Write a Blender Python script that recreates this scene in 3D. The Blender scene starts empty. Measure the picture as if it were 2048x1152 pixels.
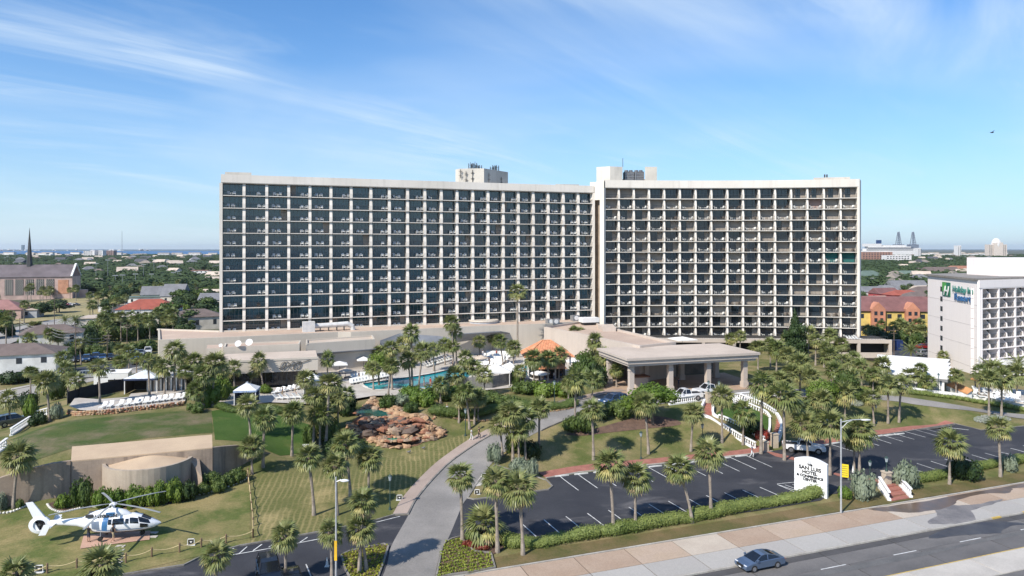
import bpy, math, random
import numpy as np
from mathutils import Vector, Matrix
random.seed(7); rng = np.random.default_rng(7)
S = bpy.context.scene
COL = S.collection
# ---------------------------------------------------------------- camera, sky, sun, exposure
CAMZ = 30.0; F = 1409.0; HY = 497.0; CX = 1024.0
cd = bpy.data.cameras.new('camera'); cam = bpy.data.objects.new('camera', cd); COL.objects.link(cam)
cam.location = (0, 0, CAMZ); cam.rotation_euler = (math.radians(90), 0, 0)
cd.sensor_width = 36; cd.lens = 36*F/2048; cd.shift_y = -(576-HY)/2048; cd.clip_start = 1; cd.clip_end = 40000
S.camera = cam
SUN_EL = math.radians(41); SUN_AZ = (-0.66, -0.75)       # towards the sun, seen from above
W = bpy.data.worlds.new('World'); S.world = W; W.use_nodes = True
nt = W.node_tree; nt.nodes.clear()
def N(t, typ, **kw):
    n = t.nodes.new(typ)
    for k, v in kw.items(): setattr(n, k, v)
    return n
out = N(nt, 'ShaderNodeOutputWorld'); bg = N(nt, 'ShaderNodeBackground'); bg.inputs[1].default_value = 0.105
sky = N(nt, 'ShaderNodeTexSky', sky_type='NISHITA', sun_disc=False, sun_elevation=SUN_EL,
        sun_rotation=math.atan2(SUN_AZ[0], SUN_AZ[1]) % (2*math.pi), altitude=0, air_density=1.0, dust_density=0.35, ozone_density=3.0)
tc = N(nt, 'ShaderNodeTexCoord'); sep = N(nt, 'ShaderNodeSeparateXYZ'); nt.links.new(tc.outputs['Generated'], sep.inputs[0])
def wmath(op, a, b=None, c=None, clamp=False):
    n = N(nt, 'ShaderNodeMath', operation=op); n.use_clamp = clamp
    for i, v in enumerate((a, b, c)):
        if v is None: continue
        if isinstance(v, (int, float)): n.inputs[i].default_value = v
        else: nt.links.new(v, n.inputs[i])
    return n.outputs[0]
zz = wmath('ADD', wmath('MAXIMUM', sep.outputs[2], 0.0), 0.12)
u = wmath('DIVIDE', sep.outputs[0], zz); v = wmath('DIVIDE', sep.outputs[1], zz)
comb = N(nt, 'ShaderNodeCombineXYZ'); nt.links.new(u, comb.inputs[0]); nt.links.new(v, comb.inputs[1])
CO = (5.4, -3.9, -4.3, 7.9, -.5, 5.4, -.4)
def cloud(rot, sx, sy, scale, lo, hi, det, off=(0, 0, 0)):
    m = N(nt, 'ShaderNodeMapping', vector_type='TEXTURE'); m.inputs['Rotation'].default_value = (0, 0, rot); m.inputs['Scale'].default_value = (1/sx, 1/sy, 1)
    m.inputs['Location'].default_value = off
    nt.links.new(comb.outputs[0], m.inputs[0])
    n = N(nt, 'ShaderNodeTexNoise'); n.inputs['Scale'].default_value = scale; n.inputs['Detail'].default_value = det
    n.inputs['Roughness'].default_value = .58; n.inputs['Distortion'].default_value = 1.1
    nt.links.new(m.outputs[0], n.inputs[0])
    r = N(nt, 'ShaderNodeMapRange', interpolation_type='SMOOTHSTEP'); r.inputs[1].default_value = lo; r.inputs[2].default_value = hi
    nt.links.new(n.outputs[0], r.inputs[0]); return r.outputs[0]
c1 = cloud(.85, .26, 1.3, .8, .46, .72, 8, (CO[0], CO[1], 0))
c2 = cloud(.7, .4, 1.6, 2.2, .48, .74, 9, (CO[2], 4.4, 0))
big = cloud(0.3, 1, 1, .30, .42, .62, 2, (CO[3], CO[4], 0))
veil = cloud(0.6, .6, 1, .28, .44, .66, 5, (CO[5], CO[6], 0))
cl = wmath('ADD', wmath('MULTIPLY', wmath('ADD', wmath('MULTIPLY', c1, .72), wmath('MULTIPLY', c2, .3)), wmath('MULTIPLY_ADD', big, .8, .2)), wmath('MULTIPLY', veil, .34), clamp=True)
hz = wmath('MULTIPLY', wmath('POWER', wmath('SUBTRACT', 1.0, wmath('MAXIMUM', sep.outputs[2], 0.0), clamp=True), 7.0), .85)
tint = N(nt, 'ShaderNodeMix', data_type='RGBA', blend_type='MULTIPLY'); tint.inputs[0].default_value = 1
nt.links.new(sky.outputs[0], tint.inputs[6]); tint.inputs[7].default_value = (.50, .93, 1.28, 1)
m0 = N(nt, 'ShaderNodeMix', data_type='RGBA'); nt.links.new(hz, m0.inputs[0]); nt.links.new(tint.outputs[2], m0.inputs[6]); m0.inputs[7].default_value = (5.3, 6.15, 6.8, 1)
mx = N(nt, 'ShaderNodeMix', data_type='RGBA'); nt.links.new(wmath('MULTIPLY', cl, .72), mx.inputs[0]); nt.links.new(m0.outputs[2], mx.inputs[6])
mx.inputs[7].default_value = (5.9, 6.9, 7.8, 1)
nt.links.new(mx.outputs[2], bg.inputs[0]); nt.links.new(bg.outputs[0], out.inputs[0])
sl = bpy.data.lights.new('sun', 'SUN'); sl.energy = 4.7; sl.angle = math.radians(.53); sl.color = (1, .935, .84)
so = bpy.data.objects.new('sun', sl); COL.objects.link(so)
hv = Vector((SUN_AZ[0], SUN_AZ[1], 0)).normalized()*math.cos(SUN_EL); SUNV = Vector((hv.x, hv.y, math.sin(SUN_EL)))
so.rotation_euler = SUNV.to_track_quat('Z', 'Y').to_euler(); so.location = (-60, -60, 120)
S.view_settings.view_transform = 'Standard'; S.view_settings.look = 'None'; S.view_settings.gamma = 1
S.view_settings.exposure = 0.4; S.view_settings.use_curve_mapping = False
S.cycles.max_bounces = 6; S.cycles.transparent_max_bounces = 8; S.cycles.use_denoising = True
# ---------------------------------------------------------------- materials
MATS = {}
def mat(name, col, rough=.8, var=.12, scale=.6, fine=.0, fscale=8, col2=None, metal=0., bump=0., spec=.5, stain=0., wave=None, ior=1.5):
    """plain surface: base colour varied by a large and a fine noise, optional relief"""
    if name in MATS: return MATS[name]
    m = bpy.data.materials.new(name); m.use_nodes = True; t = m.node_tree; b = t.nodes['Principled BSDF']
    b.inputs['Roughness'].default_value = rough; b.inputs['Metallic'].default_value = metal
    b.inputs['Specular IOR Level'].default_value = spec; b.inputs['IOR'].default_value = ior
    tcn = N(t, 'ShaderNodeTexCoord'); L = t.links.new
    src = tcn.outputs['Object']
    n = N(t, 'ShaderNodeTexNoise'); n.inputs['Scale'].default_value = scale; n.inputs['Detail'].default_value = 6; n.inputs['Roughness'].default_value = .6
    L(src, n.inputs[0])
    a = tuple(col)+(1,); c2 = tuple(col2)+(1,) if col2 else tuple(c*(1-var*2) for c in col)+(1,)
    if not col2: a = tuple(min(1, c*(1+var)) for c in col)+(1,)
    r = N(t, 'ShaderNodeMapRange'); r.inputs[1].default_value = .36; r.inputs[2].default_value = .64; L(n.outputs[0], r.inputs[0])
    mxx = N(t, 'ShaderNodeMix', data_type='RGBA'); L(r.outputs[0], mxx.inputs[0]); mxx.inputs[6].default_value = a; mxx.inputs[7].default_value = c2
    last = mxx.outputs[2]
    if fine:
        f = N(t, 'ShaderNodeTexNoise'); f.inputs['Scale'].default_value = fscale; f.inputs['Detail'].default_value = 5; f.inputs['Roughness'].default_value = .7; L(src, f.inputs[0])
        rr = N(t, 'ShaderNodeMapRange'); rr.inputs[1].default_value = .3; rr.inputs[2].default_value = .7; rr.inputs[3].default_value = 1-fine; rr.inputs[4].default_value = 1+fine; L(f.outputs[0], rr.inputs[0])
        mm = N(t, 'ShaderNodeVectorMath', operation='SCALE'); L(last, mm.inputs[0]); L(rr.outputs[0], mm.inputs['Scale']); last = mm.outputs[0]
        if bump:
            bp = N(t, 'ShaderNodeBump'); bp.inputs['Strength'].default_value = bump; bp.inputs['Distance'].default_value = .1; L(f.outputs[0], bp.inputs['Height']); L(bp.outputs[0], b.inputs['Normal'])
    if stain:       # rain streaks running down walls
        mp = N(t, 'ShaderNodeMapping'); mp.inputs['Scale'].default_value = (.9, .9, .06); L(src, mp.inputs[0])
        f = N(t, 'ShaderNodeTexNoise'); f.inputs['Scale'].default_value = 1.6; f.inputs['Detail'].default_value = 4; L(mp.outputs[0], f.inputs[0])
        rr = N(t, 'ShaderNodeMapRange'); rr.inputs[1].default_value = .5; rr.inputs[2].default_value = .75; rr.inputs[3].default_value = 1; rr.inputs[4].default_value = 1-stain; L(f.outputs[0], rr.inputs[0])
        mm = N(t, 'ShaderNodeVectorMath', operation='SCALE'); L(last, mm.inputs[0]); L(rr.outputs[0], mm.inputs['Scale']); last = mm.outputs[0]
    L(last, b.inputs['Base Color']); MATS[name] = m; return m
def leafmat(name, col, col2, rough=.55, trans=.25):
    """foliage: colour varies from clump to clump and leaf to leaf"""
    if name in MATS: return MATS[name]
    m = bpy.data.materials.new(name); m.use_nodes = True; t = m.node_tree; b = t.nodes['Principled BSDF']; L = t.links.new
    b.inputs['Roughness'].default_value = rough; b.inputs['Specular IOR Level'].default_value = .35
    tcn = N(t, 'ShaderNodeTexCoord'); n = N(t, 'ShaderNodeTexNoise'); n.inputs['Scale'].default_value = 1.4; n.inputs['Detail'].default_value = 5; L(tcn.outputs['Object'], n.inputs[0])
    oi = N(t, 'ShaderNodeObjectInfo'); ad = N(t, 'ShaderNodeMath', operation='MULTIPLY_ADD'); ad.inputs[1].default_value = .3; L(oi.outputs['Random'], ad.inputs[0]); L(n.outputs[0], ad.inputs[2])
    r = N(t, 'ShaderNodeMapRange'); r.inputs[1].default_value = .42; r.inputs[2].default_value = .88; L(ad.outputs[0], r.inputs[0])
    mxx = N(t, 'ShaderNodeMix', data_type='RGBA'); L(r.outputs[0], mxx.inputs[0]); mxx.inputs[6].default_value = tuple(col)+(1,); mxx.inputs[7].default_value = tuple(col2)+(1,)
    L(mxx.outputs[2], b.inputs['Base Color'])
    tr = N(t, 'ShaderNodeBsdfTranslucent'); L(mxx.outputs[2], tr.inputs[0]); ms = N(t, 'ShaderNodeMixShader'); ms.inputs[0].default_value = trans
    L(b.outputs[0], ms.inputs[1]); L(tr.outputs[0], ms.inputs[2]); L(ms.outputs[0], t.nodes['Material Output'].inputs[0]); MATS[name] = m; return m
# ---------------------------------------------------------------- mesh helpers
class MB:
    def __init__(s): s.v = []; s.f = []; s.m = []
    def add(s, vs, fs, mi=0):
        o = len(s.v); s.v += [tuple(p) for p in vs]; s.f += [tuple(i+o for i in f) for f in fs]; s.m += [mi]*len(fs); return s
    def box(s, x0, x1, y0, y1, z0, z1, mi=0, M=None):
        vs = [Vector(p) for p in ((x0,y0,z0),(x1,y0,z0),(x1,y1,z0),(x0,y1,z0),(x0,y0,z1),(x1,y0,z1),(x1,y1,z1),(x0,y1,z1))]
        if M: vs = [M @ p for p in vs]
        return s.add(vs, [(0,3,2,1),(4,5,6,7),(0,1,5,4),(1,2,6,5),(2,3,7,6),(3,0,4,7)], mi)
    def prism(s, poly, z0, z1, mi=0, top=None):
        """poly: ccw list of (x, y); z1 may be a list; top: mi of the top face"""
        n = len(poly); z0 = [z0]*n if not hasattr(z0, '__len__') else z0; z1 = [z1]*n if not hasattr(z1, '__len__') else z1
        vs = [(p[0], p[1], a) for p, a in zip(poly, z0)]+[(p[0], p[1], a) for p, a in zip(poly, z1)]
        s.add(vs, [tuple(range(n-1, -1, -1))]+[(i, (i+1) % n, (i+1) % n+n, i+n) for i in range(n)], mi)
        o = len(s.v)-n; s.f.append(tuple(range(o, o+n))); s.m.append(mi if top is None else top); return s
    def cone(s, p, r0, r1, h, n=10, mi=0, ax=None, caps=True):
        """frustum from p along ax"""
        ax = Vector(ax or (0, 0, 1)).normalized(); q = ax.to_track_quat('Z', 'Y'); p = Vector(p); vs = []
        for r, d in ((r0, 0), (r1, h)):
            for i in range(n):
                a = 2*math.pi*i/n; vs.append(p+q @ Vector((r*math.cos(a), r*math.sin(a), d)))
        fs = [(i, (i+1) % n, (i+1) % n+n, i+n) for i in range(n)]
        if caps: fs += [tuple(range(n-1, -1, -1)), tuple(range(n, 2*n))]
        return s.add(vs, fs, mi)
    def tube(s, pts, r, n=6, mi=0):
        """swept tube; r number or list"""
        pts = [Vector(p) for p in pts]; k = len(pts); r = [r]*k if not hasattr(r, '__len__') else r; vs = []
        for i, p in enumerate(pts):
            d = (pts[min(i+1, k-1)]-pts[max(i-1, 0)]).normalized(); q = d.to_track_quat('Z', 'Y')
            for j in range(n):
                a = 2*math.pi*j/n; vs.append(p+q @ Vector((r[i]*math.cos(a), r[i]*math.sin(a), 0)))
        fs = [(i*n+j, i*n+(j+1) % n, (i+1)*n+(j+1) % n, (i+1)*n+j) for i in range(k-1) for j in range(n)]
        fs += [tuple(range(n-1, -1, -1)), tuple(range((k-1)*n, k*n))]
        return s.add(vs, fs, mi)
    def bar(s, a, b, w, h=None, mi=0, up=(0, 0, 1)):
        a = Vector(a); b = Vector(b); h = h or w; d = (b-a); l = d.length; d.normalize(); upv = Vector(up)
        if abs(d.dot(upv)) > .98: upv = Vector((1, 0, 0))
        x = d.cross(upv).normalized(); z = x.cross(d); vs = []
        for p in (a, b):
            for sx, sz in ((-1, -1), (1, -1), (1, 1), (-1, 1)): vs.append(p+x*sx*w/2+z*sz*h/2)
        return s.add(vs, [(3,2,1,0),(4,5,6,7),(0,1,5,4),(1,2,6,5),(2,3,7,6),(3,0,4,7)], mi)
    def blob(s, p, rx, ry, rz, n=8, k=5, mi=0, jit=0.):
        vs = [(p[0], p[1], p[2]+rz)]; 
        for i in range(1, k):
            t = math.pi*i/k
            for j in range(n):
                a = 2*math.pi*j/n; q = 1+random.uniform(-jit, jit)
                vs.append((p[0]+rx*q*math.sin(t)*math.cos(a), p[1]+ry*q*math.sin(t)*math.sin(a), p[2]+rz*q*math.cos(t)))
        vs.append((p[0], p[1], p[2]-rz)); e = len(vs)-1
        fs = [(0, 1+j, 1+(j+1) % n) for j in range(n)]
        for i in range(k-2):
            for j in range(n): fs.append((1+i*n+j, 1+(i+1)*n+j, 1+(i+1)*n+(j+1) % n, 1+i*n+(j+1) % n))
        fs += [(e, 1+(k-2)*n+(j+1) % n, 1+(k-2)*n+j) for j in range(n)]
        return s.add(vs, fs, mi)
    def mesh(s, name, mats, smooth=False):
        me = bpy.data.meshes.new(name); me.from_pydata(s.v, [], s.f)
        for m in (mats if isinstance(mats, (list, tuple)) else [mats]): me.materials.append(m)
        if s.m: me.polygons.foreach_set('material_index', s.m)
        if smooth: me.polygons.foreach_set('use_smooth', [True]*len(s.f))
        me.update(); return me
def tag(o, label=None, cat=None, group=None, kind=None):
    if label: o['label'] = label
    if cat: o['category'] = cat
    if group: o['group'] = group
    if kind: o['kind'] = kind
    return o
def obj(name, me, parent=None, loc=(0, 0, 0), rz=0., sc=None, **kw):
    o = bpy.data.objects.new(name, me); COL.objects.link(o); o.location = loc; o.rotation_euler = (0, 0, rz)
    if sc: o.scale = sc
    if parent: o.parent = parent
    if kw: tag(o, **kw)
    return o
def build(mb, name, mats, parent=None, smooth=False, **kw): return obj(name, mb.mesh(name, mats, smooth), parent, **kw)
def empty(name, loc, rz=0., label=None, cat=None, group=None):
    o = bpy.data.objects.new(name, None); COL.objects.link(o); o.location = loc; o.rotation_euler = (0, 0, rz); o.empty_display_size = .3
    return tag(o, label, cat, group)
def copy_tree(o, loc=None, rz=None, parent=None, label=None, sc=None):
    c = o.copy(); COL.objects.link(c)
    if parent: c.parent = parent
    if loc is not None: c.location = loc
    if rz is not None: c.rotation_euler = (0, 0, rz)
    if sc: c.scale = sc if hasattr(sc, '__len__') else (sc,)*3
    if label: c['label'] = label
    for ch in KIDS.get(o.name, []) or [x for x in o.children]: copy_tree(ch, parent=c)
    return c
KIDS = {}
ORD = 'zero first second third fourth fifth sixth seventh eighth ninth tenth eleventh twelfth thirteenth fourteenth fifteenth sixteenth seventeenth eighteenth nineteenth twentieth'.split()
def nth(k): return ORD[k] if k < len(ORD) else ('twenty-'+ORD[k-20] if k < 30 else 'number %d' % k)
# ---------------------------------------------------------------- terrain
def G(px, py, z=0.):
    """point at height z seen at pixel (px, py) of the photograph"""
    Y = (CAMZ-z)*F/(py-HY); return Vector(((px-CX)*Y/F, Y, z))
def D(px, py, Y): return Vector(((px-CX)*Y/F, Y, CAMZ-(py-HY)*Y/F))
DK, DR = 5.3, 4.8
CP = [(-300,1140,0),(-300,1300,0),(300,1300,0),(1024,1300,0),(1800,1300,0),(2600,1200,0),(985,1142,.1),(1300,1090,.1),(1650,1030,.1),(2048,967,.1),(2400,915,.1),
 (300,1170,.2),(560,1090,.2),(700,1075,.25),(820,1060,.25),(700,1150,.2),(850,1140,.2),(450,1098,.4),(300,1140,.3),(100,1160,.3),(-100,1170,.3),
 (930,1060,.3),(1060,1085,.35),(1100,955,.4),(1320,925,.45),(1560,897,.5),(1640,1000,.5),(1890,853,.6),(2048,853,.6),(2048,930,.5),(2300,880,.5),(2300,850,.7),(1800,930,.5),(1400,1000,.45),(1150,1040,.4),
 (905,1000,.6),(960,930,1.5),(1040,880,2.6),(1120,848,3.6),(1200,822,4.4),(1180,800,4.6),(1260,812,DR),(1340,806,DR),(1450,795,DR),(1540,793,DR),(1400,770,DR),(1250,775,DR),
 (1100,925,.8),(1120,880,2.2),(1200,895,1.4),(1300,900,.8),(1300,860,2.6),(1300,830,4),(1200,850,3.4),(1390,880,1.5),(1400,850,3),(1480,895,.8),(1440,880,1.5),
 (1500,860,2.4),(1520,830,3.6),(1600,860,1.6),(1600,820,3.6),(1640,880,1.0),(1700,850,1.8),(1700,820,3.3),(1800,850,1.5),(1900,840,1.6),(2048,845,1.2),(2300,835,1.2),
 (1700,793,4.2),(1800,797,3.8),(1900,812,3.0),(2048,832,2.4),(2300,860,1.5),(1800,780,4.0),(1900,790,3.2),(2048,800,2.6),(2300,800,2),
 (1500,745,5.2),(1600,745,5.2),(1700,750,4.6),(1760,770,4.2),(1550,700,5.5),(1650,700,5.3),(1450,700,5.5),(1740,720,1.5),(1760,740,3.5),
 (1000,880,2.2),(950,890,2.0),(900,855,3.0),(940,845,3.4),(870,822,5.0),(960,815,DK-.2),(1060,810,5.0),(1140,800,DR),(1060,840,4.0),
 (800,775,DK),(1000,770,DK),(1120,770,DK),(650,795,DK),(500,805,DK),(440,800,DK),(900,740,DK),(1100,720,DK),(700,740,DK),(500,770,DK),(1000,700,DK),(640,700,DK),(1200,740,DK),(1200,700,DK),(350,800,DK),(200,822,DK),(280,808,DK),(250,775,DK),(350,760,DK),(150,805,4.6),
 (830,845,4.3),(745,830,4.2),(700,815,4.6),(690,860,3.2),(790,893,2.0),(740,895,2.0),(890,875,2.6),(650,900,1.9),(850,915,1.6),
 (620,1030,.7),(750,1010,.6),(790,1030,.5),(550,1000,.9),(700,950,1.3),(600,920,1.9),(560,900,2.3),(600,870,3.4),(600,830,4.6),(520,840,4.8),(540,880,3.6),(440,860,4.9),(500,890,4.0),
 (230,1080,1.0),(100,1020,1.2),(60,1140,.6),(480,1050,.7),(0,1025,1.2),(-200,1030,1.1),(150,1003,1.3),(300,978,1.4),(420,972,1.5),(500,952,1.7),(540,938,1.9),(570,920,2.1),(380,1010,1.1),(0,1080,.9),
 (20,930,4.2),(-200,960,3.6),(140,905,4.7),(280,880,5.0),(420,868,5.0),(100,855,4.9),(200,840,5.2),(370,828,DK),(420,826,5.2),(440,880,4.6),(475,890,4.2),
 (0,880,3.2),(40,865,3.2),(-150,880,2),(0,850,1.2),(-200,840,.8),(60,830,2.2),(100,800,1.6),(0,810,.4),(120,770,.3),(0,770,.1),(-200,780,0),(200,755,.4),(270,745,.4),(300,740,.4),(100,740,0)]
gx0, gx1, gy0, gy1, gs = -150, 190, 30, 240, 1.0
_P = [G(*c) for c in CP]
_P += [Vector((x, y, 0)) for x in range(gx0, gx1+1, 20) for y in (gy0, 50)] + [Vector((x, 225, 0)) for x in range(gx0, gx1+1, 20)]+[Vector((x, gy1, 0)) for x in range(gx0, gx1+1, 20)]
_P += [Vector((x, y, 0)) for y in range(gy0, gy1+1, 20) for x in (gx0, gx1)] + [Vector((x, y, 0)) for x, y in ((-60,178),(-90,170),(-110,160),(110,190),(130,185),(120,200),(0,215),(50,215),(-100,190),(140,160),(160,130))]
# inside the terrain the controls are blended by inverse distance on top of the linear patches
pa = np.array([(p.x, p.y, p.z) for p in _P])
from mathutils.geometry import delaunay_2d_cdt
_pts = [Vector((p.x, p.y)) for p in _P]
_r = delaunay_2d_cdt(_pts, [], [], 0, 1e-4)
nx = int((gx1-gx0)/gs)+1; ny = int((gy1-gy0)/gs)+1
H = np.zeros((ny, nx))
zs = [float(np.mean([_P[i].z for i in o])) if o else 0 for o in _r[3]]
for tri in _r[2]:
    (ax, ay), (bx, by), (cx_, cy_) = [_r[0][i][:] for i in tri]; za, zb, zc = [zs[i] for i in tri]
    i0 = max(0, int((min(ax, bx, cx_)-gx0)/gs)); i1 = min(nx-1, int((max(ax, bx, cx_)-gx0)/gs)+1)
    j0 = max(0, int((min(ay, by, cy_)-gy0)/gs)); j1 = min(ny-1, int((max(ay, by, cy_)-gy0)/gs)+1)
    if i1 < i0 or j1 < j0: continue
    XX, YY = np.meshgrid(gx0+gs*np.arange(i0, i1+1), gy0+gs*np.arange(j0, j1+1))
    d = (by-cy_)*(ax-cx_)+(cx_-bx)*(ay-cy_)
    if abs(d) < 1e-9: continue
    w0 = ((by-cy_)*(XX-cx_)+(cx_-bx)*(YY-cy_))/d; w1 = ((cy_-ay)*(XX-cx_)+(ax-cx_)*(YY-cy_))/d; w2 = 1-w0-w1
    ok = (w0 >= -1e-6) & (w1 >= -1e-6) & (w2 >= -1e-6)
    H[j0:j1+1, i0:i1+1][ok] = (w0*za+w1*zb+w2*zc)[ok]
def blur(A):
    B = np.pad(A, 1, mode='edge'); return (B[:-2, 1:-1]+B[2:, 1:-1]+B[1:-1, :-2]+B[1:-1, 2:]+2*B[1:-1, 1:-1])/6
for _ in range(5): H = blur(H)
def T(x, y):
    """terrain height"""
    fx = (x-gx0)/gs; fy = (y-gy0)/gs
    if fx < 0 or fy < 0 or fx >= nx-1 or fy >= ny-1: return 0.
    i = int(fx); j = int(fy); fx -= i; fy -= j
    return float((H[j, i]*(1-fx)+H[j, i+1]*fx)*(1-fy)+(H[j+1, i]*(1-fx)+H[j+1, i+1]*fx)*fy)
def R(px, py, extra=0.):
    """where the sight line of a pixel meets the ground"""
    dx = (px-CX)/F; dz = -(py-HY)/F; y0 = 40.
    while y0 < 700:
        if CAMZ+dz*y0 <= T(dx*y0, y0)+extra: break
        y0 += 1.
    a, b = y0-1., y0
    for _ in range(12):
        m = (a+b)/2
        if CAMZ+dz*m <= T(dx*m, m)+extra: b = m
        else: a = m
    if y0 >= 700: b = CAMZ/(-dz) if dz < 0 else 700
    return Vector((dx*b, b, T(dx*b, b)))
def dens(pts, step=1.5, closed=True):
    o = []; n = len(pts)
    for i in range(n if closed else n-1):
        a = pts[i]; b = pts[(i+1) % n]; k = max(1, int((b-a).length/step))
        o += [a.lerp(b, t/k) for t in range(k)]
    if not closed: o.append(pts[-1])
    return o
def spline(pts, closed=False, sub=5):
    n = len(pts); o = []
    for i in range(n if closed else n-1):
        g = lambda k: pts[k % n] if closed else pts[max(0, min(n-1, k))]
        a, b, c, d = g(i-1), g(i), g(i+1), g(i+2)
        for s in range(sub):
            t = s/sub; o.append(.5*((2*b)+(c-a)*t+(2*a-5*b+4*c-d)*t*t+(3*b-a-3*c+d)*t**3))
    if not closed: o.append(pts[-1].copy())
    return o
def drape(name, poly, m, lift=.04, step=1.0, parent=None, hf=None, **kw):
    """a sheet lying on the terrain inside a ground polygon"""
    hf = hf or T; poly = dens([Vector((p[0], p[1], 0)) for p in poly], step); xs = [p.x for p in poly]; ys = [p.y for p in poly]
    pp = [Vector((p.x, p.y)) for p in poly]; nb = len(pp)
    big = (max(xs)-min(xs))*(max(ys)-min(ys)) > 3
    if big:
        x = math.floor(min(xs))+.0
        while x < max(xs):
            y = math.floor(min(ys))+.0
            while y < max(ys): pp.append(Vector((x+.003, y+.002))); y += step
            x += step
    r = delaunay_2d_cdt(pp, [], [list(range(nb))], 1, 1e-3)
    vs = [(q.x, q.y, hf(q.x, q.y)+lift) for q in r[0]]
    used = sorted({i for f in r[2] for i in f}); mp = {k: i for i, k in enumerate(used)}
    mb = MB(); mb.add([vs[k] for k in used], [tuple(mp[i] for i in f) for f in r[2]])
    return build(mb, name, m, parent, smooth=True, **kw)
def inside(x, y, poly):
    c = False; j = len(poly)-1
    for i in range(len(poly)):
        a = poly[i]; b = poly[j]
        if (a[1] > y) != (b[1] > y) and x < (b[0]-a[0])*(y-a[1])/(b[1]-a[1])+a[0]: c = not c
        j = i
    return c
def ribbon(name, pts, w0, w1, m, z0=.04, z1=None, thick=0., parent=None, closed=False, hf=None, **kw):
    """strip along a ground line between the offsets w0 and w1 (left positive), with depth when thick"""
    hf = hf or T; pts = [Vector((p[0], p[1], 0)) for p in pts]; n = len(pts); mb = MB(); vs = []
    for i, p in enumerate(pts):
        a = pts[(i-1) % n] if closed or i > 0 else p; b = pts[(i+1) % n] if closed or i < n-1 else p
        d = (b-a).normalized(); nn = Vector((-d.y, d.x, 0)); q0 = p+nn*w0; q1 = p+nn*w1; h0 = hf(q0.x, q0.y); h1 = hf(q1.x, q1.y)
        if thick: h0 = h1 = hf(p.x, p.y); vs += [(q0.x, q0.y, h0-.2), (q0.x, q0.y, h0+thick), (q1.x, q1.y, h1+thick), (q1.x, q1.y, h1-.2)]
        else: vs += [(q0.x, q0.y, h0+z0), (q1.x, q1.y, h1+z0)]
    k = 4 if thick else 2; fs = []
    for i in range(n if closed else n-1):
        a = i*k; b = ((i+1) % n)*k
        if thick:
            for j in range(3): fs.append((a+j, b+j, b+j+1, a+j+1))
        else: fs.append((a, b, b+1, a+1))
    if thick and not closed: fs += [(0, 1, 2, 3), tuple((n-1)*4+j for j in (3, 2, 1, 0))]
    mb.add(vs, fs); return build(mb, name, m, parent, **kw)
# ---------------------------------------------------------------- ground
def grassmat(name, a, b, dry, dryamt, stripes=0., sdir=0., fine=.35):
    m = bpy.data.materials.new(name); m.use_nodes = True; t = m.node_tree; bs = t.nodes['Principled BSDF']; L = t.links.new; bs.inputs['Roughness'].default_value = .9; bs.inputs['Specular IOR Level'].default_value = .15
    tcn = N(t, 'ShaderNodeTexCoord')
    def noise(sc, det, lo, hi, r=.6):
        n = N(t, 'ShaderNodeTexNoise'); n.inputs['Scale'].default_value = sc; n.inputs['Detail'].default_value = det; n.inputs['Roughness'].default_value = r; L(tcn.outputs['Object'], n.inputs[0])
        q = N(t, 'ShaderNodeMapRange'); q.inputs[1].default_value = lo; q.inputs[2].default_value = hi; L(n.outputs[0], q.inputs[0]); return q.outputs[0]
    m1 = N(t, 'ShaderNodeMix', data_type='RGBA'); L(noise(.35, 5, .35, .65), m1.inputs[0]); m1.inputs[6].default_value = a+(1,); m1.inputs[7].default_value = b+(1,)
    m2 = N(t, 'ShaderNodeMix', data_type='RGBA'); f = noise(.16, 7, .62-dryamt*.35, .82-dryamt*.35, .65)
    if stripes:
        st = None
        for k, ang in enumerate((sdir, sdir+math.pi/2)):
            mp = N(t, 'ShaderNodeMapping'); mp.inputs['Rotation'].default_value = (0, 0, ang); L(tcn.outputs['Object'], mp.inputs[0])
            w = N(t, 'ShaderNodeTexWave'); w.inputs['Scale'].default_value = .5 if k == 0 else .46; w.inputs['Distortion'].default_value = 3.5; w.inputs['Detail'].default_value = 2; w.inputs['Detail Scale'].default_value = .8; L(mp.outputs[0], w.inputs[0])
            q = N(t, 'ShaderNodeMapRange'); q.inputs[1].default_value = .45; q.inputs[2].default_value = 1; q.inputs[4].default_value = stripes*(1 if k == 0 else .35); L(w.outputs[1], q.inputs[0])
            st = q.outputs[0] if st is None else (lambda n: (L(st, n.inputs[0]), L(q.outputs[0], n.inputs[1]), n.outputs[0])[2])(N(t, 'ShaderNodeMath', operation='MAXIMUM'))
        n = N(t, 'ShaderNodeMath', operation='MULTIPLY'); L(st, n.inputs[0]); L(noise(.09, 3, .38, .55), n.inputs[1])
        ad = N(t, 'ShaderNodeMath', operation='ADD', use_clamp=True); L(f, ad.inputs[0]); L(n.outputs[0], ad.inputs[1]); f = ad.outputs[0]
    L(f, m2.inputs[0]); L(m1.outputs[2], m2.inputs[6]); m2.inputs[7].default_value = dry+(1,)
    q = N(t, 'ShaderNodeMapRange'); q.inputs[1].default_value = .25; q.inputs[2].default_value = .75; q.inputs[3].default_value = 1-fine; q.inputs[4].default_value = 1+fine
    n = N(t, 'ShaderNodeTexNoise'); n.inputs['Scale'].default_value = 5; n.inputs['Detail'].default_value = 8; n.inputs['Roughness'].default_value = .75; L(tcn.outputs['Object'], n.inputs[0]); L(n.outputs[0], q.inputs[0])
    mm = N(t, 'ShaderNodeVectorMath', operation='SCALE'); L(m2.outputs[2], mm.inputs[0]); L(q.outputs[0], mm.inputs['Scale']); L(mm.outputs[0], bs.inputs['Base Color'])
    bp = N(t, 'ShaderNodeBump'); bp.inputs['Strength'].default_value = .6; bp.inputs['Distance'].default_value = .08; L(n.outputs[0], bp.inputs['Height']); L(bp.outputs[0], bs.inputs['Normal'])
    MATS[name] = m; return m
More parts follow.
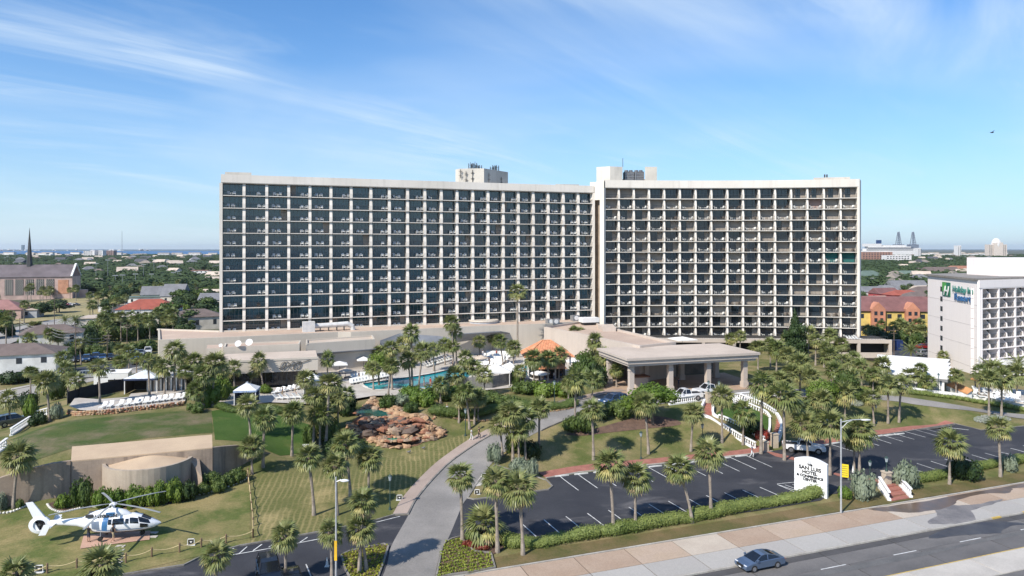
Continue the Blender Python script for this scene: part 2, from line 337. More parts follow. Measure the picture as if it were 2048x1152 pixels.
GR = grassmat('lawn', (.085,.105,.03), (.125,.13,.045), (.235,.19,.095), .62)
GRdry = grassmat('lawn_mown', (.105,.115,.038), (.14,.135,.052), (.30,.245,.115), .35, .6, math.radians(-8))
GRlush = grassmat('lawn_watered', (.042,.085,.016), (.062,.105,.024), (.13,.14,.045), .1, fine=.3)
ASPH = mat('asphalt', (.034,.036,.043), .85, scale=.22, col2=(.052,.054,.062), fine=.25, fscale=9, bump=.15)
def asphalt_worn():
    m = mat('asphalt_lot', (.026,.027,.034), .85, scale=.18, col2=(.042,.043,.05), fine=.3, fscale=11, bump=.15); t = m.node_tree; L = t.links.new; b = t.nodes['Principled BSDF']
    src = b.inputs['Base Color'].links[0].from_socket; tcn = N(t, 'ShaderNodeTexCoord'); mp = N(t, 'ShaderNodeMapping'); mp.inputs['Rotation'].default_value = (0, 0, -.35); mp.inputs['Scale'].default_value = (.35, 1, 1); L(tcn.outputs['Object'], mp.inputs[0])
    n = N(t, 'ShaderNodeTexNoise'); n.inputs['Scale'].default_value = .22; n.inputs['Detail'].default_value = 8; n.inputs['Roughness'].default_value = .65; n.inputs['Distortion'].default_value = .5; L(mp.outputs[0], n.inputs[0])
    q = N(t, 'ShaderNodeMapRange'); q.inputs[1].default_value = .56; q.inputs[2].default_value = .74; q.inputs[4].default_value = .8; L(n.outputs[0], q.inputs[0])
    x = N(t, 'ShaderNodeMix', data_type='RGBA'); L(q.outputs[0], x.inputs[0]); L(src, x.inputs[6]); x.inputs[7].default_value = (.16,.15,.15,1)
    vo = N(t, 'ShaderNodeTexVoronoi'); vo.inputs['Scale'].default_value = .22; L(tcn.outputs['Object'], vo.inputs[0]); q2 = N(t, 'ShaderNodeMapRange'); q2.inputs[1].default_value = .05; q2.inputs[2].default_value = .16; q2.inputs[3].default_value = .55; q2.inputs[4].default_value = 1; L(vo.outputs['Distance'], q2.inputs[0])
    n3 = N(t, 'ShaderNodeTexNoise'); n3.inputs['Scale'].default_value = .8; n3.inputs['Detail'].default_value = 9; n3.inputs['Roughness'].default_value = .7; L(tcn.outputs['Object'], n3.inputs[0]); q3 = N(t, 'ShaderNodeMapRange'); q3.inputs[1].default_value = .492; q3.inputs[2].default_value = .5; q3.inputs[3].default_value = 1; q3.inputs[4].default_value = .6; L(n3.outputs[0], q3.inputs[0]); q4 = N(t, 'ShaderNodeMapRange'); q4.inputs[1].default_value = .5; q4.inputs[2].default_value = .508; q4.inputs[3].default_value = 0; q4.inputs[4].default_value = .4; L(n3.outputs[0], q4.inputs[0])
    cr = N(t, 'ShaderNodeMath', operation='ADD', use_clamp=True); L(q3.outputs[0], cr.inputs[0]); L(q4.outputs[0], cr.inputs[1]); mu = N(t, 'ShaderNodeMath', operation='MULTIPLY'); L(cr.outputs[0], mu.inputs[0]); L(q2.outputs[0], mu.inputs[1])
    sc_ = N(t, 'ShaderNodeVectorMath', operation='SCALE'); L(x.outputs[2], sc_.inputs[0]); L(mu.outputs[0], sc_.inputs['Scale']); L(sc_.outputs[0], b.inputs['Base Color']); return m
LOT = asphalt_worn()
DRV = mat('driveway_concrete', (.275,.255,.235), .85, scale=.15, col2=(.19,.178,.165), fine=.16, fscale=6)
WALK = mat('walk_concrete', (.38,.30,.25), .85, scale=.3, col2=(.31,.24,.20), fine=.12, fscale=7)
KERB = mat('kerb_concrete', (.27,.25,.22), .85, scale=.8, col2=(.13,.12,.11), fine=.2)
BRICKP = mat('red_paver', (.36,.15,.11), .85, scale=1.2, col2=(.27,.105,.08), fine=.25, fscale=14)
PAINT = mat('road_paint', (.72,.72,.70), .7, scale=2, col2=(.42,.42,.41), fine=.2)
YELLOW = mat('yellow_paint', (.62,.42,.08), .7, scale=2, col2=(.42,.30,.10), fine=.15)
DECK = mat('pool_deck_concrete', (.50,.46,.41), .8, scale=.4, col2=(.40,.36,.32), fine=.12)
MULCH = mat('mulch', (.14,.085,.06), .95, scale=1.2, col2=(.09,.055,.04), fine=.4, fscale=12, bump=.4)
SAND = mat('sandy_soil', (.33,.24,.16), .95, scale=.8, col2=(.24,.17,.11), fine=.25)
def P2(pts): return [R(*p) for p in pts]
# the terrain itself
mb = MB(); vs = [(gx0+gs*i, gy0+gs*j, float(H[j, i])) for j in range(ny) for i in range(nx)]
fs = [(j*nx+i, j*nx+i+1, (j+1)*nx+i+1, (j+1)*nx+i) for j in range(ny-1) for i in range(nx-1)]
# keep the terrain out of the pools
POOL = [(722,768),(735,765),(760,762),(790,757),(830,752),(870,745),(900,738),(925,735),(948,745),(930,762),(900,772),(868,777),(800,778),(745,780)]
POOL2 = [(1030,735),(1055,731),(1078,738),(1072,752),(1050,757),(1030,752)]
WP1 = [(712,828),(735,822),(770,826),(782,835),(760,842),(722,842)]
WP2 = [(762,880),(790,876),(815,880),(835,884),(822,890),(790,894),(768,892)]
pools = [spline(P2(p), True, 3) for p in (POOL, POOL2, WP1, WP2)]
TDECK = P2([(445,806),(470,809),(540,803),(610,808),(700,801),(748,792),(830,788),(900,781),(960,778),(1040,771),(1128,771),(1155,762),(1152,732),(1118,716),(1000,695),(900,693),(800,704),(760,716),(645,723),(638,768),(460,778)])
def inpool(x, y): return any(inside(x, y, p) for p in pools[:2])
POOLCUT = 1.3
A0 = R(985, 1141); dv = Vector((67.4, 24.6, 0)).normalized(); nv = Vector((dv.y, -dv.x, 0)); ang = math.atan2(dv.y, dv.x)
def zt(x, y):
    z = T(x, y); o = (Vector((x, y, 0))-A0).dot(nv)
    if o > .1: return -3.
    return z-POOLCUT if inside(x, y, TDECK) else z
vs = [(x, y, zt(x, y)) for x, y, z in vs]
mb.add(vs, fs); build(mb, 'terrain', GR, kind='structure', smooth=True)
# land and sea out to the horizon
FAR = mat('far_ground', (.05,.065,.035), .95, scale=.012, col2=(.12,.115,.075), fine=.3, fscale=.09)
SEA = mat('sea_water', (.02,.075,.12), .18, scale=.004, col2=(.03,.10,.14), fine=.15, fscale=.05, bump=.4)
mb = MB(); q = 15000
ys = [30, 240]; ring = MB()
a_, b_ = A0-dv*12000, A0+dv*12000; ring.add([(a_.x,a_.y,-.25),(b_.x,b_.y,-.25),(b_.x,q,-.25),(a_.x,q,-.25)] if 0 else [(a_.x,a_.y,-.25),(A0.x,A0.y,-.25),(A0.x,240,-.25),(a_.x,240,-.25)], [(0,1,2,3)]); ring.add([(A0.x,A0.y,-.25),(A0.x+(240-A0.y)/dv.y*dv.x,240,-.25),(A0.x,240,-.25)], [(0,1,2)])
ring.add([(-q,240,-.25),(q,240,-.25),(q,16000,-.25),(900,16000,-.25),(700,2870,-.25),(-q,2900,-.25)], [(0,1,2,3,4,5)])
build(ring, 'land', FAR, kind='structure')
mb = MB(); mb.add([(-q,2895,-1),(q,2595,-1),(q,23000,-1),(-q,23000,-1)], [(0,1,2,3)]); build(mb, 'bay_water', mat('bay_water', (.015,.09,.22), .5, scale=.0006, col2=(.03,.13,.28), fine=.06, fscale=.01), kind='structure')
mb = MB(); mb.add([(-q,-q,-4.2),(q,-q,-4.2),(q,20,-4.2),(-q,20,-4.2)], [(0,1,2,3)]); build(mb, 'sea', SEA, kind='structure')
SHORE = mat('far_shore', (.10,.15,.18), .9, scale=.002)
mb = MB(); mb.add([(-q,9000,-1),(-2500,9000,-1),(1500,9500,-1),(q,9500,-1),(q,23000,2),(-q,23000,2)], [(0,1,2,3,4,5)]); build(mb, 'far_shore', mat('far_shore_land', (.07,.11,.11), .9, scale=.002), kind='structure')
# --- boulevard, laid in world metres along its own axis
A0.z = 0
def BV(s, o, z=0.): q = A0+dv*s+nv*o; return Vector((q.x, q.y, z))
def strip(name, o0, o1, z0, z1, m, s0=-220, s1=320, parent=None, **kw):
    mb = MB(); a, b, c, d = BV(s0, o1), BV(s1, o1), BV(s1, o0), BV(s0, o0); mb.prism([a[:2], b[:2], c[:2], d[:2]], z0, z1); return build(mb, name, m, parent, **kw)
KL = mat('kerb_light', (.46,.43,.38), .85, scale=.7, col2=(.33,.30,.26), fine=.15)
strip('grass_kerb', -.2, .0, -.3, .17, KL, kind='structure')
SWT = [mat('walk_tan', (.39,.29,.215), .85, scale=.28, col2=(.35,.25,.18), fine=.16), mat('walk_tan_pale', (.43,.33,.255), .85, scale=.3, col2=(.41,.31,.225), fine=.14), mat('walk_patch', (.50,.43,.35), .85, scale=.4, col2=(.44,.37,.30), fine=.1)]
SWL = [mat('walk_light', (.40,.375,.345), .85, scale=.2, col2=(.38,.36,.33), fine=.12), mat('walk_light_b', (.37,.345,.32), .85, scale=.2, col2=(.36,.34,.31), fine=.12)]
sw = strip('sidewalk', 0, 6.8, -.3, .085, mat('joint_dark', (.08,.07,.06), .9), kind='structure')
def panel_mesh(l, w, m): b = MB(); b.box(-l/2, l/2, -w/2, w/2, 0, .05); return b.mesh('slab', m)
pm = [[panel_mesh(5.40, 3.52, m) for m in SWT], [panel_mesh(5.40, 3.06, m) for m in SWL]]
pat = panel_mesh(2.2, 3.52, SWT[2])
random.seed(3)
for k in range(-16, 22):
    s = k*5.5
    m = pm[0][0] if k % 3 else pm[0][1]
    if k in (-1, 4, 9, 10, -6): m = pm[0][2]
    for o, me in ((1.84, m), (5.2, pm[1][k % 2])):
        p = BV(s, o, .078); obj('paving_slab', me, sw, p, ang)
strip('kerb', 6.8, 7.0, -.3, .15, KL, kind='structure')
ROADM = [mat('road_concrete', (.17,.158,.15), .85, scale=.13, col2=(.105,.10,.098), fine=.2), mat('road_concrete_b', (.15,.14,.135), .85, scale=.13, col2=(.095,.09,.088), fine=.16)]
GUT = mat('gutter_asphalt', (.085,.08,.08), .85, scale=.3, col2=(.06,.057,.057), fine=.15)
road = strip('road', 7.0, 13.3, -.4, -.03, mat('joint_tar', (.03,.03,.03), .9), kind='structure')
rm = {}
for o, w, m in ((7.5, .98, GUT), (9.05, 2.06, ROADM[0]), (11.7, 3.18, ROADM[1])):
    for k in range(-10, 15):
        if (w, m.name) not in rm: b = MB(); b.box(-4.45, 4.45, -w/2, w/2, 0, .03); rm[(w, m.name)] = b.mesh('slab', m)
        obj('road_slab', rm[(w, m.name)], road, BV(k*9+.8*(o > 10), o, -.026), ang)
for k in range(-14, 22):
    strip('lane_line', 10.02, 10.13, .004, .012, PAINT, k*9+2, k*9+5, parent=road)
strip('edge_line', 13.14, 13.25, .004, .010, YELLOW, kind=None, parent=road)
med = strip('median', 13.3, 16.6, -.4, .02, KL, kind='structure')
for k in range(-12, 16): b = MB(); b.box(-3.93, 3.93, -1.6, 1.6, 0, .04); obj('median_slab', rm.setdefault('med', b.mesh('slab', mat('median_concrete', (.50,.46,.41), .85, scale=.2, col2=(.40,.37,.33), fine=.12))), med, BV(k*8, 14.95, .022), ang)
road2 = strip('far_side_road', 16.6, 26, -.4, -.01, ROADM[0], kind='structure')
strip('seawall_walk', 26, 36, -5, .12, KL, kind='structure'); strip('beach', 36, 80, -5, -3.9, mat('beach_sand', (.5,.42,.32), .9, scale=.1), kind='structure')
strip('parking_bay_kerb', 6.5, 6.75, .128, .16, YELLOW, 66, 74, parent=sw); 
for k in range(5): strip('kerb_paint', 6.78, 7.02, .0, .156, YELLOW, 56+k*5, 57.4+k*5, parent=sw)
# wet stains left by sprinklers on the pavement
WET = mat('wet_concrete', (.15,.10,.07), .3, scale=.5, col2=(.10,.075,.06), fine=.2)
def stain(name, pts, parent, lift, m=WET):
    q = spline([BV(a, b) for a, b in pts], True, 4); q = [p+nv*random.uniform(-.12, .12)+dv*random.uniform(-.25, .25) for p in q]
    return drape(name, q, m, lift, 3, parent, hf=lambda x, y: 0.)
stain('wet_patch', [(46,.2),(52,.5),(60,.3),(70,.2),(84,.1),(84,1.1),(76,.8),(72,1.5),(68,1.0),(66,2.0),(63,1.1),(58,1.6),(56,2.4),(53,3.0),(49,2.6),(46,.9)], sw, .136)
stain('wet_patch', [(52,3.0),(55,2.4),(58,3.3),(63,3.2),(60,4.0),(56,4.6),(54,6.6),(50,6.6),(48,5.4),(51,4.4)], sw, .134, mat('wet_dark', (.15,.14,.14), .55, scale=.5, col2=(.24,.22,.21), fine=.25))
stain('wet_patch', [(48,7.2),(54,7.2),(57,8.2),(58,9.4),(56,9.0),(53,9.9),(50,9.2),(45,8.4)], road, .018, mat('wet_road', (.045,.045,.052), .5, scale=.4, col2=(.08,.078,.08), fine=.25))
stain('wet_patch', [(20,10.6),(34,10.4),(46,10.5),(60,10.3),(60,10.7),(46,11.1),(30,11.2),(20,11.0)], road, .017, mat('tyre_track', (.10,.098,.096), .8, scale=.5, col2=(.14,.135,.13), fine=.25))
for a, b, w in ((-60, 110, .55), (-50, 100, .45)): pass
# --- hotel lot, driveway and paths
lot_poly = P2([(895,1081),(910,1045),(923,1015),(934,998),(952,1001),(985,996),(1020,990),(1060,986),(1098,981),(1107,974),(1098,962),(1092,957),(1160,947),(1320,929),(1489,911),(1560,900),(1600,893),(1654,889),(1781,868),(1912,848.5),(1963,861),(2048,853),(2250,835),(2250,893),(2048,926),(1900,950),(1820,962),(1740,975),(1690,985),(1660,990),(1640,1002),(1400,1038),(1200,1070),(1060,1093),(1012,1094),(985,1082),(950,1072),(925,1073)])
drape('parking_lot', lot_poly, LOT, .05, kind='structure')
drv_l = [(752,1190),(774,1130),(784,1090),(817,1031),(835,998),(873,953),(911,918),(968,880),(1020,852),(1088,827),(1149,804),(1222,787),(1252,783)]
drv_r = [(862,1190),(870,1152),(883,1097),(895,1081),(923,1015),(935,996),(949,972),(968,948),(989,922),(1030,890),(1081,862),(1128,841),(1166,822),(1200,815),(1290,813)]
dl = spline(P2(drv_l)); dr = spline(P2(drv_r))
drape('driveway', dl+P2([(1300,778),(1480,772),(1560,776),(1700,787),(1800,793),(1900,808),(2048,829),(2250,846),(2250,862),(2048,838),(1900,818),(1800,804),(1700,796),(1560,794),(1480,792),(1340,806)])+dr[::-1], DRV, .06, kind='structure')
low_poly = P2([(-60,1260),(243,1153),(368,1133),(401,1117),(480,1094),(546,1083),(624,1069),(745,1045),(790,1032),(817,1031)])+[p for p in dl if p.y < R(817,1031).y][::-1]
drape('lower_lot', low_poly, LOT, .045, kind='structure')
ribbon('driveway_walk', [p for p in dl if p.y > R(817,1031).y-.3], .18, 1.75, WALK, .14, kind='structure')
ribbon('driveway_kerb', [p for p in dl if p.y > R(817,1031).y-.3], -.02, .2, KERB, thick=.17, kind='structure')
ribbon('driveway_kerb', [p for p in dr if p.y > R(1070,866).y], -.16, 0, KERB, thick=.17, kind='structure')
ribbon('lot_walk', spline(P2([(1092,957),(1160,945),(1320,928),(1489,910),(1545,903)])), .1, 1.9, BRICKP, .1, kind='structure')
ribbon('lot_walk', spline(P2([(1625,893),(1654,889),(1781,868),(1911,848)])), .1, 1.7, BRICKP, .1, kind='structure')
ribbon('lot_kerb', P2([(1092,957),(1160,945),(1320,928),(1489,910),(1545,903)]), -.05, .1, KL, thick=.13, kind='structure')
ribbon('lot_kerb', P2([(1625,893),(1654,889),(1781,868),(1911,848),(1963,861),(2048,853),(2250,835)]), -.05, .1, KERB, thick=.13, kind='structure')
ribbon('lower_lot_kerb', P2([(243,1152),(368,1132.5),(401,1116),(480,1093.5),(546,1082.5),(624,1068.5),(745,1044.5),(790,1031),(817,1030)]), 0, .18, KERB, thick=.16, kind='structure')
# brick path from the stair across the lot to the boulevard
pth = spline(P2([(1538,908),(1600,922),(1655,945),(1705,958),(1770,966)]))
drape('brick_path', [p+Vector((.5,-1.3,0)) for p in pth]+[p+Vector((-.3,1.5,0)) for p in pth[::-1]], BRICKP, .075, kind='structure')
# island with the signs, flower beds and other beds
isl = P2([(934,997),(948,1001),(985,996),(1020,990),(1060,986),(1098,981),(1106,974),(1094,962),(1060,950),(1020,940),(990,930),(968,950),(949,973)])
drape('traffic_island', isl, GR, .1, kind='structure'); ribbon('island_kerb', isl, -.02, .18, KERB, thick=.17, closed=True, kind='structure')
drape('island_paving', P2([(946,976),(962,953),(973,951),(966,972)]), DECK, .13, kind='structure')
bedR = P2([(884,1098),(890,1087),(905,1079),(925,1074),(930,1090),(950,1104),(982,1108),(990,1137),(940,1147),(900,1152),(872,1158)])
bedL = P2([(683,1112),(700,1104),(768,1090),(777,1094),(768,1125),(756,1158),(700,1158),(690,1140)])
for bd in (bedR, bedL): drape('flower_bed', bd, MULCH, .08, kind='structure'); ribbon('bed_kerb', bd, -.1, .08, KERB, thick=.2, closed=True, kind='structure')
drape('palm_bed', P2([(925,1074),(960,1070),(1000,1080),(1008,1100),(985,1110),(950,1105),(932,1092)]), MULCH, .075, kind='structure')
drape('mown_lawn', P2([(515,955),(560,930),(650,905),(760,900),(880,885),(930,868),(955,885),(900,935),(860,965),(790,1028),(740,1042),(620,1065),(500,1088),(505,1020)]), GRdry, .03, kind='structure')
drape('verge', [BV(-30, -.25), BV(90, -.25), BV(90, -2.6), BV(-30, -2.3)], grassmat('lawn_verge', (.085,.09,.03), (.115,.10,.04), (.18,.13,.065), .55), .03, kind='structure')
drape('mown_lawn', P2([(-30,1045),(120,1000),(230,1010),(400,985),(500,960),(500,1088),(400,1112),(240,1150),(-60,1240)]), grassmat('lawn_pad', (.085,.115,.03), (.125,.135,.045), (.26,.21,.095), .58), .028, kind='structure')
drape('watered_lawn', P2([(423,822),(470,815),(560,832),(620,850),(625,880),(600,905),(560,912),(500,886),(430,880)]), GRlush, .03, kind='structure')
drape('mound_lawn', P2([(20,880),(100,850),(180,838),(280,828),(423,820),(425,866),(300,876),(145,897),(60,925)]), grassmat('lawn_mound', (.05,.085,.02), (.085,.10,.032), (.18,.145,.09), .45), .03, kind='structure')
drape('planting_bed', spline(P2([(1130,868),(1190,858),(1260,838),(1300,832),(1345,838),(1360,850),(1290,858),(1200,868),(1160,872)]), True, 3), MULCH, .05, kind='structure')
# parking lines
def line(a, b, parent, w=.12, lift=.085):
    d = (b-a).normalized(); n = Vector((-d.y, d.x, 0))*w/2
    return drape('parking_line', [a+n, a-n, b-n, b+n], PAINT, lift, 1.2, parent)
lines = empty('parking_lines', (0, 0, 0)); lines['kind'] = 'structure'
def row(a, b, n, v0, v1):
    a = R(*a); b = R(*b); v = R(*v1)-R(*v0)
    for k in range(n): s = a.lerp(b, k/(n-1)); line(s, s+v, lines)
row((1119,953), (1489,911), 12, (1292,930), (1338,956))
row((1043,1048), (1554,970), 14, (1213,1015), (1248,1039))
row((1662,890), (1888,854), 11, (1748,877), (1797,893))
row((1805,932), (2046,892), 10, (1805,932), (1857,949))
for a, b in (((1554,970),(1600,985)), ((1554,969),(1640,962)), ((1570,971),(1590,978)), ((1585,970),(1605,977)), ((1600,969),(1620,976)), ((1615,968),(1632,974)),
             ((455,1113),(640,1079)), ((459,1102),(468,1098)), ((478,1109),(494,1095)), ((506,1103),(524,1090)), ((538,1096),(550,1086)), ((600,1086),(615,1076)), ((612,1130),(622,1155)), ((583,1135),(590,1150)), ((748,1047),(800,1034))):
    line(R(*a), R(*b), lines)
ST = MB(); ST.box(-.95, .95, -.09, .09, 0, .14); stm = ST.mesh('wheel_stop', mat('wheel_stop_paint', (.66,.65,.61), .8, scale=2, fine=.1))
c = 0
for a, b, n, g in (((1117,950), (1475,911), 11, 'left'), ((1640,889.5), (1790,867), 8, 'right')):
    a = R(*a); b = R(*b); d = b-a
    for k in range(n):
        p = a.lerp(b, k/(n-1))+Vector((.4,-.5,0)); p.z = T(p.x, p.y)+.05; c += 1
        obj('wheel_stop', stm, None, p, math.atan2(d.y, d.x), label='white concrete wheel stop, %s from the left in the %s' % (nth(k+1), 'lot below the lawn' if g == 'left' else 'lot right of the pickup'), cat='wheel stop', group='wheel stops along the brick kerb walk')
# streets behind, on the left
STM = mat('street_concrete', (.36,.335,.30), .85, scale=.08, col2=(.27,.25,.225), fine=.14, fscale=2)
ribbon('side_street', spline(P2([(-160,830),(-40,803),(60,783),(150,764),(270,745),(420,722)])), -5.0, 5.0, STM, .06, kind='structure')
ribbon('side_street_walk', spline(P2([(-160,830),(-40,803),(60,783),(150,764),(270,745),(420,722)])), 5.0, 6.6, KL, .16, kind='structure')
drape('guest_lot', P2([(130,738),(330,716),(345,735),(280,742),(150,756)]), ASPH, .07, kind='structure')
flat = lambda pts: [G(*p) for p in pts]
ribbon('avenue', spline(flat([(-120,714),(-10,678),(90,652),(180,632),(250,608),(310,590),(420,572)])), -9, 9, STM, .0, kind='structure', hf=lambda x, y: max(T(x, y)+.05, -.1))
ribbon('cross_street', flat([(300,668),(352,640),(430,612),(520,590)]), -5, 5, ASPH, .0, kind='structure', hf=lambda x, y: max(T(x, y)+.04, -.12))
mb = MB(); p = flat([(0,612),(200,588),(330,592),(300,604),(200,628),(60,645),(0,650)]); mb.add([(q.x, q.y, .06) for q in p], [tuple(range(len(p)))]); build(mb, 'dry_field', mat('dry_grass', (.34,.27,.13), .95, scale=.03, col2=(.25,.22,.10), fine=.2, fscale=.6), kind='structure')
mb = MB(); p = flat([(1735,690),(1860,670),(2100,640),(2100,760),(1900,745),(1740,725)]); mb.add([(q.x, q.y, .12) for q in p], [tuple(range(len(p)))]); build(mb, 'rear_car_park', ASPH, kind='structure')
# ---------------------------------------------------------------- the two hotel towers
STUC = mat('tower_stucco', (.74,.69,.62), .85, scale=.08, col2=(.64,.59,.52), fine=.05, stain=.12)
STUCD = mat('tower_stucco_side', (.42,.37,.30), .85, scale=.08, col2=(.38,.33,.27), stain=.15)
GLASS = mat('balcony_glass', (.012,.05,.07), .04, scale=.09, col2=(.028,.085,.105), spec=.8, ior=1.6)
GLASSR = mat('balcony_glass_dark', (.014,.022,.03), .05, scale=.09, col2=(.04,.05,.058), spec=.7, ior=1.55)
FRAMEM = mat('window_frame_bronze', (.035,.04,.045), .5)
FRAMEL = mat('window_frame_grey', (.16,.19,.20), .5)
RAILM = mat('railing_bronze', (.045,.05,.055), .5)
CURT = mat('curtain_cream', (.38,.335,.285), .9, scale=.6, col2=(.29,.25,.21)); CURTP = mat('curtain_pink', (.40,.27,.23), .9); CURTG = mat('curtain_green', (.015,.14,.13), .8)
CHAIRW = mat('white_plastic', (.70,.70,.67), .6, scale=3, col2=(.68,.67,.64)); CHAIRD = mat('dark_rattan', (.09,.07,.055), .8)
FH = 2.77
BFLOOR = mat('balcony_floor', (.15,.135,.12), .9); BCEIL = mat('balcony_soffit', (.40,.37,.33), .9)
def unit_window(split, light):
    a = MB(); a.box(0, 1, 0, .06, 0, 1); g = a.mesh('window', GLASS if light else GLASSR)
    f = MB()
    for x in split: f.box(x-.011, x+.011, -.05, -.004, 0, 1, 0 if x not in (.0, 1.) else 0)
    f.box(0, 1, -.05, -.004, .0, .035); f.box(0, 1, -.05, -.004, .965, 1)
    return g, f.mesh('frame', FRAMEL if light else FRAMEM)
WIN = [unit_window((.012, .34, .60, .80, .988), True), unit_window((.012, .2, .40, .66, .988), True), unit_window((.012, .25, .5, .75, .988), False), unit_window((.012, .3, .7, .988), False)]
def rail_mesh():
    a = MB(); a.box(0, 1, 0, .05, 1.0, 1.06); a.box(0, 1, .005, .045, .12, .16)
    for i in range(5): a.box(i/4-.006 if i else 0, i/4+.006 if i < 4 else 1, 0, .05, 0, 1.0)
    for i in range(1, 28):
        if i % 7: a.box(i/28-.0017, i/28+.0017, .016, .034, .16, 1.0)
    return a.mesh('railing', RAILM)
RAIL = rail_mesh()
def curtain_mesh(x0, x1, m):
    a = MB(); n = int((x1-x0)*26)+2; vs = []
    for i in range(n+1):
        x = x0+(x1-x0)*i/n; y = -.16+.05*(i % 2); vs += [(x, y, .02), (x, y, .97)]
    a.add(vs, [(2*i, 2*i+2, 2*i+3, 2*i+1) for i in range(n)]); a.add([(p[0], p[1]+.03, p[2]) for p in vs], [(2*i+1, 2*i+3, 2*i+2, 2*i) for i in range(n)]); return a.mesh('curtain', m)
CUR = [curtain_mesh(.02, .98, CURT), curtain_mesh(.66, .98, CURT), curtain_mesh(.02, .32, CURT), curtain_mesh(.02, .98, CURTP), curtain_mesh(.05, .95, CURTG), curtain_mesh(.5, .98, CURT)]
def chair_mesh(m):
    a = MB(); a.box(-.3, .3, -.28, .26, .34, .42)
    a.add([Vector(p) for p in ((-.3,.22,.40),(.3,.22,.40),(.3,.42,.95),(-.3,.42,.95),(-.3,.28,.40),(.3,.28,.40),(.3,.48,.93),(-.3,.48,.93))], [(0,1,2,3),(7,6,5,4),(3,2,6,7),(0,3,7,4),(1,5,6,2)])
    for s in (-.33, .33):
        a.box(s-.035, s+.035, -.3, .34, .58, .63)
        for y in (-.27, .25): a.box(s-.03, s+.03, y-.03, y+.03, 0, .58)
    return a.mesh('chair', m)
CHM = [chair_mesh(CHAIRW), chair_mesh(CHAIRD)]
tb = MB(); tb.cone((0, 0, .5), .26, .26, .04, 8); tb.cone((0, 0, 0), .05, .05, .5, 5); tb.cone((0, 0, 0), .2, .16, .03, 8); TBM = tb.mesh('table', CHAIRW)
PCH = []      # balcony furniture waiting to be placed: (score, mesh, matrix, label, cat)
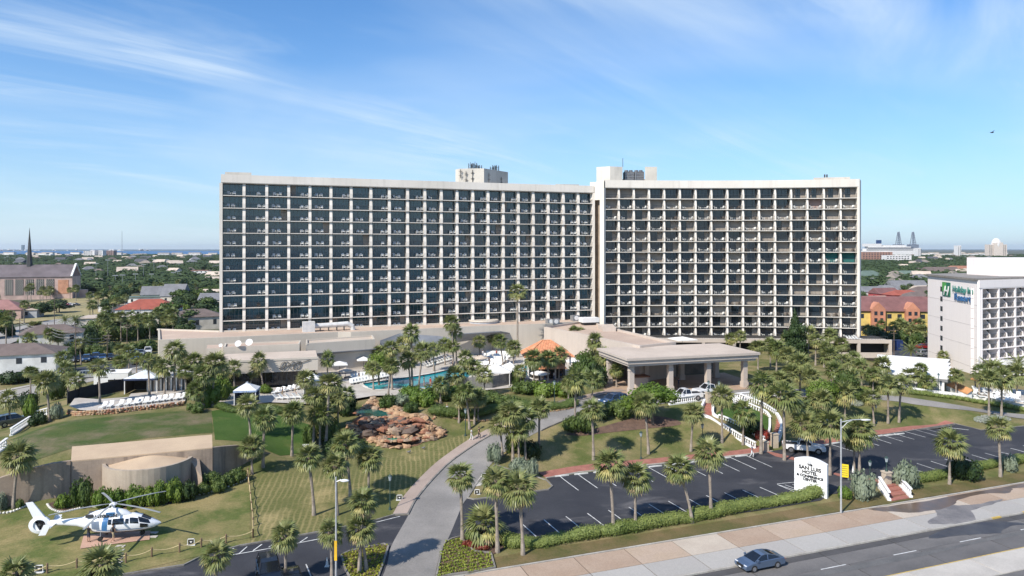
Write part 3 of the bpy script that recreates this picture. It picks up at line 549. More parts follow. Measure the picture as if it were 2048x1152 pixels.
def tower(name, label, xs, Yf, zc, nfl, par, depth, wkind, wing, finw=.55):
    """xs: bay boundaries in the photo; Yf(t): distance; zc: underside of the parapet; par: parapet height"""
    n = len(xs)-1; P = [Vector(((x-CX)*Yf(i/n)/F, Yf(i/n), 0)) for i, x in enumerate(xs)]
    root = empty(name, (P[0].x, P[0].y, 0), 0, label, 'hotel tower'); inv = Matrix.Translation(-Vector((P[0].x, P[0].y, 0)))
    L = lambda p: Vector((p[0]-P[0].x, p[1]-P[0].y, p[2] if len(p) > 2 else 0))
    nrm = []
    for i in range(n+1):
        d = (P[min(n, i+1)]-P[max(0, i-1)]).normalized(); nrm.append(Vector((-d.y, d.x, 0)))      # inwards
    BD = 1.75
    zb = zc-FH*nfl
    for k in range(nfl+1):
        z = zc-FH*k; a = MB(); m = len(P); vs = []
        for i in range(m):
            for o, zz in ((-.14, z), (-.14, z-.16), (BD+.3, z-.16), (BD+.3, z), (.04, z)): q = L(P[i]+nrm[i]*o); vs.append((q.x, q.y, zz))
        for i in range(m-1):
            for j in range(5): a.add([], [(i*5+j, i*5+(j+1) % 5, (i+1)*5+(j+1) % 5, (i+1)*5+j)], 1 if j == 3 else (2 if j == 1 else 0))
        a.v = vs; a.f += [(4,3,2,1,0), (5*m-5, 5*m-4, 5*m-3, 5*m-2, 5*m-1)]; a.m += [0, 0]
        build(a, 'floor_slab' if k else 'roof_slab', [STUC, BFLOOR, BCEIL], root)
    # parapet band and the body behind
    a = MB(); vs = []
    for i in range(n+1):
        for o, zz in ((-.3, zc), (-.3, zc+par), (.5, zc+par), (.5, zc)): q = L(P[i]+nrm[i]*o); vs.append((q.x, q.y, zz))
    a.add(vs, [(i*4+j, i*4+(j+1) % 4, (i+1)*4+(j+1) % 4, (i+1)*4+j) for i in range(n) for j in range(4)]+[(3,2,1,0), (4*n, 4*n+1, 4*n+2, 4*n+3)]); build(a, 'parapet', STUC, root)
    a = MB(); front = [L(P[i]+nrm[i]*(BD+.34)) for i in range(n+1)]; back = [L(P[i]+nrm[i]*depth) for i in range(n+1)]
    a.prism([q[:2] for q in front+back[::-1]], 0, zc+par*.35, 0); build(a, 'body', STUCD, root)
    # sloping dividing walls
    for i in range(n+1):
        a = MB(); w = finw/2*(1 if 0 < i < n else 1.0)
        t = Vector((nrm[i].y, -nrm[i].x, 0)); prof = []
        for k in range(nfl):
            z1 = zc-FH*k-.15; z0 = zc-FH*(k+1)
            if i in (0, n): pr = [(-.21, z0-.15), (-.21, z1+.01), (BD+.32, z1+.01), (BD+.32, z0-.15)] if 1 else [(-.1, z0), (-.1, z1), (BD+.32, z1), (BD+.32, z0)]
            else: pr = [(-.2, z0-.15), (-.17, z0+.95), (.30, z1+.01), (BD+.32, z1+.01), (BD+.32, z0-.15)]
            m = len(pr); vs = [L(P[i]+t*s*w+nrm[i]*o)+Vector((0, 0, z)) for s in (-1, 1) for o, z in pr]
            a.add(vs, [tuple(range(m)), tuple(range(2*m-1, m-1, -1))]+[(j, j+m, (j+1) % m+m, (j+1) % m) for j in range(m)])
        build(a, 'end_wall' if i in (0, n) else 'dividing_wall', STUC, root)
    for k in range(nfl):
        z0 = zc-FH*(k+1); hgt = FH-.15
        for i in range(n):
            a, b = P[i], P[i+1]; d = b-a; wl = d.length-finw; rz = math.atan2(d.y, d.x); d.normalize(); nn = Vector((-d.y, d.x, 0))
            o = a+d*finw/2; cell = (i, k)
            kind = wkind(i, k); g, f = WIN[kind[0]]
            q = L(o+nn*(BD-.02)); w = obj('window', g, root, (q.x, q.y, z0), rz, (wl, 1, hgt)); obj('frame', f, w)
            if kind[1] is not None:
                for c in kind[1]: obj('curtain', CUR[c], w)
            q = L(o+nn*.06); obj('railing', RAIL, root, (q.x, q.y, z0), rz, (wl, 1, 1))
            furn = kind[2]
            for j, (fx, fy, rr, me, what) in enumerate(furn):
                pw = o+d*(fx*wl)+nn*fy
                PCH.append((i, k, Matrix.Translation((pw.x, pw.y, z0+.001)) @ Matrix.Rotation(rz+rr, 4, 'Z'), me, what, wing, j, furn))
    return root, P, nrm, L
xl = [442,488,533.5,577.5,620,662,702.5,742,779,815.5,850,883,914.5,946,976.5,1007,1037,1067,1096.7,1127,1156.8,1187]
random.seed(11)
def wk_left(i, k):
    fur = []
    side = .66 if i % 2 else .30
    r = random.random()
    if k < 9 and r < .93 or r < .45:
        s = random.uniform(-.05, .05); fur = [(side+s, .75, .1+random.uniform(-.3, .3), 0, 'chair'), (side+s+.26, .8, -.1+random.uniform(-.3, .3), 0, 'chair')]
        if random.random() < .12: fur = fur[:1]
    elif r < .8: fur = [(side, .8, .2, 1, 'chair')]
    return (i % 2, [2 if i % 2 else 1] if random.random() < .06 else None, fur)
tl, PL, NL, LL = tower('hotel_tower', 'long left hotel wing, twelve storeys of balconies with white sloping dividing walls', xl, lambda t: 155+28.5*(1.16*t-.16*t*t), 44.56, 12, 1.75, 17, wk_left, 'left', .62)
xr = [1209,1238,1268,1298.4,1328.8,1360,1391.5,1423,1455,1486.5,1518.5,1550.5,1582.5,1615,1648,1681.5,1716]
def wk_right(i, k):
    fur = []; r = random.random(); c = None
    if k == 1: c = [0] if i in (0, 3, 4, 5) else ([3] if i == 13 else ([0] if i >= 12 else None))
    elif k == 0: c = [0] if i < 3 else ([1, 2] if i > 11 else None)
    elif k == 2: c = [0] if 10 <= i <= 12 or i in (14, 15) else ([1] if r < .6 else None)
    elif k == 3: c = [0] if 7 <= i <= 10 else ([5] if r < .4 else None)
    elif k == 6 and i > 13: c = [4]
    elif k == 9: c = [0] if i in (4, 5) or i > 11 else None
    elif k == 10: c = [0] if 6 <= i <= 10 else None
    else: c = [1] if r < .34 else ([0] if r < .42 else ([2] if r < .5 else None))
    r = random.random()
    if k > 0 and r < .82:
        m = 0 if random.random() < .62 else 1
        fur = [(.28, .7, 1.0+random.uniform(-.4, .4), m, 'chair'), (.76, .75, -1.0+random.uniform(-.4, .4), m, 'chair')]
        if random.random() < .6: fur.append((.52, .8, 0, 2, 'table'))
        if random.random() < .1: fur = fur[:1]
    return (2 if random.random() < .75 else 3, c, fur)
tr, PR, NR, LR = tower('hotel_tower', 'right hotel wing, sunlit blocks of square balconies with mixed curtains and chairs', xr, lambda t: 182+11*t*(1-t)-2.5*t, 45.75, 14, 1.95, 17, wk_right, 'right', .44)
# furniture: the 300 that show largest stand alone, the rest is one mass
PCH.sort(key=lambda c: (c[3] == 1, c[5] != 'left', c[1] > 8, c[0]))
left = MB(); cnt = 0
for i, k, M, me, what, wing, j, fur in PCH:
    mesh = (CHM+[TBM])[me]
    if cnt < 290 and what == 'chair':
        same = [f for f in fur if f[4] == 'chair']; side = '' if len(same) < 2 else ('left ' if j == 0 else 'right ')
        o = obj('balcony_chair', mesh, None); o.matrix_world = M; cnt += 1
        tag(o, '%s%s armchair, %s balcony from the left, %s row from the top, %s wing' % (side, 'white' if me == 0 else 'brown', nth(i+1), nth(k+1), wing), 'chair', 'armchairs on the hotel balconies')
    else:
        o = len(left.v); left.v += [tuple(M @ v.co) for v in mesh.vertices]; left.f += [tuple(x+o for x in p.vertices) for p in mesh.polygons]; left.m += [1 if me == 1 else 0]*len(mesh.polygons)
build(left, 'balcony_furniture', [CHAIRW, CHAIRD], kind='stuff', label='white and brown chairs and small tables on the remaining hotel balconies', cat='furniture')
# roof blocks, parapet huts and the link between the towers
ROOFH = mat('roof_hut_stucco', (.58,.54,.47), .85, scale=.1, stain=.15)
METAL = mat('galvanised', (.36,.37,.38), .45, metal=.5, scale=2, col2=(.24,.25,.26)); DARKM = mat('dark_steel', (.05,.05,.05), .6)
def atW(px, Y, z): return Vector(((px-CX)*Y/F, Y, z))
def block(root, name, poly, z0, z1, m, off): a = MB(); a.prism([(p[0]-off.x, p[1]-off.y) for p in poly], z0, z1); return build(a, name, m, root)
offL = Vector((PL[0].x, PL[0].y, 0)); offR = Vector((PR[0].x, PR[0].y, 0))
ph = block(tl, 'penthouse', [atW(911,184,0)[:2], atW(918,181.5,0)[:2], atW(968,181,0)[:2], atW(1016,190,0)[:2], atW(1016,194,0)[:2], atW(911,194,0)[:2]], 44, 50.6, ROOFH, offL)
block(tl, 'roof_hut', [atW(450,160,0)[:2], atW(503,161.5,0)[:2], atW(503,168,0)[:2], atW(450,166,0)[:2]], 44, 47.4, ROOFH, offL)
block(tl, 'roof_hut', [atW(1111,187,0)[:2], atW(1158,188,0)[:2], atW(1158,193,0)[:2], atW(1111,192,0)[:2]], 44, 47.1, ROOFH, offL)
a = MB()
def ant(a, x, y, z, h, n):
    a.tube([(x, y, z), (x, y, z+h)], .06, 5)
    for k in range(n): zz = z+h*(.35+.6*k/max(1, n)); a.box(x-.5, x+.5, y-.05, y+.05, zz, zz+.06); a.box(x-.55, x-.35, y-.12, y+.12, zz-.5, zz+.5); a.box(x+.35, x+.55, y-.12, y+.12, zz-.45, zz+.55)
random.seed(5)
for px, h, n in ((941,2.4,2),(946,2.0,3),(950,2.6,2),(955,1.8,2),(960,1.6,2),(984,1.2,2),(989,1.5,2),(994,1.4,2)):
    q = atW(px, 187+random.uniform(-1, 1), 50.6); ant(a, q.x-offL.x, q.y-offL.y, 50.55, h, n)
build(a, 'antenna_cluster', DARKM, ph)
for px, z, h in ((932,46.6,3.4),(945,47,3.2),(921,48,2.4),(978,47,2.6),(1003,46.8,2.2)):
    Yw = 181.25 if px < 968 else 181+(px-968)/48*9-.3; q = atW(px, Yw-.15, z); a = MB(); x, y = q.x-offL.x, q.y-offL.y; a.tube([(x, y, z), (x, y, z+h)], .06, 5)
    for t in (.3, .75): a.box(x-.45, x+.45, y-.05, y+.05, z+h*t, z+h*t+.07); a.box(x-.1, x+.1, y-.14, y-.02, z+h*t-.35, z+h*t+.35)
    build(a, 'antenna', DARKM, ph)
# link block and the shaded flank between the wings
block(tr, 'link_wall', [atW(1188,186,0)[:2], atW(1200.5,183.9,0)[:2], atW(1200.5,200,0)[:2], atW(1188,200,0)[:2]], 0, 46.9, mat('link_shade_stucco', (.30,.24,.18), .85, stain=.1), offR)  # shade of the recess is put into this darker stucco colour
block(tr, 'link_beam', [atW(1180,184.1,0)[:2], atW(1200,182.6,0)[:2], atW(1200,183.8,0)[:2], atW(1180,185.9,0)[:2]], 42.6, 47.3, STUC, offR)
block(tr, 'corner_pier', [atW(1199.5,181.8,0)[:2], atW(1208,181.3,0)[:2], atW(1208,184,0)[:2], atW(1199.5,184.4,0)[:2]], 6, 47.7, STUC, offR)
block(tr, 'corner_pier', [atW(1717,178.9,0)[:2], atW(1719.5,178.9,0)[:2], atW(1722,184,0)[:2], atW(1717,184,0)[:2]], 6, 47.7, STUC, offR)
ph2 = block(tr, 'penthouse', [atW(1193,188,0)[:2], atW(1220,186,0)[:2], atW(1245,187,0)[:2], atW(1245,196,0)[:2], atW(1193,196,0)[:2]], 44, 51.7, ROOFH, offR)
block(tr, 'penthouse', [atW(1290,187,0)[:2], atW(1314,187,0)[:2], atW(1314,196,0)[:2], atW(1290,196,0)[:2]], 44, 51.7, ROOFH, offR)
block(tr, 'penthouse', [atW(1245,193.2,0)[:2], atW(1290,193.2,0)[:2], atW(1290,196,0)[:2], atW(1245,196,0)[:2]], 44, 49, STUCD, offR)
block(tr, 'roof_hut', [atW(1627,186,0)[:2], atW(1700,184,0)[:2], atW(1700,190,0)[:2], atW(1627,192,0)[:2]], 44, 48.7, ROOFH, offR)
for px in (1257, 1277):
    q = atW(px, 190, 46); a = MB(); x, y = q.x-offR.x, q.y-offR.y; a.box(x-1.25, x+1.25, y-1.4, y+1.4, 46, 50.6); a.cone((x-.6, y, 50.6), .55, .5, .5, 10); a.cone((x+.6, y, 50.6), .55, .5, .5, 10)
    for t in range(6): a.box(x-1.3, x+1.3, y-1.47, y-1.42, 46.4+t*.7, 46.5+t*.7, 1)
    a.bar((x-1.3, y-1.5, 46), (x-.9, y-1.5, 50.6), .15, mi=1); build(a, 'cooling_unit', [mat('cooling_steel', (.12,.12,.13), .5, metal=.4, scale=1.5, col2=(.2,.2,.2)), METAL], tr)
a = MB(); q = atW(1246, 187, 51.7); a.tube([(q.x-offR.x, q.y+.3-offR.y, 51.7), (q.x-offR.x, q.y+.3-offR.y, 54)], .07, 5); build(a, 'mast', DARKM, tr)
a = MB(); q = atW(1651, 186, 48.7); a.cone((q.x-offR.x, q.y+.5-offR.y, 48.7), .2, .2, .9, 8); a.cone((q.x+.6-offR.x, q.y+.5-offR.y, 48.7), .2, .2, .9, 8); build(a, 'vent_pipe', DARKM, tr)
# ---------------------------------------------------------------- plants
PALMG = leafmat('palm_green', (.13,.17,.05), (.26,.265,.105), .42, .25)
PALMY = leafmat('palm_yellowing', (.30,.30,.09), (.42,.36,.15), .5, .2)
PALMD = leafmat('palm_dead', (.36,.28,.17), (.24,.17,.10), .8, .1)
TRUNK = mat('palm_trunk', (.32,.27,.22), .95, scale=1.5, col2=(.20,.165,.135), fine=.25, fscale=9)
BARK = mat('bark', (.17,.13,.10), .95, scale=2, fine=.25)
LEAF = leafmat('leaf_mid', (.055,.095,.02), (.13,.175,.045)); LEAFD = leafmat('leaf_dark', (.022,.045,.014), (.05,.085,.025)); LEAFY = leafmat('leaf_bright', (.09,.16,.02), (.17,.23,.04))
LEAFS = leafmat('leaf_silver', (.16,.20,.13), (.27,.31,.22)); LEAFR = leafmat('leaf_red', (.30,.04,.03), (.16,.06,.03)); LEAFH = leafmat('leaf_hedge', (.15,.20,.05), (.24,.28,.08))
FARL = leafmat('leaf_far', (.030,.055,.020), (.085,.12,.042), .9, .1)
def frond(mb, M, L=1., seg=9, mi=0, droop=.35, fan=1.25, pet=.75):
    """fan frond along +x: stalk, then blades folded about a drooping rib"""
    vs = [(0,-.025,0),(0,.025,0),(pet*L,.015,.02*L),(pet*L,-.015,.02*L)]; fs = [(0,1,2,3)]
    for j in range(seg):
        t = (j/(seg-1)*2-1); a = t*fan; bl = (.95-.25*abs(t)**1.5)*L*random.uniform(.88, 1.08)
        dx, dy = math.cos(a), math.sin(a); w = .085*L; k = len(vs); b = pet*L
        d1, d2 = droop*.18*L+.03*abs(t), droop*L*random.uniform(.75, 1.25)+.15*abs(t)*L
        vs += [(b,0,.02*L),(b+dx*bl*.5-dy*w,dy*bl*.5+dx*w,-d1+.05*L*(j%2)),(b+dx*bl*.5+dy*w,dy*bl*.5-dx*w,-d1-.03*L),(b+dx*bl,dy*bl,-d2)]
        fs += [(k,k+1,k+2),(k+1,k+3,k+2)]
    mb.add([M @ Vector(v) for v in vs], fs, mi)
def fr_list(n, seed, R0=1.0):
    random.seed(seed); o = []
    for i in range(n):
        t = (i+.5)/n; el = math.radians(82-118*t**.9+random.uniform(-7, 7)); az = i*2.39996+random.uniform(-.2, .2)
        o.append((Matrix.Rotation(az, 4, 'Z') @ Matrix.Rotation(-el, 4, 'Y'), el, R0*random.uniform(.9, 1.1)))
    return o
def crown_mesh(seed, n=38, L=1.0, dead=10):
    a = MB(); b = MB()
    for M, el, l in fr_list(n, seed): frond(a, M, l*L, 9, 1 if (el < math.radians(-8) and random.random() < .35) else 0, .28+.25*(el < .3))
    for i in range(dead):
        M = Matrix.Rotation(random.uniform(0, 6.28), 4, 'Z') @ Matrix.Rotation(math.radians(random.uniform(28, 68)), 4, 'Y'); frond(b, M, L*random.uniform(.75, .95), 7, 0, .15, .8, .6)
    a.blob((0, 0, -.1), .28, .28, .35, 6, 4, 0)
    return a.mesh('crown', [PALMG, PALMY]), b.mesh('dead_fronds', PALMD)
CROWNS = [crown_mesh(100+i, (40, 30, 46, 36, 26, 42, 34, 50)[i], 1.0, (14, 6, 22, 10, 3, 28, 18, 8)[i]) for i in range(8)]
FRM = []
for i in range(5):
    a = MB(); random.seed(40+i); frond(a, Matrix.Identity(4), 1.0, 11, 0, (.3, .42, .55, .35, .2)[i], 1.3 if i < 4 else .85, .75); FRM.append(a.mesh('frond', (PALMG, PALMG, PALMG, PALMY, PALMD)[i]))
NPALM = 0
def trunk_mesh(top, r=.17, kn=7):
    a = MB(); top = Vector(top); pts = []; rs = []
    for i in range(kn):
        t = i/(kn-1); pts.append(Vector((top.x*t**1.5, top.y*t**1.5, top.z*t))); rs.append(r*(1.35-.55*min(1, t*3) if t < .34 else .82+.1*math.sin(i*2.1)+(.25 if t > .93 else 0)))
    a.tube([Vector((0, 0, -.3))]+pts, [r*1.5]+rs, 8); return a.mesh('trunk', TRUNK)
def palm(cx, cy, bx, by, R0=None, near=False, label=None, v=None, group='palms on the hotel grounds', z=None):
    """crown centre and foot as seen in the photograph; the foot stands on the ground"""
    global NPALM; NPALM += 1; random.seed(900+NPALM)
    b = R(bx, by) if z is None else G(bx, by, z); h = (by-cy)*b.y/F; dx = (cx-bx)*b.y/F; dx = max(-.25*h, min(.25*h, dx))
    R0 = (R0 or random.uniform(.98, 1.15))*random.uniform(.95, 1.16)
    root = empty('palm_tree', b, 0, label, 'palm tree', group)
    top = Vector((dx, random.uniform(-.3, .3), h))
    obj('trunk', trunk_mesh(top, .125+.009*h), root); v = (NPALM*5) % 8 if v is None else v; rz = random.uniform(0, 6.28)
    if near:
        cr = obj('crown', NUB, root, top)
        for M, el, l in fr_list(36, 500+NPALM):
            k = 0 if el > .6 else (1 if el > .1 else (2 if random.random() < .75 else 3)); o = obj('frond', FRM[k], cr); o.matrix_local = Matrix.Rotation(rz, 4, 'Z') @ M @ Matrix.Scale(l*R0, 4)
        for i in range((16, 8, 22)[NPALM % 3]):
            M = Matrix.Rotation(random.uniform(0, 6.28), 4, 'Z') @ Matrix.Rotation(math.radians(random.uniform(25, 66)), 4, 'Y'); o = obj('dead_frond', FRM[4], cr); o.matrix_local = M @ Matrix.Scale(R0*random.uniform(.75, .95), 4)
    else:
        ks = (R0*random.uniform(.9, 1.08), R0*random.uniform(.9, 1.08), R0*random.uniform(.82, 1.15)); tx = (random.uniform(-.16, .16), random.uniform(-.16, .16), rz)
        for q_, nm in ((0, 'crown'), (1, 'dead_fronds')): o = obj(nm, CROWNS[v][q_], root, top, rz, ks); o.rotation_euler = tx
    return root
_n = MB(); _n.blob((0, 0, -.15), .3, .3, .42, 8, 5); NUB = _n.mesh('crown', BARK)
def leafcloud(lobes, n, size, seed, fill=.8, flat=.5):
    """leaf faces spread over and inside ellipsoid lobes (x, y, z, rx, ry, rz)"""
    r = np.random.default_rng(seed); lo = np.array(lobes, float); w = (lo[:, 3]*lo[:, 4]+lo[:, 4]*lo[:, 5]+lo[:, 3]*lo[:, 5]); idx = r.choice(len(lo), n, p=w/w.sum()); q = lo[idx]
    d = r.normal(size=(n, 3)); d /= np.linalg.norm(d, axis=1)[:, None]; rad = r.uniform(fill, 1.04, n)**.6; bump = 1+.13*np.sin(d[:, 0]*7+q[:, 0]*3)*np.cos(d[:, 1]*6+q[:, 1])
    c = q[:, :3]+d*q[:, 3:]*(rad*bump)[:, None]
    nn = d+r.normal(scale=flat, size=(n, 3)); nn /= np.linalg.norm(nn, axis=1)[:, None]; up = r.normal(size=(n, 3)); a = np.cross(nn, up); a /= np.linalg.norm(a, axis=1)[:, None]; b = np.cross(nn, a); s = size*r.uniform(.6, 1.3, n)[:, None]
    a *= s; b *= s*.62
    return np.stack([c-a, c-b*1.0, c+a, c+b], 1).reshape(-1, 3)
def np_mesh(name, V, mats, core=None):
    nq = len(V)//4; me = bpy.data.meshes.new(name)
    F4 = [tuple(range(4*i, 4*i+4)) for i in range(nq)] if core else None
    if core:
        me.from_pydata([tuple(v) for v in V]+core.v, [], F4+[tuple(x+len(V) for x in f) for f in core.f])
    else:
        me.vertices.add(len(V)); me.vertices.foreach_set('co', np.asarray(V, np.float32).ravel()); me.loops.add(len(V)); me.loops.foreach_set('vertex_index', np.arange(len(V), dtype=np.int32)); me.polygons.add(nq)
        me.polygons.foreach_set('loop_start', np.arange(0, 4*nq, 4, dtype=np.int32)); me.polygons.foreach_set('loop_total', np.full(nq, 4, np.int32)); me.update(calc_edges=True)
    me.materials.append(mats); me.update(); return me
def cloudmesh(name, lobes, n, size, seed, m, core=.72):
    c = MB()
    for l in lobes: c.blob(l[:3], l[3]*core, l[4]*core, l[5]*core, 7, 5, jit=.1)
    return np_mesh(name, leafcloud(lobes, n, size, seed), m, c)
def shrub_lobes(seed, k=5, spread=.6):
    r = random.Random(seed); return [(0, 0, .45, .62, .62, .5)]+[(spread*math.cos(i*6.28/k+r.random()), spread*math.sin(i*6.28/k+r.random()), r.uniform(.3, .55), r.uniform(.35, .5), r.uniform(.35, .5), r.uniform(.3, .45)) for i in range(k)]
SHR = {m.name: [cloudmesh('foliage', shrub_lobes(i), 900, .085, i, m) for i in range(3)] for m in (LEAF, LEAFD, LEAFY, LEAFS, LEAFR)}
NSH = 0
def shrub(px, py, w, h, m=None, label=None, z=None, group=None, name='shrub', P=None):
    """w, h: width and height in the photograph's pixels"""
    global NSH; NSH += 1; m = m or LEAF; b = P if P is not None else (R(px, py) if z is None else G(px, py, z)); s = b.y/F
    random.seed(NSH); root = empty(name, b, random.uniform(0, 6), label, 'shrub', group)
    obj('foliage', SHR[m.name][NSH % 3], root, sc=(w*s/2.1, w*s/2.1*random.uniform(.75, 1), h*s/.95)); st = MB(); st.cone((0, 0, -.1), .07, .04, .4, 5); obj('stem', st.mesh('stem', BARK), root); return root
def tree_lobes(seed, k=9):
    r = random.Random(seed); o = [(0, 0, .72, .30, .30, .26)]
    for i in range(k): a = i*6.28/k+r.uniform(-.3, .3); d = r.uniform(.16, .34); o.append((d*math.cos(a), d*math.sin(a), r.uniform(.45, .86)-.25*d, r.uniform(.13, .22), r.uniform(.13, .22), r.uniform(.10, .17)))
    return o
def trunk_tree(h=1.): a = MB(); a.tube([(0,0,-.03),(.01,0,.25),(0,.02,.55)], [.032,.024,.016], 7); [a.tube([(0,0,.3),(.12*math.cos(t),.12*math.sin(t),.5),(.2*math.cos(t),.2*math.sin(t),.66)], [.016,.01,.006], 5) for t in (0,1.6,3.1,4.6)]; return a.mesh('trunk', BARK)
TTR = trunk_tree()
TREES = {m.name: [cloudmesh('crown', tree_lobes(20+i), 2600, .026, i, m, .6) for i in range(3)] for m in (LEAF, LEAFY)}
TREES['leaf_dark'] = [cloudmesh('crown', [(0,0,.14+.085*i,(.36-.035*i)*1.0,(.36-.035*i),.13) for i in range(10)]+[(.2*math.cos(i*1.3),.2*math.sin(i*1.3),.15+.06*i,.15,.15,.1) for i in range(9)], 3600, .028, 9, LEAFD, .7)]
NT = 0
def tree(px, py, w, h, m, label, P=None, group=None, name='broadleaf_tree'):
    global NT; NT += 1; b = P if P is not None else R(px, py); s = b.y/F; random.seed(NT)
    root = empty(name, b, random.uniform(0, 6), label, 'tree', group); k = (w*s/.9, w*s/.9, h*s); obj('trunk', TTR, root, sc=k); L = TREES[m.name]; obj('crown', L[NT % len(L)], root, sc=k); return root
# --- palms: (crown x, crown y, foot x, foot y, radius, note)
NEAR = [(38,915,27,1016,1.25,'leaning palm in front of the shaded concrete wall at the left edge'),(201,1135,203,1215,1.1,'low bushy palm below the helicopter, cut by the picture bottom'),(28,1150,28,1225,1.0,'palm crown in the bottom left corner'),
 (430,1116,432,1190,.88,'palm with pale dead fronds beside the striped kerb bay, bottom edge'),(570,1074,572,1165,.85,'palm with pale trunk beside the black parked car'),(660,1068,664,1160,.9,'bushy palm left of the tall lamp post and yellow banner'),
 (721,1058,733,1143,.95,'left palm rising from the bottom flower bed'),(725,1008,719,1146,.9,'taller palm in the bottom flower bed, behind its neighbour'),(617,915,628,1031,1.1,'tall palm standing alone on the mown lawn'),(670,932,674,1031,1.0,'palm on the mown lawn behind the lamp head'),
 (689,892,701,998,1.2,'tallest palm on the mown lawn near the rock cascade'),(737,918,737,992,1.1,'short palm between lawn lamp and mown lawn'),(503,895,504,948,1.15,'stout palm at the end of the concrete wall'),
 (920,956,925,1082,1.1,'palm at the left rim of the purple flower bed'),(990,966,995,1105,1.1,'palm behind the purple flower bed, second in its row'),(1038,982,1046,1110,1.15,'palm at the left end of the clipped hedge'),
 (1219,932,1227,1065,1.1,'tall palm in the hedge, first from the left along the lot'),(1270,957,1271,1058,1.05,'shorter palm in the hedge, second along the lot'),(1358,940,1384,1046,1.1,'leaning palm in the hedge, third along the lot'),(1417,908,1422,1035,1.15,'tall palm with shaggy dead fronds, fourth along the hedge'),
 (1899,888,1899,969,1.15,'round-headed palm on the grass right of the red steps'),(1999,858,2001,954,1.2,'palm on the roadside grass near the right edge'),(1717,862,1719,946,1.3,'right palm of the pair beside the yellow banner'),(1708,880,1708,944,1.05,'left palm of the pair beside the yellow banner'),(1659,850,1660,951,1.35,'big green palm on the brick path behind the white sign'),(1612,852,1616,926,1.35,'palm in front of the white pickup on the lot')]
for c in NEAR: palm(c[0], c[1], c[2], c[3], c[4], True, c[5])
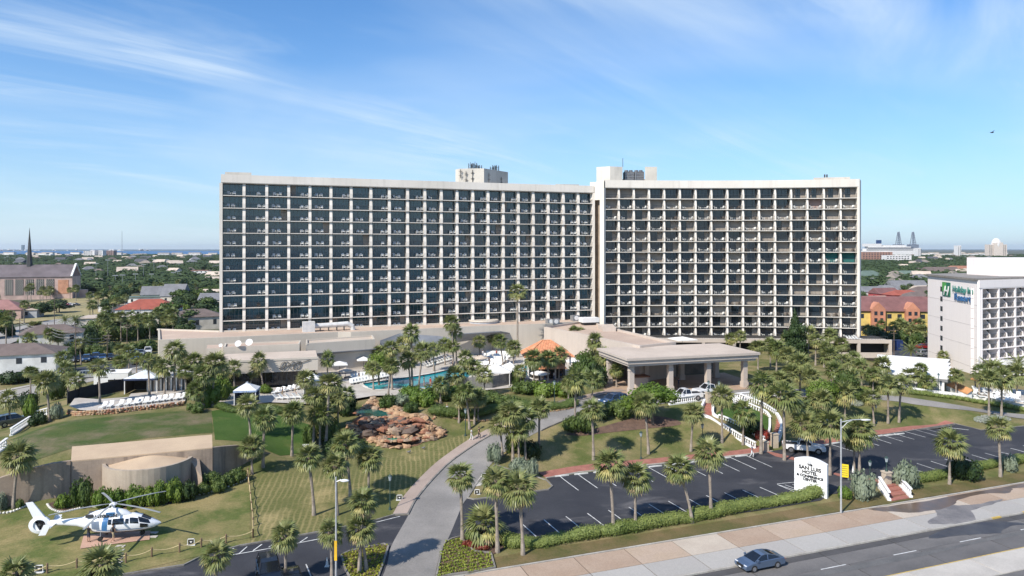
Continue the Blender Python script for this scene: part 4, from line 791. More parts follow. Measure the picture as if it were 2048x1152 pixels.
MID = [(94,764,99,843,1.25,'palm at the left end of the stone terrace wall'),(197,736,200,813,1.2,'palm in front of the dark screen fence'),(134,741,138,799,1.2,'palm beside the narrow shaded street'),(124,717,131,781,1.1,'palm behind the one beside the narrow street'),(116,673,117,710,1.1,'small palm beside the white house'),
 (160,687,162,730,1.1,'palm beside the parked cars in the left lot'),(241,724,245,762,1.1,'palm behind the white trailer'),(241,699,243,745,1.1,'palm at the street behind the trailer'),(256,704,258,748,1.0,'palm next to the street behind the trailer'),(294,724,299,792,1.15,'palm in front of the tent with blue-edged roof'),
 (328,736,329,793,1.15,'palm in front of the striped cabana curtains'),(350,703,349,785,1.25,'tall palm behind the striped cabana'),(362,717,364,767,1.0,'palm to the right of the striped cabana'),(387,783,400,817,1.15,'leaning palm at the right end of the loungers'),(408,752,407,816,1.15,'palm in the bright shrubs beside the lawn'),
 (390,724,391,785,1.0,'palm before the left annex wall'),(429,727,425,813,1.25,'tall palm in the bright shrubs before the annex'),(466,738,469,785,1.15,'palm before the annex left of the small white cabana'),(517,724,526,778,1.1,'twin palm before the annex glass, taller'),(514,742,500,776,1.0,'twin palm before the annex glass, lower'),
 (495,811,501,874,1.15,'palm on the bright green lawn'),(528,839,526,934,1.1,'palm leaning over the concrete wing wall'),(587,827,584,912,1.2,'palm at the edge of the watered lawn'),(630,794,627,895,1.2,'palm with bare pale trunk left of the cascade'),(660,768,652,901,1.15,'tall palm in the shrubs left of the cascade'),(657,806,655,860,1.1,'lower palm in the shrubs left of the cascade'),(655,720,655,765,1.15,'palm beside the pool umbrella near the annex'),
 (782,698,784,781,1.15,'palm on the near rim of the pool'),(822,668,824,771,1.15,'highest palm on the pool rim'),(817,722,820,773,1.15,'palm left of the pool bridge'),(845,706,837,789,1.1,'leaning palm over the pool'),(782,734,776,802,1.1,'palm above the cascade planting'),
 (903,647,907,733,1.2,'tall palm in front of the pool pavilion'),(911,663,913,730,1.15,'second palm in front of the pool pavilion'),(905,694,908,733,1.1,'lower palm in front of the pool pavilion'),(931,719,926,773,1.2,'palm left of the grey pool fence'),(945,736,946,773,1.15,'palm at the left corner of the grey pool fence'),(910,752,905,778,1.1,'short palm between pool and fence'),
 (999,684,1006,730,1.15,'palm among the crowded loungers'),(1026,696,1028,760,1.2,'palm in front of the grey pool fence'),(1055,646,1056,697,1.15,'left palm of the group behind the tiled hut'),(1075,645,1068,697,1.2,'right palm of the group behind the tiled hut'),(1062,664,1062,700,1.15,'front palm of the group behind the tiled hut'),
 (1107,670,1108,705,1.15,'palm behind the tiled roof ridge'),(1149,664,1150,715,1.15,'left palm of the pair behind the tiled hut'),(1161,668,1161,712,1.1,'right palm of the pair behind the tiled hut'),(1189,684,1190,738,1.3,'palm at the left of the entrance canopy'),(1067,719,1068,777,1.1,'left palm before the tiled bar'),(1096,719,1096,769,1.1,'middle palm before the tiled bar'),(1119,712,1118,762,1.1,'right palm before the tiled bar'),
 (1151,762,1150,862,1.25,'palm on the lawn beside the rising driveway'),(1186,760,1184,797,1.15,'palm at the driveway near the canopy'),(1184,820,1187,920,1.2,'tall palm on the lawn above the lot, left'),(1079,818,1078,905,1.15,'palm right of the driveway clump'),(1023,827,1026,925,1.2,'left tall palm of the clump at the driveway'),(1048,842,1051,925,1.15,'right palm of the clump at the driveway'),(999,853,1005,912,1.1,'low palm of the clump at the driveway'),(1036,862,1038,930,1.1,'front palm of the clump at the driveway'),
 (931,785,939,858,1.2,'tallest palm of the small grove by the walk'),(918,800,918,845,1.0,'left palm of the small grove by the walk'),(950,799,949,848,1.1,'third palm of the small grove by the walk'),(957,795,956,838,1.0,'right palm of the small grove by the walk'),
 (1289,811,1297,908,1.15,'palm on the lawn in front of the bushy oak'),(1386,826,1382,903,1.1,'palm on the lawn left of the curved stair'),(1444,795,1444,885,1.25,'palm beside the balustrade of the curved stair'),(1486,826,1486,890,1.1,'palm inside the curved stair garden'),(1523,772,1522,908,1.5,'big palm behind the stair with bright green head'),(1568,796,1569,921,1.45,'big palm at the foot of the curved stair'),
 (1235,649,1237,670,1.15,'leftmost palm below the right wing'),(1262,647,1264,670,1.2,'second palm below the right wing'),(1290,659,1292,684,1.2,'third palm below the right wing'),(1325,654,1324,684,1.15,'fourth palm below the right wing'),(1345,652,1345,685,1.15,'fifth palm below the right wing'),(1363,646,1362,687,1.2,'sixth palm below the right wing'),(1425,666,1425,694,1.15,'palm behind the canopy roof, middle'),(1404,678,1404,696,1.05,'low palm behind the canopy roof'),(1462,677,1462,700,1.2,'palm behind the canopy roof, right'),
 (1512,649,1512,692,1.2,'left palm of the pair below the right wing terrace'),(1529,660,1529,692,1.2,'right palm of the pair below the right wing terrace'),(1516,694,1516,745,1.25,'palm on the upper lawn behind the canopy'),(1554,699,1553,745,1.15,'second palm on the upper lawn behind the canopy'),(1597,677,1597,710,1.2,'palm in front of the dark conical tree'),(1619,668,1616,717,1.25,'palm right of the dark conical tree'),(1633,682,1631,731,1.25,'thick-headed palm in the right cluster'),(1659,670,1657,720,1.25,'back palm in the right cluster'),(1650,698,1648,735,1.15,'front palm in the right cluster'),(1660,715,1662,780,1.15,'palm with long trunk before the blue awning'),
 (1599,727,1600,790,1.3,'palm with yellowish crown right of the canopy'),(1580,748,1580,795,1.2,'low palm right of the canopy'),(1776,770,1776,847,1.25,'left palm of the pair on the right lawn'),(1803,772,1798,845,1.3,'right palm of the pair on the right lawn'),(1744,797,1748,852,1.1,'short palm beside the lawn lantern'),(1688,786,1690,842,1.3,'palm on the right lawn near the stones'),(1687,724,1687,765,1.2,'palm near the garage corner'),(1706,718,1706,745,1.1,'palm right of the garage corner'),(1684,690,1684,725,1.2,'palm in front of the garage'),(1764,732,1764,766,1.2,'palm before the white scalloped roof'),
 (1820,752,1820,778,1.2,'palm before the restaurant windows'),(1856,764,1856,786,1.1,'small palm before the restaurant wall'),(1912,752,1912,794,1.15,'palm beside the orange sloping roof'),(1887,712,1888,735,1.0,'palm behind the scalloped roof'),(1977,758,1978,834,1.2,'left palm before the pool terrace on the right'),(2005,760,2003,832,1.25,'right palm before the pool terrace on the right'),(2034,750,2034,796,1.25,'palm at the right edge beside the terrace'),(1989,738,1990,775,1.2,'palm behind the pair on the right terrace'),(1960,745,1958,790,1.1,'palm beside the orange canopy')]
MID += [(866, 700, 868, 742, 1.1, 'palm right of the leaning pool palm'), (888, 690, 890, 730, 1.1, 'palm behind the pool, near the rust shrub'), (958, 684, 960, 722, 1.1, 'slim palm before the pavilion roof edge'), (984, 676, 986, 708, 1.1, 'slim palm behind the crowded loungers'), (1012, 664, 1014, 700, 1.1, 'slim palm at the drum pavilion'), (758, 704, 760, 735, 1.1, 'palm at the annex awning end'), (806, 690, 807, 735, 1.1, 'palm behind the bright pool tree'), (745, 738, 747, 780, 1.1, 'palm left of the leaning bright tree'), (690, 790, 692, 830, 1.1, 'palm above the dark cascade shrub'), (676, 800, 676, 858, 1.1, 'palm left of the upper cascade pond'), (640, 830, 640, 900, 1.1, 'palm with low crown in the shrubs beside the watered lawn'), (612, 760, 612, 800, 1.0, 'palm at the corner cabana'), (1208, 714, 1209, 756, 1.1, 'palm left of the first canopy column'), (1232, 742, 1233, 775, 0.9, 'low palm between the canopy columns'), (1135, 770, 1137, 800, 1.0, 'palm at the hedge before the bar'), (1040, 742, 1042, 776, 1.0, 'palm at the right corner of the pool fence'), (968, 752, 969, 790, 1.0, 'palm in the hedge below the fence'), (880, 770, 881, 806, 1.0, 'palm in the dense shrubs below the bridge'), (1480, 672, 1480, 706, 1.1, 'palm behind the canopy corner'), (1540, 690, 1541, 735, 1.1, 'palm between the two upper lawn palms'), (1575, 712, 1576, 765, 1.2, 'palm right of the upper lawn palms'), (1560, 758, 1562, 800, 1.2, 'palm at the drive behind the stair'), (1622, 756, 1623, 806, 1.25, 'palm at the drive beside the bright tree'), (1705, 756, 1706, 800, 1.15, 'palm at the drive near the pale stones'), (1722, 736, 1723, 772, 1.15, 'palm behind the drive at the scalloped roof corner'), (1745, 750, 1746, 785, 1.15, 'palm before the left end of the scalloped roof'), (1668, 742, 1669, 790, 1.2, 'palm beside the blue awning'), (1640, 800, 1641, 870, 1.2, 'palm on the shaded lawn right of the stair'), (1600, 820, 1601, 880, 1.15, 'palm behind the big lot palm'), (1840, 740, 1841, 780, 1.1, 'palm in front of the scalloped roof, right'), (1383, 668, 1384, 692, 1.1, 'small palm just behind the canopy roof'), (1245, 664, 1246, 690, 1.1, 'low palm at the foot of the right wing'), (1573, 676, 1573, 705, 1.1, 'palm left of the dark conical tree'), (1640, 655, 1640, 700, 1.2, 'tall back palm in the right cluster'), (272, 716, 273, 752, 1.1, 'palm behind the tent'), (312, 730, 313, 780, 1.1, 'palm between tent and striped cabana'), (440, 742, 441, 795, 1.05, 'palm left of the small white cabana'), (372, 744, 373, 800, 1.05, 'palm at the right end of the striped cabana'), (60, 745, 61, 790, 1.1, 'palm on the verge of the narrow street'), (150, 760, 151, 806, 1.05, 'palm at the corner of the screen fence'), (20, 800, 20, 850, 1.1, 'palm at the left picture edge above the stair rail')]
for c in MID: palm(c[0], c[1], c[2], c[3], c[4], False, c[5])
p = palm(1035, 585, 1035, 715, 1.45, False, 'very tall lone palm rising in front of the left wing', 4)
random.seed(77)
k = 0
for px, py in [(48,640),(55,600),(62,596),(80,602),(86,600),(93,604),(101,592),(118,590),(134,586),(140,592),(152,596),(178,606),(196,618),(222,612),(226,622),(238,628),(250,620),(212,655),(205,672),(226,668),(242,676),(262,672),(276,676),(291,670),(303,666),(318,660),(332,668),(344,662),(285,590),(296,596),(310,580),(322,588),(356,582),(12,690),(18,660),(70,684),(100,707),(60,720),(330,642),(218,680),(300,682),(346,678),(186,640),(372,600),(391,588),(150,574),(240,590),(262,584)]:
    k += 1; HL = 'in front of the red brick church' if px < 165 and py < 620 else ('beside the wide avenue' if px < 260 and py < 640 else ('between the white house and the red-roofed house' if px < 330 and py > 640 else 'near the grey church house left of the hotel')); h = random.uniform(5, 8); b = G(px, py+6, 0); palm(px, py+6-h*F/b.y, px, py+6, random.uniform(1.1, 1.6), False, 'neighbourhood palm '+HL, None, 'palms in the neighbourhood', 0)
k = 0
for px, py in [(1736,668),(1748,675),(1762,662),(1788,668),(1800,660),(1808,668),(1818,664),(1828,670),(1838,664),(1846,672),(1732,650)]:
    k += 1; h = random.uniform(3.2, 5.2); b = G(px, py+14, 0); palm(px, py+14-h*F/b.y, px, py+14, random.uniform(1.2, 1.6), False, 'palm in front of the yellow and orange houses, %s from the left' % nth(k), None, 'palms by the coloured houses', 0)
# date palms: long feather fronds
def feather_crown(n, seed):
    random.seed(seed); a = MB()
    for i in range(n):
        el = math.radians(75-95*(i+.5)/n); az = i*2.4; M = Matrix.Rotation(az, 4, 'Z') @ Matrix.Rotation(-el, 4, 'Y'); L = 2.6; prev = None
        for j in range(9):
            t = j/8; x = L*t; z = -.9*t*t*L*.5; w = .38*math.sin(math.pi*min(1, .15+t*.85)); 
            if j < 8:
                for s in (-1, 1): a.add([M @ Vector(q) for q in ((x, 0, z), (x+.16, 0, z-.03), (x+.38, s*w, z-.16-.1*t))], [(0, 1, 2)]); a.add([M @ Vector(q) for q in ((x+.15, 0, z-.02), (x+.3, 0, z-.06), (x+.5, s*w*.95, z-.2-.1*t))], [(0, 1, 2)])
    return a.mesh('crown', PALMG)
FEA = feather_crown(44, 3)
for px, py, by, lab in ((1822,700,722,'date palm with feathery fronds behind the scalloped roof'),(1979,735,760,'date palm with feathery fronds on the right pool terrace'),(2036,728,760,'feathery date palm at the right edge'),(85,700,729,'bushy date palm beside the white house'),(130,640,655,'wide date palm beside the avenue'),(150,640,656,'second wide date palm beside the avenue'),(940,785,800,'small blue-green fan palm in the pool hedge')):
    b = R(px, by); root = empty('date_palm', b, 0, lab, 'palm tree'); h = (by-py)*b.y/F; obj('trunk', trunk_mesh((0, 0, h), .22), root); obj('crown', FEA, root, (0, 0, h), sc=(.6,)*3 if px == 940 else None)
palm(967, 1052, 968, 1088, 1.2, True, 'short green palm in the middle of the flower bed')
# --- trees and shrubs
tree(1305, 848, 100, 84, LEAFY, 'broad bright green bushy tree on the lawn before the canopy')
tree(1270, 838, 60, 50, LEAFY, 'bright green bushy tree left of the broad one')
tree(1590, 722, 66, 104, LEAFD, 'dark green conical tree in front of the right wing')
tree(1645, 838, 80, 80, LEAFY, 'bright green tree right of the curved stair')
tree(758, 768, 66, 66, LEAFY, 'bright green tree leaning over the pool')
tree(1690, 800, 50, 60, LEAF, 'mid green tree before the restaurant drive')
random.seed(12)
SHRUBS = [(166,1014,44,60,LEAF,'tall green shrub at the left foot of the round bunker'),(126,1017,36,30,LEAFY,'low bright shrub left of the tall green one'),(205,1016,44,44,LEAFY,'bright shrub behind the helicopter rotor mast'),(236,1016,38,40,LEAFY,'bright shrub below the round bunker wall, left'),(266,1014,42,46,LEAFY,'bright shrub below the round bunker wall, middle'),(296,1012,40,40,LEAFY,'bright shrub below the round bunker wall, right'),(322,1008,44,48,LEAFY,'large bright shrub at the right end of the round wall'),(350,1004,44,50,LEAFY,'largest bright shrub right of the round wall'),(376,1000,40,40,LEAFD,'dark shrub before the bunker buttress'),(424,970,42,28,LEAF,'round clipped bush beside the bunker'),(406,988,36,24,LEAF,'low green hedge-like shrub under the round clipped bush'),(436,984,36,24,LEAF,'second low shrub under the round clipped bush'),(456,972,34,26,LEAF,'low bush right of the round clipped one'),(478,964,38,30,LEAF,'shrub before the stained wing wall'),(40,1015,20,18,LEAF,'small dry shrub below the shaded wall'),(5,1018,26,34,LEAFS,'grey shrub at the left picture edge'),
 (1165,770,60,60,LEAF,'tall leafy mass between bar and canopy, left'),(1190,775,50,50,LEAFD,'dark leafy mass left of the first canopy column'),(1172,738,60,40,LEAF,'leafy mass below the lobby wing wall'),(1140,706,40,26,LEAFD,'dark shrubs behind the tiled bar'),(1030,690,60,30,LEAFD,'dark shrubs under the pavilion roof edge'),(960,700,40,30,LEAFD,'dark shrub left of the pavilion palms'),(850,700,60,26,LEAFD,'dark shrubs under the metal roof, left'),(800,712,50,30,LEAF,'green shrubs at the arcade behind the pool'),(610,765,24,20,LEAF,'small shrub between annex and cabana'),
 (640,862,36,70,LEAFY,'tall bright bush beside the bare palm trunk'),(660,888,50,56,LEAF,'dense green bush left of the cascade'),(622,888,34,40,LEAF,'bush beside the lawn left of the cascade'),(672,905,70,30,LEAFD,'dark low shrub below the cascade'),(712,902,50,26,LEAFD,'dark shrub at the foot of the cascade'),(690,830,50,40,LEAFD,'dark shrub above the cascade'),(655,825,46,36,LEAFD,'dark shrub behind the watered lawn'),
 (820,800,50,30,LEAFY,'bright shrub above the cascade, left'),(845,812,56,34,LEAFY,'bright shrub above the cascade, right'),(800,812,40,26,LEAFS,'pale shrub near the pool rim'),(775,818,40,30,LEAF,'shrub above the upper cascade pool'),(820,828,40,26,LEAF,'shrub on the stone slope'),
 (418,812,50,50,LEAFY,'bright shrub behind the palms at the lounger terrace'),(440,800,46,50,LEAFY,'bright shrub left of the small white cabana'),(395,824,40,20,LEAF,'low shrub at the end of the lounger terrace'),(530,786,40,18,LEAFY,'small shrub before the annex glass'),(466,786,26,14,LEAFY,'low shrub at the annex corner'),
 (55,820,40,38,LEAFD,'dark shrub beside the narrow street'),(62,838,34,50,LEAFY,'bright shrub above the white stair rail'),(110,800,44,60,LEAF,'green shrub behind the palm at the terrace end'),(75,850,46,26,LEAFD,'spiky dark shrub at the white rail'),(115,838,34,34,PALMY,'pale spiky plant by the terrace wall'),
 (20,768,60,26,LEAFD,'hedge shrub in front of the white house, left'),(60,762,60,26,LEAFD,'hedge shrub in front of the white house, right'),(145,712,60,30,LEAFD,'shrubs beside the guest lot'),
 (1050,786,70,26,LEAF,'shrub at the corner of the grey pool fence'),(1085,792,70,30,LEAFY,'bright shrub before the tiled bar, left'),(1125,790,70,26,LEAFY,'bright shrub before the tiled bar, right'),(1035,768,36,36,LEAF,'banana-like plants at the grey pool fence'),(880,800,70,34,LEAF,'dense shrub below the pool bridge'),(925,800,60,30,LEAFY,'shrub below the grey fence, left'),(975,806,70,26,LEAF,'shrub below the grey fence, right'),(1010,812,60,24,LEAF,'low shrub at the walk bend'),
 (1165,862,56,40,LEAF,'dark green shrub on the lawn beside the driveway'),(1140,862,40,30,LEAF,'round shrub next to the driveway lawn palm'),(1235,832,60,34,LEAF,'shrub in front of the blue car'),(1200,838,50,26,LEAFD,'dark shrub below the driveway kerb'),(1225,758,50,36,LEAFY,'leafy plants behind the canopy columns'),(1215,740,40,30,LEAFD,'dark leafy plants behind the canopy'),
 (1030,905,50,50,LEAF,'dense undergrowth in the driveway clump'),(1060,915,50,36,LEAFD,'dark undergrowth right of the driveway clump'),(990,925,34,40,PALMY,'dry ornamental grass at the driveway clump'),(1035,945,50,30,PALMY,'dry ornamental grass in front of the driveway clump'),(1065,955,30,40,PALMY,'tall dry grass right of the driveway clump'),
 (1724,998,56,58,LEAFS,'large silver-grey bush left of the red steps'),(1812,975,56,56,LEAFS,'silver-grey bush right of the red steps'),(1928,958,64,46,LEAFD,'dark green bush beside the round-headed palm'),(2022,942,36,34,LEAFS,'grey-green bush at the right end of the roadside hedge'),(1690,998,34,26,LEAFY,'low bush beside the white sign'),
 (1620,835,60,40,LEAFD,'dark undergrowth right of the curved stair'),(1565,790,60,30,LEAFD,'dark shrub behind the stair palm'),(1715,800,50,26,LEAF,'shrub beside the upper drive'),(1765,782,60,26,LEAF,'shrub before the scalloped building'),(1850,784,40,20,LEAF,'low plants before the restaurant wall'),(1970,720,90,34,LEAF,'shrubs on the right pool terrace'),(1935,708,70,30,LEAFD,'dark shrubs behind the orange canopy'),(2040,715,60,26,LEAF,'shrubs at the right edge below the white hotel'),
 (1500,866,50,30,LEAFD,'dark planting inside the stair garden'),(1525,880,30,24,LEAFR,'reddish plants beside the stair'),(700,715,40,34,LEAFR,'red flowering bougainvillea beside the annex awning'),(718,722,30,26,LEAFR,'second red flowering bush beside the annex awning'),(875,712,34,40,LEAFR,'rust-coloured shrub at the pool edge'),(930,694,36,44,LEAFR,'rust-coloured shrub before the pavilion'),(972,704,30,26,LEAFY,'small green shrub before the pavilion'),
 (948,1080,44,24,LEAFY,'yellow-green leafy plants in the flower bed'),(940,1094,34,14,LEAFR,'purple-red plants in the flower bed, left'),(962,1098,40,14,LEAFR,'purple-red plants in the flower bed, middle'),(985,1092,26,14,LEAFR,'purple-red plants in the flower bed, right')]
for s in SHRUBS: shrub(*s[:2], s[2], s[3], s[4] if s[4] is not PALMY else LEAFS, s[5])
# more dense planting in front of the right wing and along the upper terrace
def mound(name, lobes, n, size, m, label, cat, core=.8, kind=None):
    c = MB()
    for l in lobes: c.blob(l[:3], l[3]*core, l[4]*core, l[5]*core, 8, 5)
    o = obj(name, np_mesh(name, leafcloud(lobes, n, size, len(lobes), .85), m, c), None, label=label, cat=cat); 
    if kind: o['kind'] = kind
    return o
def hedge(px_pts, w, h, m, label, n=9000, size=.07, step=.55, wob=.18, cat='hedge'):
    pts = dens(spline(P2(px_pts)), step, False); lo = []
    for i, p in enumerate(pts): z = T(p.x, p.y); f = 1+wob*math.sin(i*.42)+wob*.5*math.sin(i*1.1); lo.append((p.x, p.y, z+h*.42*f, w*.62, w*.62, h*.58*f))
    return mound('hedge', lo, n, size, m, label, cat)
hedge([(1010,1086),(1030,1092),(1075,1092),(1130,1082),(1220,1068)], 1.5, 1.05, LEAFH, 'wavy clipped hedge along the lot, first length from the left')
hedge([(1232,1066),(1265,1061)], 1.5, 1.1, LEAFH, 'short length of clipped hedge between the first two palms', 3500)
hedge([(1278,1058),(1330,1048),(1376,1042)], 1.5, 1.1, LEAFH, 'clipped hedge between the second and the leaning palm', 7000)
hedge([(1386,1038),(1418,1034)], 1.5, 1.1, LEAFH, 'short clipped hedge between the leaning and the shaggy palm', 4000)
hedge([(1430,1031),(1480,1020),(1540,1010),(1600,1000),(1640,990)], 1.6, 1.15, LEAFH, 'long wavy clipped hedge ending at the white sign', 14000)
hedge([(1826,964),(1860,960),(1895,951)], 1.4, 1.0, LEAFH, 'clipped hedge between silver bush and round-headed palm', 5000)
hedge([(1950,940),(1975,935),(1995,930)], 1.3, .9, LEAFH, 'clipped hedge behind the roadside palm', 3500)
hedge([(2030,926),(2060,922),(2120,912)], 1.4, 1.0, LEAFH, 'clipped hedge at the right picture edge', 5000)
hedge([(870,828),(905,832),(960,830),(1000,820),(1060,818),(1110,818),(1145,812)], 2.2, 1.3, LEAF, 'curved clipped hedge between pool terrace and walk', 16000)
hedge([(560,826),(520,822),(470,824),(440,815)], 1.6, .9, LEAF, 'clipped hedge between watered lawn and cabana terrace', 9000)
hedge([(1800,786),(1860,792),(1920,800),(1990,812),(2060,824),(2140,838)], 1.3, .8, LEAFH, 'long low hedge on the far side of the upper drive', 12000)
hedge([(1700,778),(1740,782),(1770,785)], 1.2, .7, LEAFH, 'low hedge on the drive before the restaurant', 4000)
# flower beds and ground cover, countless tufts
def tufts(name, poly, m, label, cat, dens_=26, size=.1, rows=None, n=None):
    xs = [p.x for p in poly]; ys = [p.y for p in poly]; V = []; pts = []
    random.seed(len(xs)); y = min(ys)
    if rows:
        c, s = math.cos(rows), math.sin(rows)
        for i in range(-200, 200):
            for j in range(-200, 200):
                u_, v_ = i*.34, j*.62; x = (min(xs)+max(xs))/2+u_*c-v_*s+random.uniform(-.07, .07); yy = (min(ys)+max(ys))/2+u_*s+v_*c+random.uniform(-.07, .07)
                if min(xs) < x < max(xs) and min(ys) < yy < max(ys) and inside(x, yy, poly): pts.append((x, yy))
    else:
        for _ in range(n):
            x, yy = random.uniform(min(xs), max(xs)), random.uniform(min(ys), max(ys))
            if inside(x, yy, poly): pts.append((x, yy))
    lob = [(x, y, T(x, y)+.16, .17, .17, .16) for x, y in pts]
    o = obj(name, np_mesh(name, leafcloud(lob, len(lob)*dens_, size, 3, .6), m), None, label=label, cat=cat); o['kind'] = 'stuff'; return o
tufts('ground_cover', bedR, leafmat('bed_yellow_green', (.17,.24,.03), (.34,.36,.05)), 'rows of yellow-green ground cover right of the driveway mouth', 'ground cover', 24, .09, .5)
tufts('ground_cover', bedL, leafmat('bed_yellow_green2', (.20,.25,.03), (.42,.40,.05)), 'rows of yellow-green ground cover in the bed left of the driveway', 'ground cover', 24, .09, .5)
tufts('flower_patch', spline(P2([(1950,838),(1975,832),(2010,836),(2020,843),(1985,848),(1955,845)]), True, 3), leafmat('pale_flowers', (.45,.45,.42), (.30,.34,.24)), 'pale round flower patch on the right lawn', 'flowers', 14, .09, n=700)
tufts('flower_patch', spline(P2([(1690,802),(1712,798),(1728,804),(1722,812),(1700,812)]), True, 3), MATS['pale_flowers'], 'pale flower patch beside the upper drive', 'flowers', 14, .09, n=500)
# ---------------------------------------------------------------- podium, annex, canopy
ROOFT = mat('roof_membrane', (.52,.40,.31), .9, scale=.12, col2=(.44,.33,.26), fine=.08, fscale=3)
ROOFP = mat('roof_pale', (.55,.46,.38), .9, scale=.15, col2=(.46,.38,.31), fine=.08, fscale=3, stain=.0)
WALLG = mat('annex_stucco', (.56,.50,.42), .85, scale=.1, col2=(.50,.445,.375), stain=.08, fine=.04)
WALLB = mat('canopy_stucco', (.50,.43,.37), .85, scale=.2, col2=(.45,.385,.33), stain=.08, fine=.05)
DARKG = mat('dark_glazing', (.012,.013,.015), .12, scale=.4, col2=(.03,.026,.022), spec=.7)
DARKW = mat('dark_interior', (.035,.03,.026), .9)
WHITE = mat('white_render', (.74,.73,.71), .8, scale=.3, col2=(.66,.65,.63), fine=.04)
CANV = mat('white_canvas', (.80,.79,.76), .8, scale=.8, col2=(.72,.71,.69)); CANT = mat('tan_canvas', (.52,.44,.36), .85)
WATER = mat('pool_water', (.015,.26,.31), .06, scale=.25, col2=(.03,.34,.38), fine=.05, fscale=2, bump=.05); WATERG = mat('pond_water', (.04,.22,.15), .08, scale=.5, col2=(.07,.30,.20))
METR = mat('grey_metal_roof', (.26,.27,.29), .6, scale=.3, col2=(.20,.21,.23), fine=.08)
def wp(pts, z): return [G(x, y, z) for x, y in pts]
def ccw(p): a = sum(p[i][0]*p[(i+1) % len(p)][1]-p[(i+1) % len(p)][0]*p[i][1] for i in range(len(p))); return p if a > 0 else p[::-1]
def bld(name, pts, z0, z1, mats, parent=None, off=None, **kw):
    """block whose roof outline is given in the photograph at height z1; mats: wall, roof"""
    p = ccw([(q[0], q[1]) for q in (wp(pts, z1) if len(pts[0]) == 2 and off is None else pts)])
    a = MB(); a.prism(p, z0, z1, 0, 1 if isinstance(mats, (list, tuple)) and len(mats) > 1 else None); return build(a, name, mats, parent, **kw), p
def rim(name, poly, z, w, h, m, parent, out=.0):
    """parapet round a roof"""
    a = MB(); n = len(poly); c = Vector((sum(p[0] for p in poly)/n, sum(p[1] for p in poly)/n, 0)); 
    for i in range(n):
        p, q = Vector((*poly[i], 0)), Vector((*poly[(i+1) % n], 0)); d = (q-p).normalized(); nn = Vector((-d.y, d.x, 0)); p = p-d*out-nn*out; q = q+d*out-nn*out
        vs = [p, q, q+nn*w, p+nn*w]; a.prism([v[:2] for v in vs], z-.02, z+h-.003*i)
    return build(a, name, m, parent)
pod = empty('hotel_podium', (0, 0, 0), 0, 'long low flat-roofed hotel base with pinkish roof in front of the left wing', 'building')
_, pp_ = bld('wall', [(317,683),(480,676.5),(676,667),(702,667),(800,662.5),(930,656),(1000,653),(1090,650),(1192,643),(1192,634),(1000,644),(700,655),(440,664),(316,660)], 0, 11.6, [WALLG, ROOFT], pod)
rim('parapet', pp_, 11.6, .35, .35, WALLG, pod, .004)
_, p2 = bld('wall', [(447,697),(599,690),(602,683),(450,689)], 5, 11.1, [WALLG, ROOFT], pod); rim('parapet', p2, 11.1, .3, .25, WALLG, pod, .004)
_, p2 = bld('wall', [(413,697),(446,696),(446,689),(415,690)], 5, 11.0, [WALLG, ROOFT], pod)
_, p2 = bld('wall', [(612,690),(750,681),(745,673),(612,682)], 5, 10.9, [WALLG, ROOFP], pod); rim('parapet', p2, 10.9, .3, .3, WALLG, pod, .004)
an = empty('restaurant_annex', (0, 0, 0), 0, 'low beige annex with dark glass front and round script emblem beside the lawn', 'building')
fl, fr = G(452,779,DK), G(631,769,DK); ud = (fr-fl).normalized(); un = Vector((-ud.y, ud.x, 0)); Lw = (fr-fl).length
rot = math.atan2(ud.y, ud.x)
def loc_part(name, boxes, mats, parent, o=fl, r=rot, ud_=None):
    a = MB()
    for bx in boxes: a.box(*bx[:6], bx[6] if len(bx) > 6 else 0)
    ob = build(a, name, mats, parent); ob.location = (o.x, o.y, 0); ob.rotation_euler = (0, 0, r); return ob
loc_part('roof', [(-1.5, Lw+.4, -.5, 9.5, 8.0, 10.15), (-1.6, Lw+.5, -.6, -.45, 10.05, 10.4)], [WALLG], an)
loc_part('roof_deck', [(-1.45, Lw+.35, -.4, 9.4, 10.15, 10.2)], [ROOFP], an)
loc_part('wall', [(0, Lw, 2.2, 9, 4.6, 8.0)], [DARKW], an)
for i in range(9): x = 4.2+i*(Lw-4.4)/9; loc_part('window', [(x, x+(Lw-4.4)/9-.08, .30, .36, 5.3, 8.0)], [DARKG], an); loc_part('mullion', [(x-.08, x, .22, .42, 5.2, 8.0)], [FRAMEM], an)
loc_part('terrace_wall', [(-1.5, 4.1, .4, .7, 4.6, 8.0)], [DARKG], an)
em = empty('sign_emblem', (0, 0, 0)); em.parent = an
a = MB()
def ring3(a, cx, cz, r, w, e=1., sk=.0, n=20, y=-.62, mi=0, t0=0, t1=6.283):
    pts = []
    for i in range(n+1): t = t0+(t1-t0)*i/n; x = r*math.cos(t)*e; z = r*math.sin(t); pts.append((cx+x+sk*z, y, cz+z))
    a.tube(pts, w, 5, mi)
for cx_, e in ((Lw-5.6, .55), (Lw-5.1, .6), (Lw-4.0, .55), (Lw-3.3, .75), (Lw-2.9, .55)): ring3(a, cx_, 9.05, .72, .05, e, .25)
a.tube([(Lw-6.3,-.62,8.6),(Lw-5,-.62,9.0),(Lw-3.6,-.62,9.2),(Lw-2.4,-.62,9.5),(Lw-.9,-.62,9.95)], .06, 5); a.tube([(Lw-4.7,-.62,9.6),(Lw-4.3,-.62,9.3),(Lw-4.0,-.62,9.8)], .05, 5)
o = build(a, 'script_emblem', DARKM, an); o.location = (fl.x, fl.y, 0); o.rotation_euler = (0, 0, rot); bpy.data.objects.remove(em)
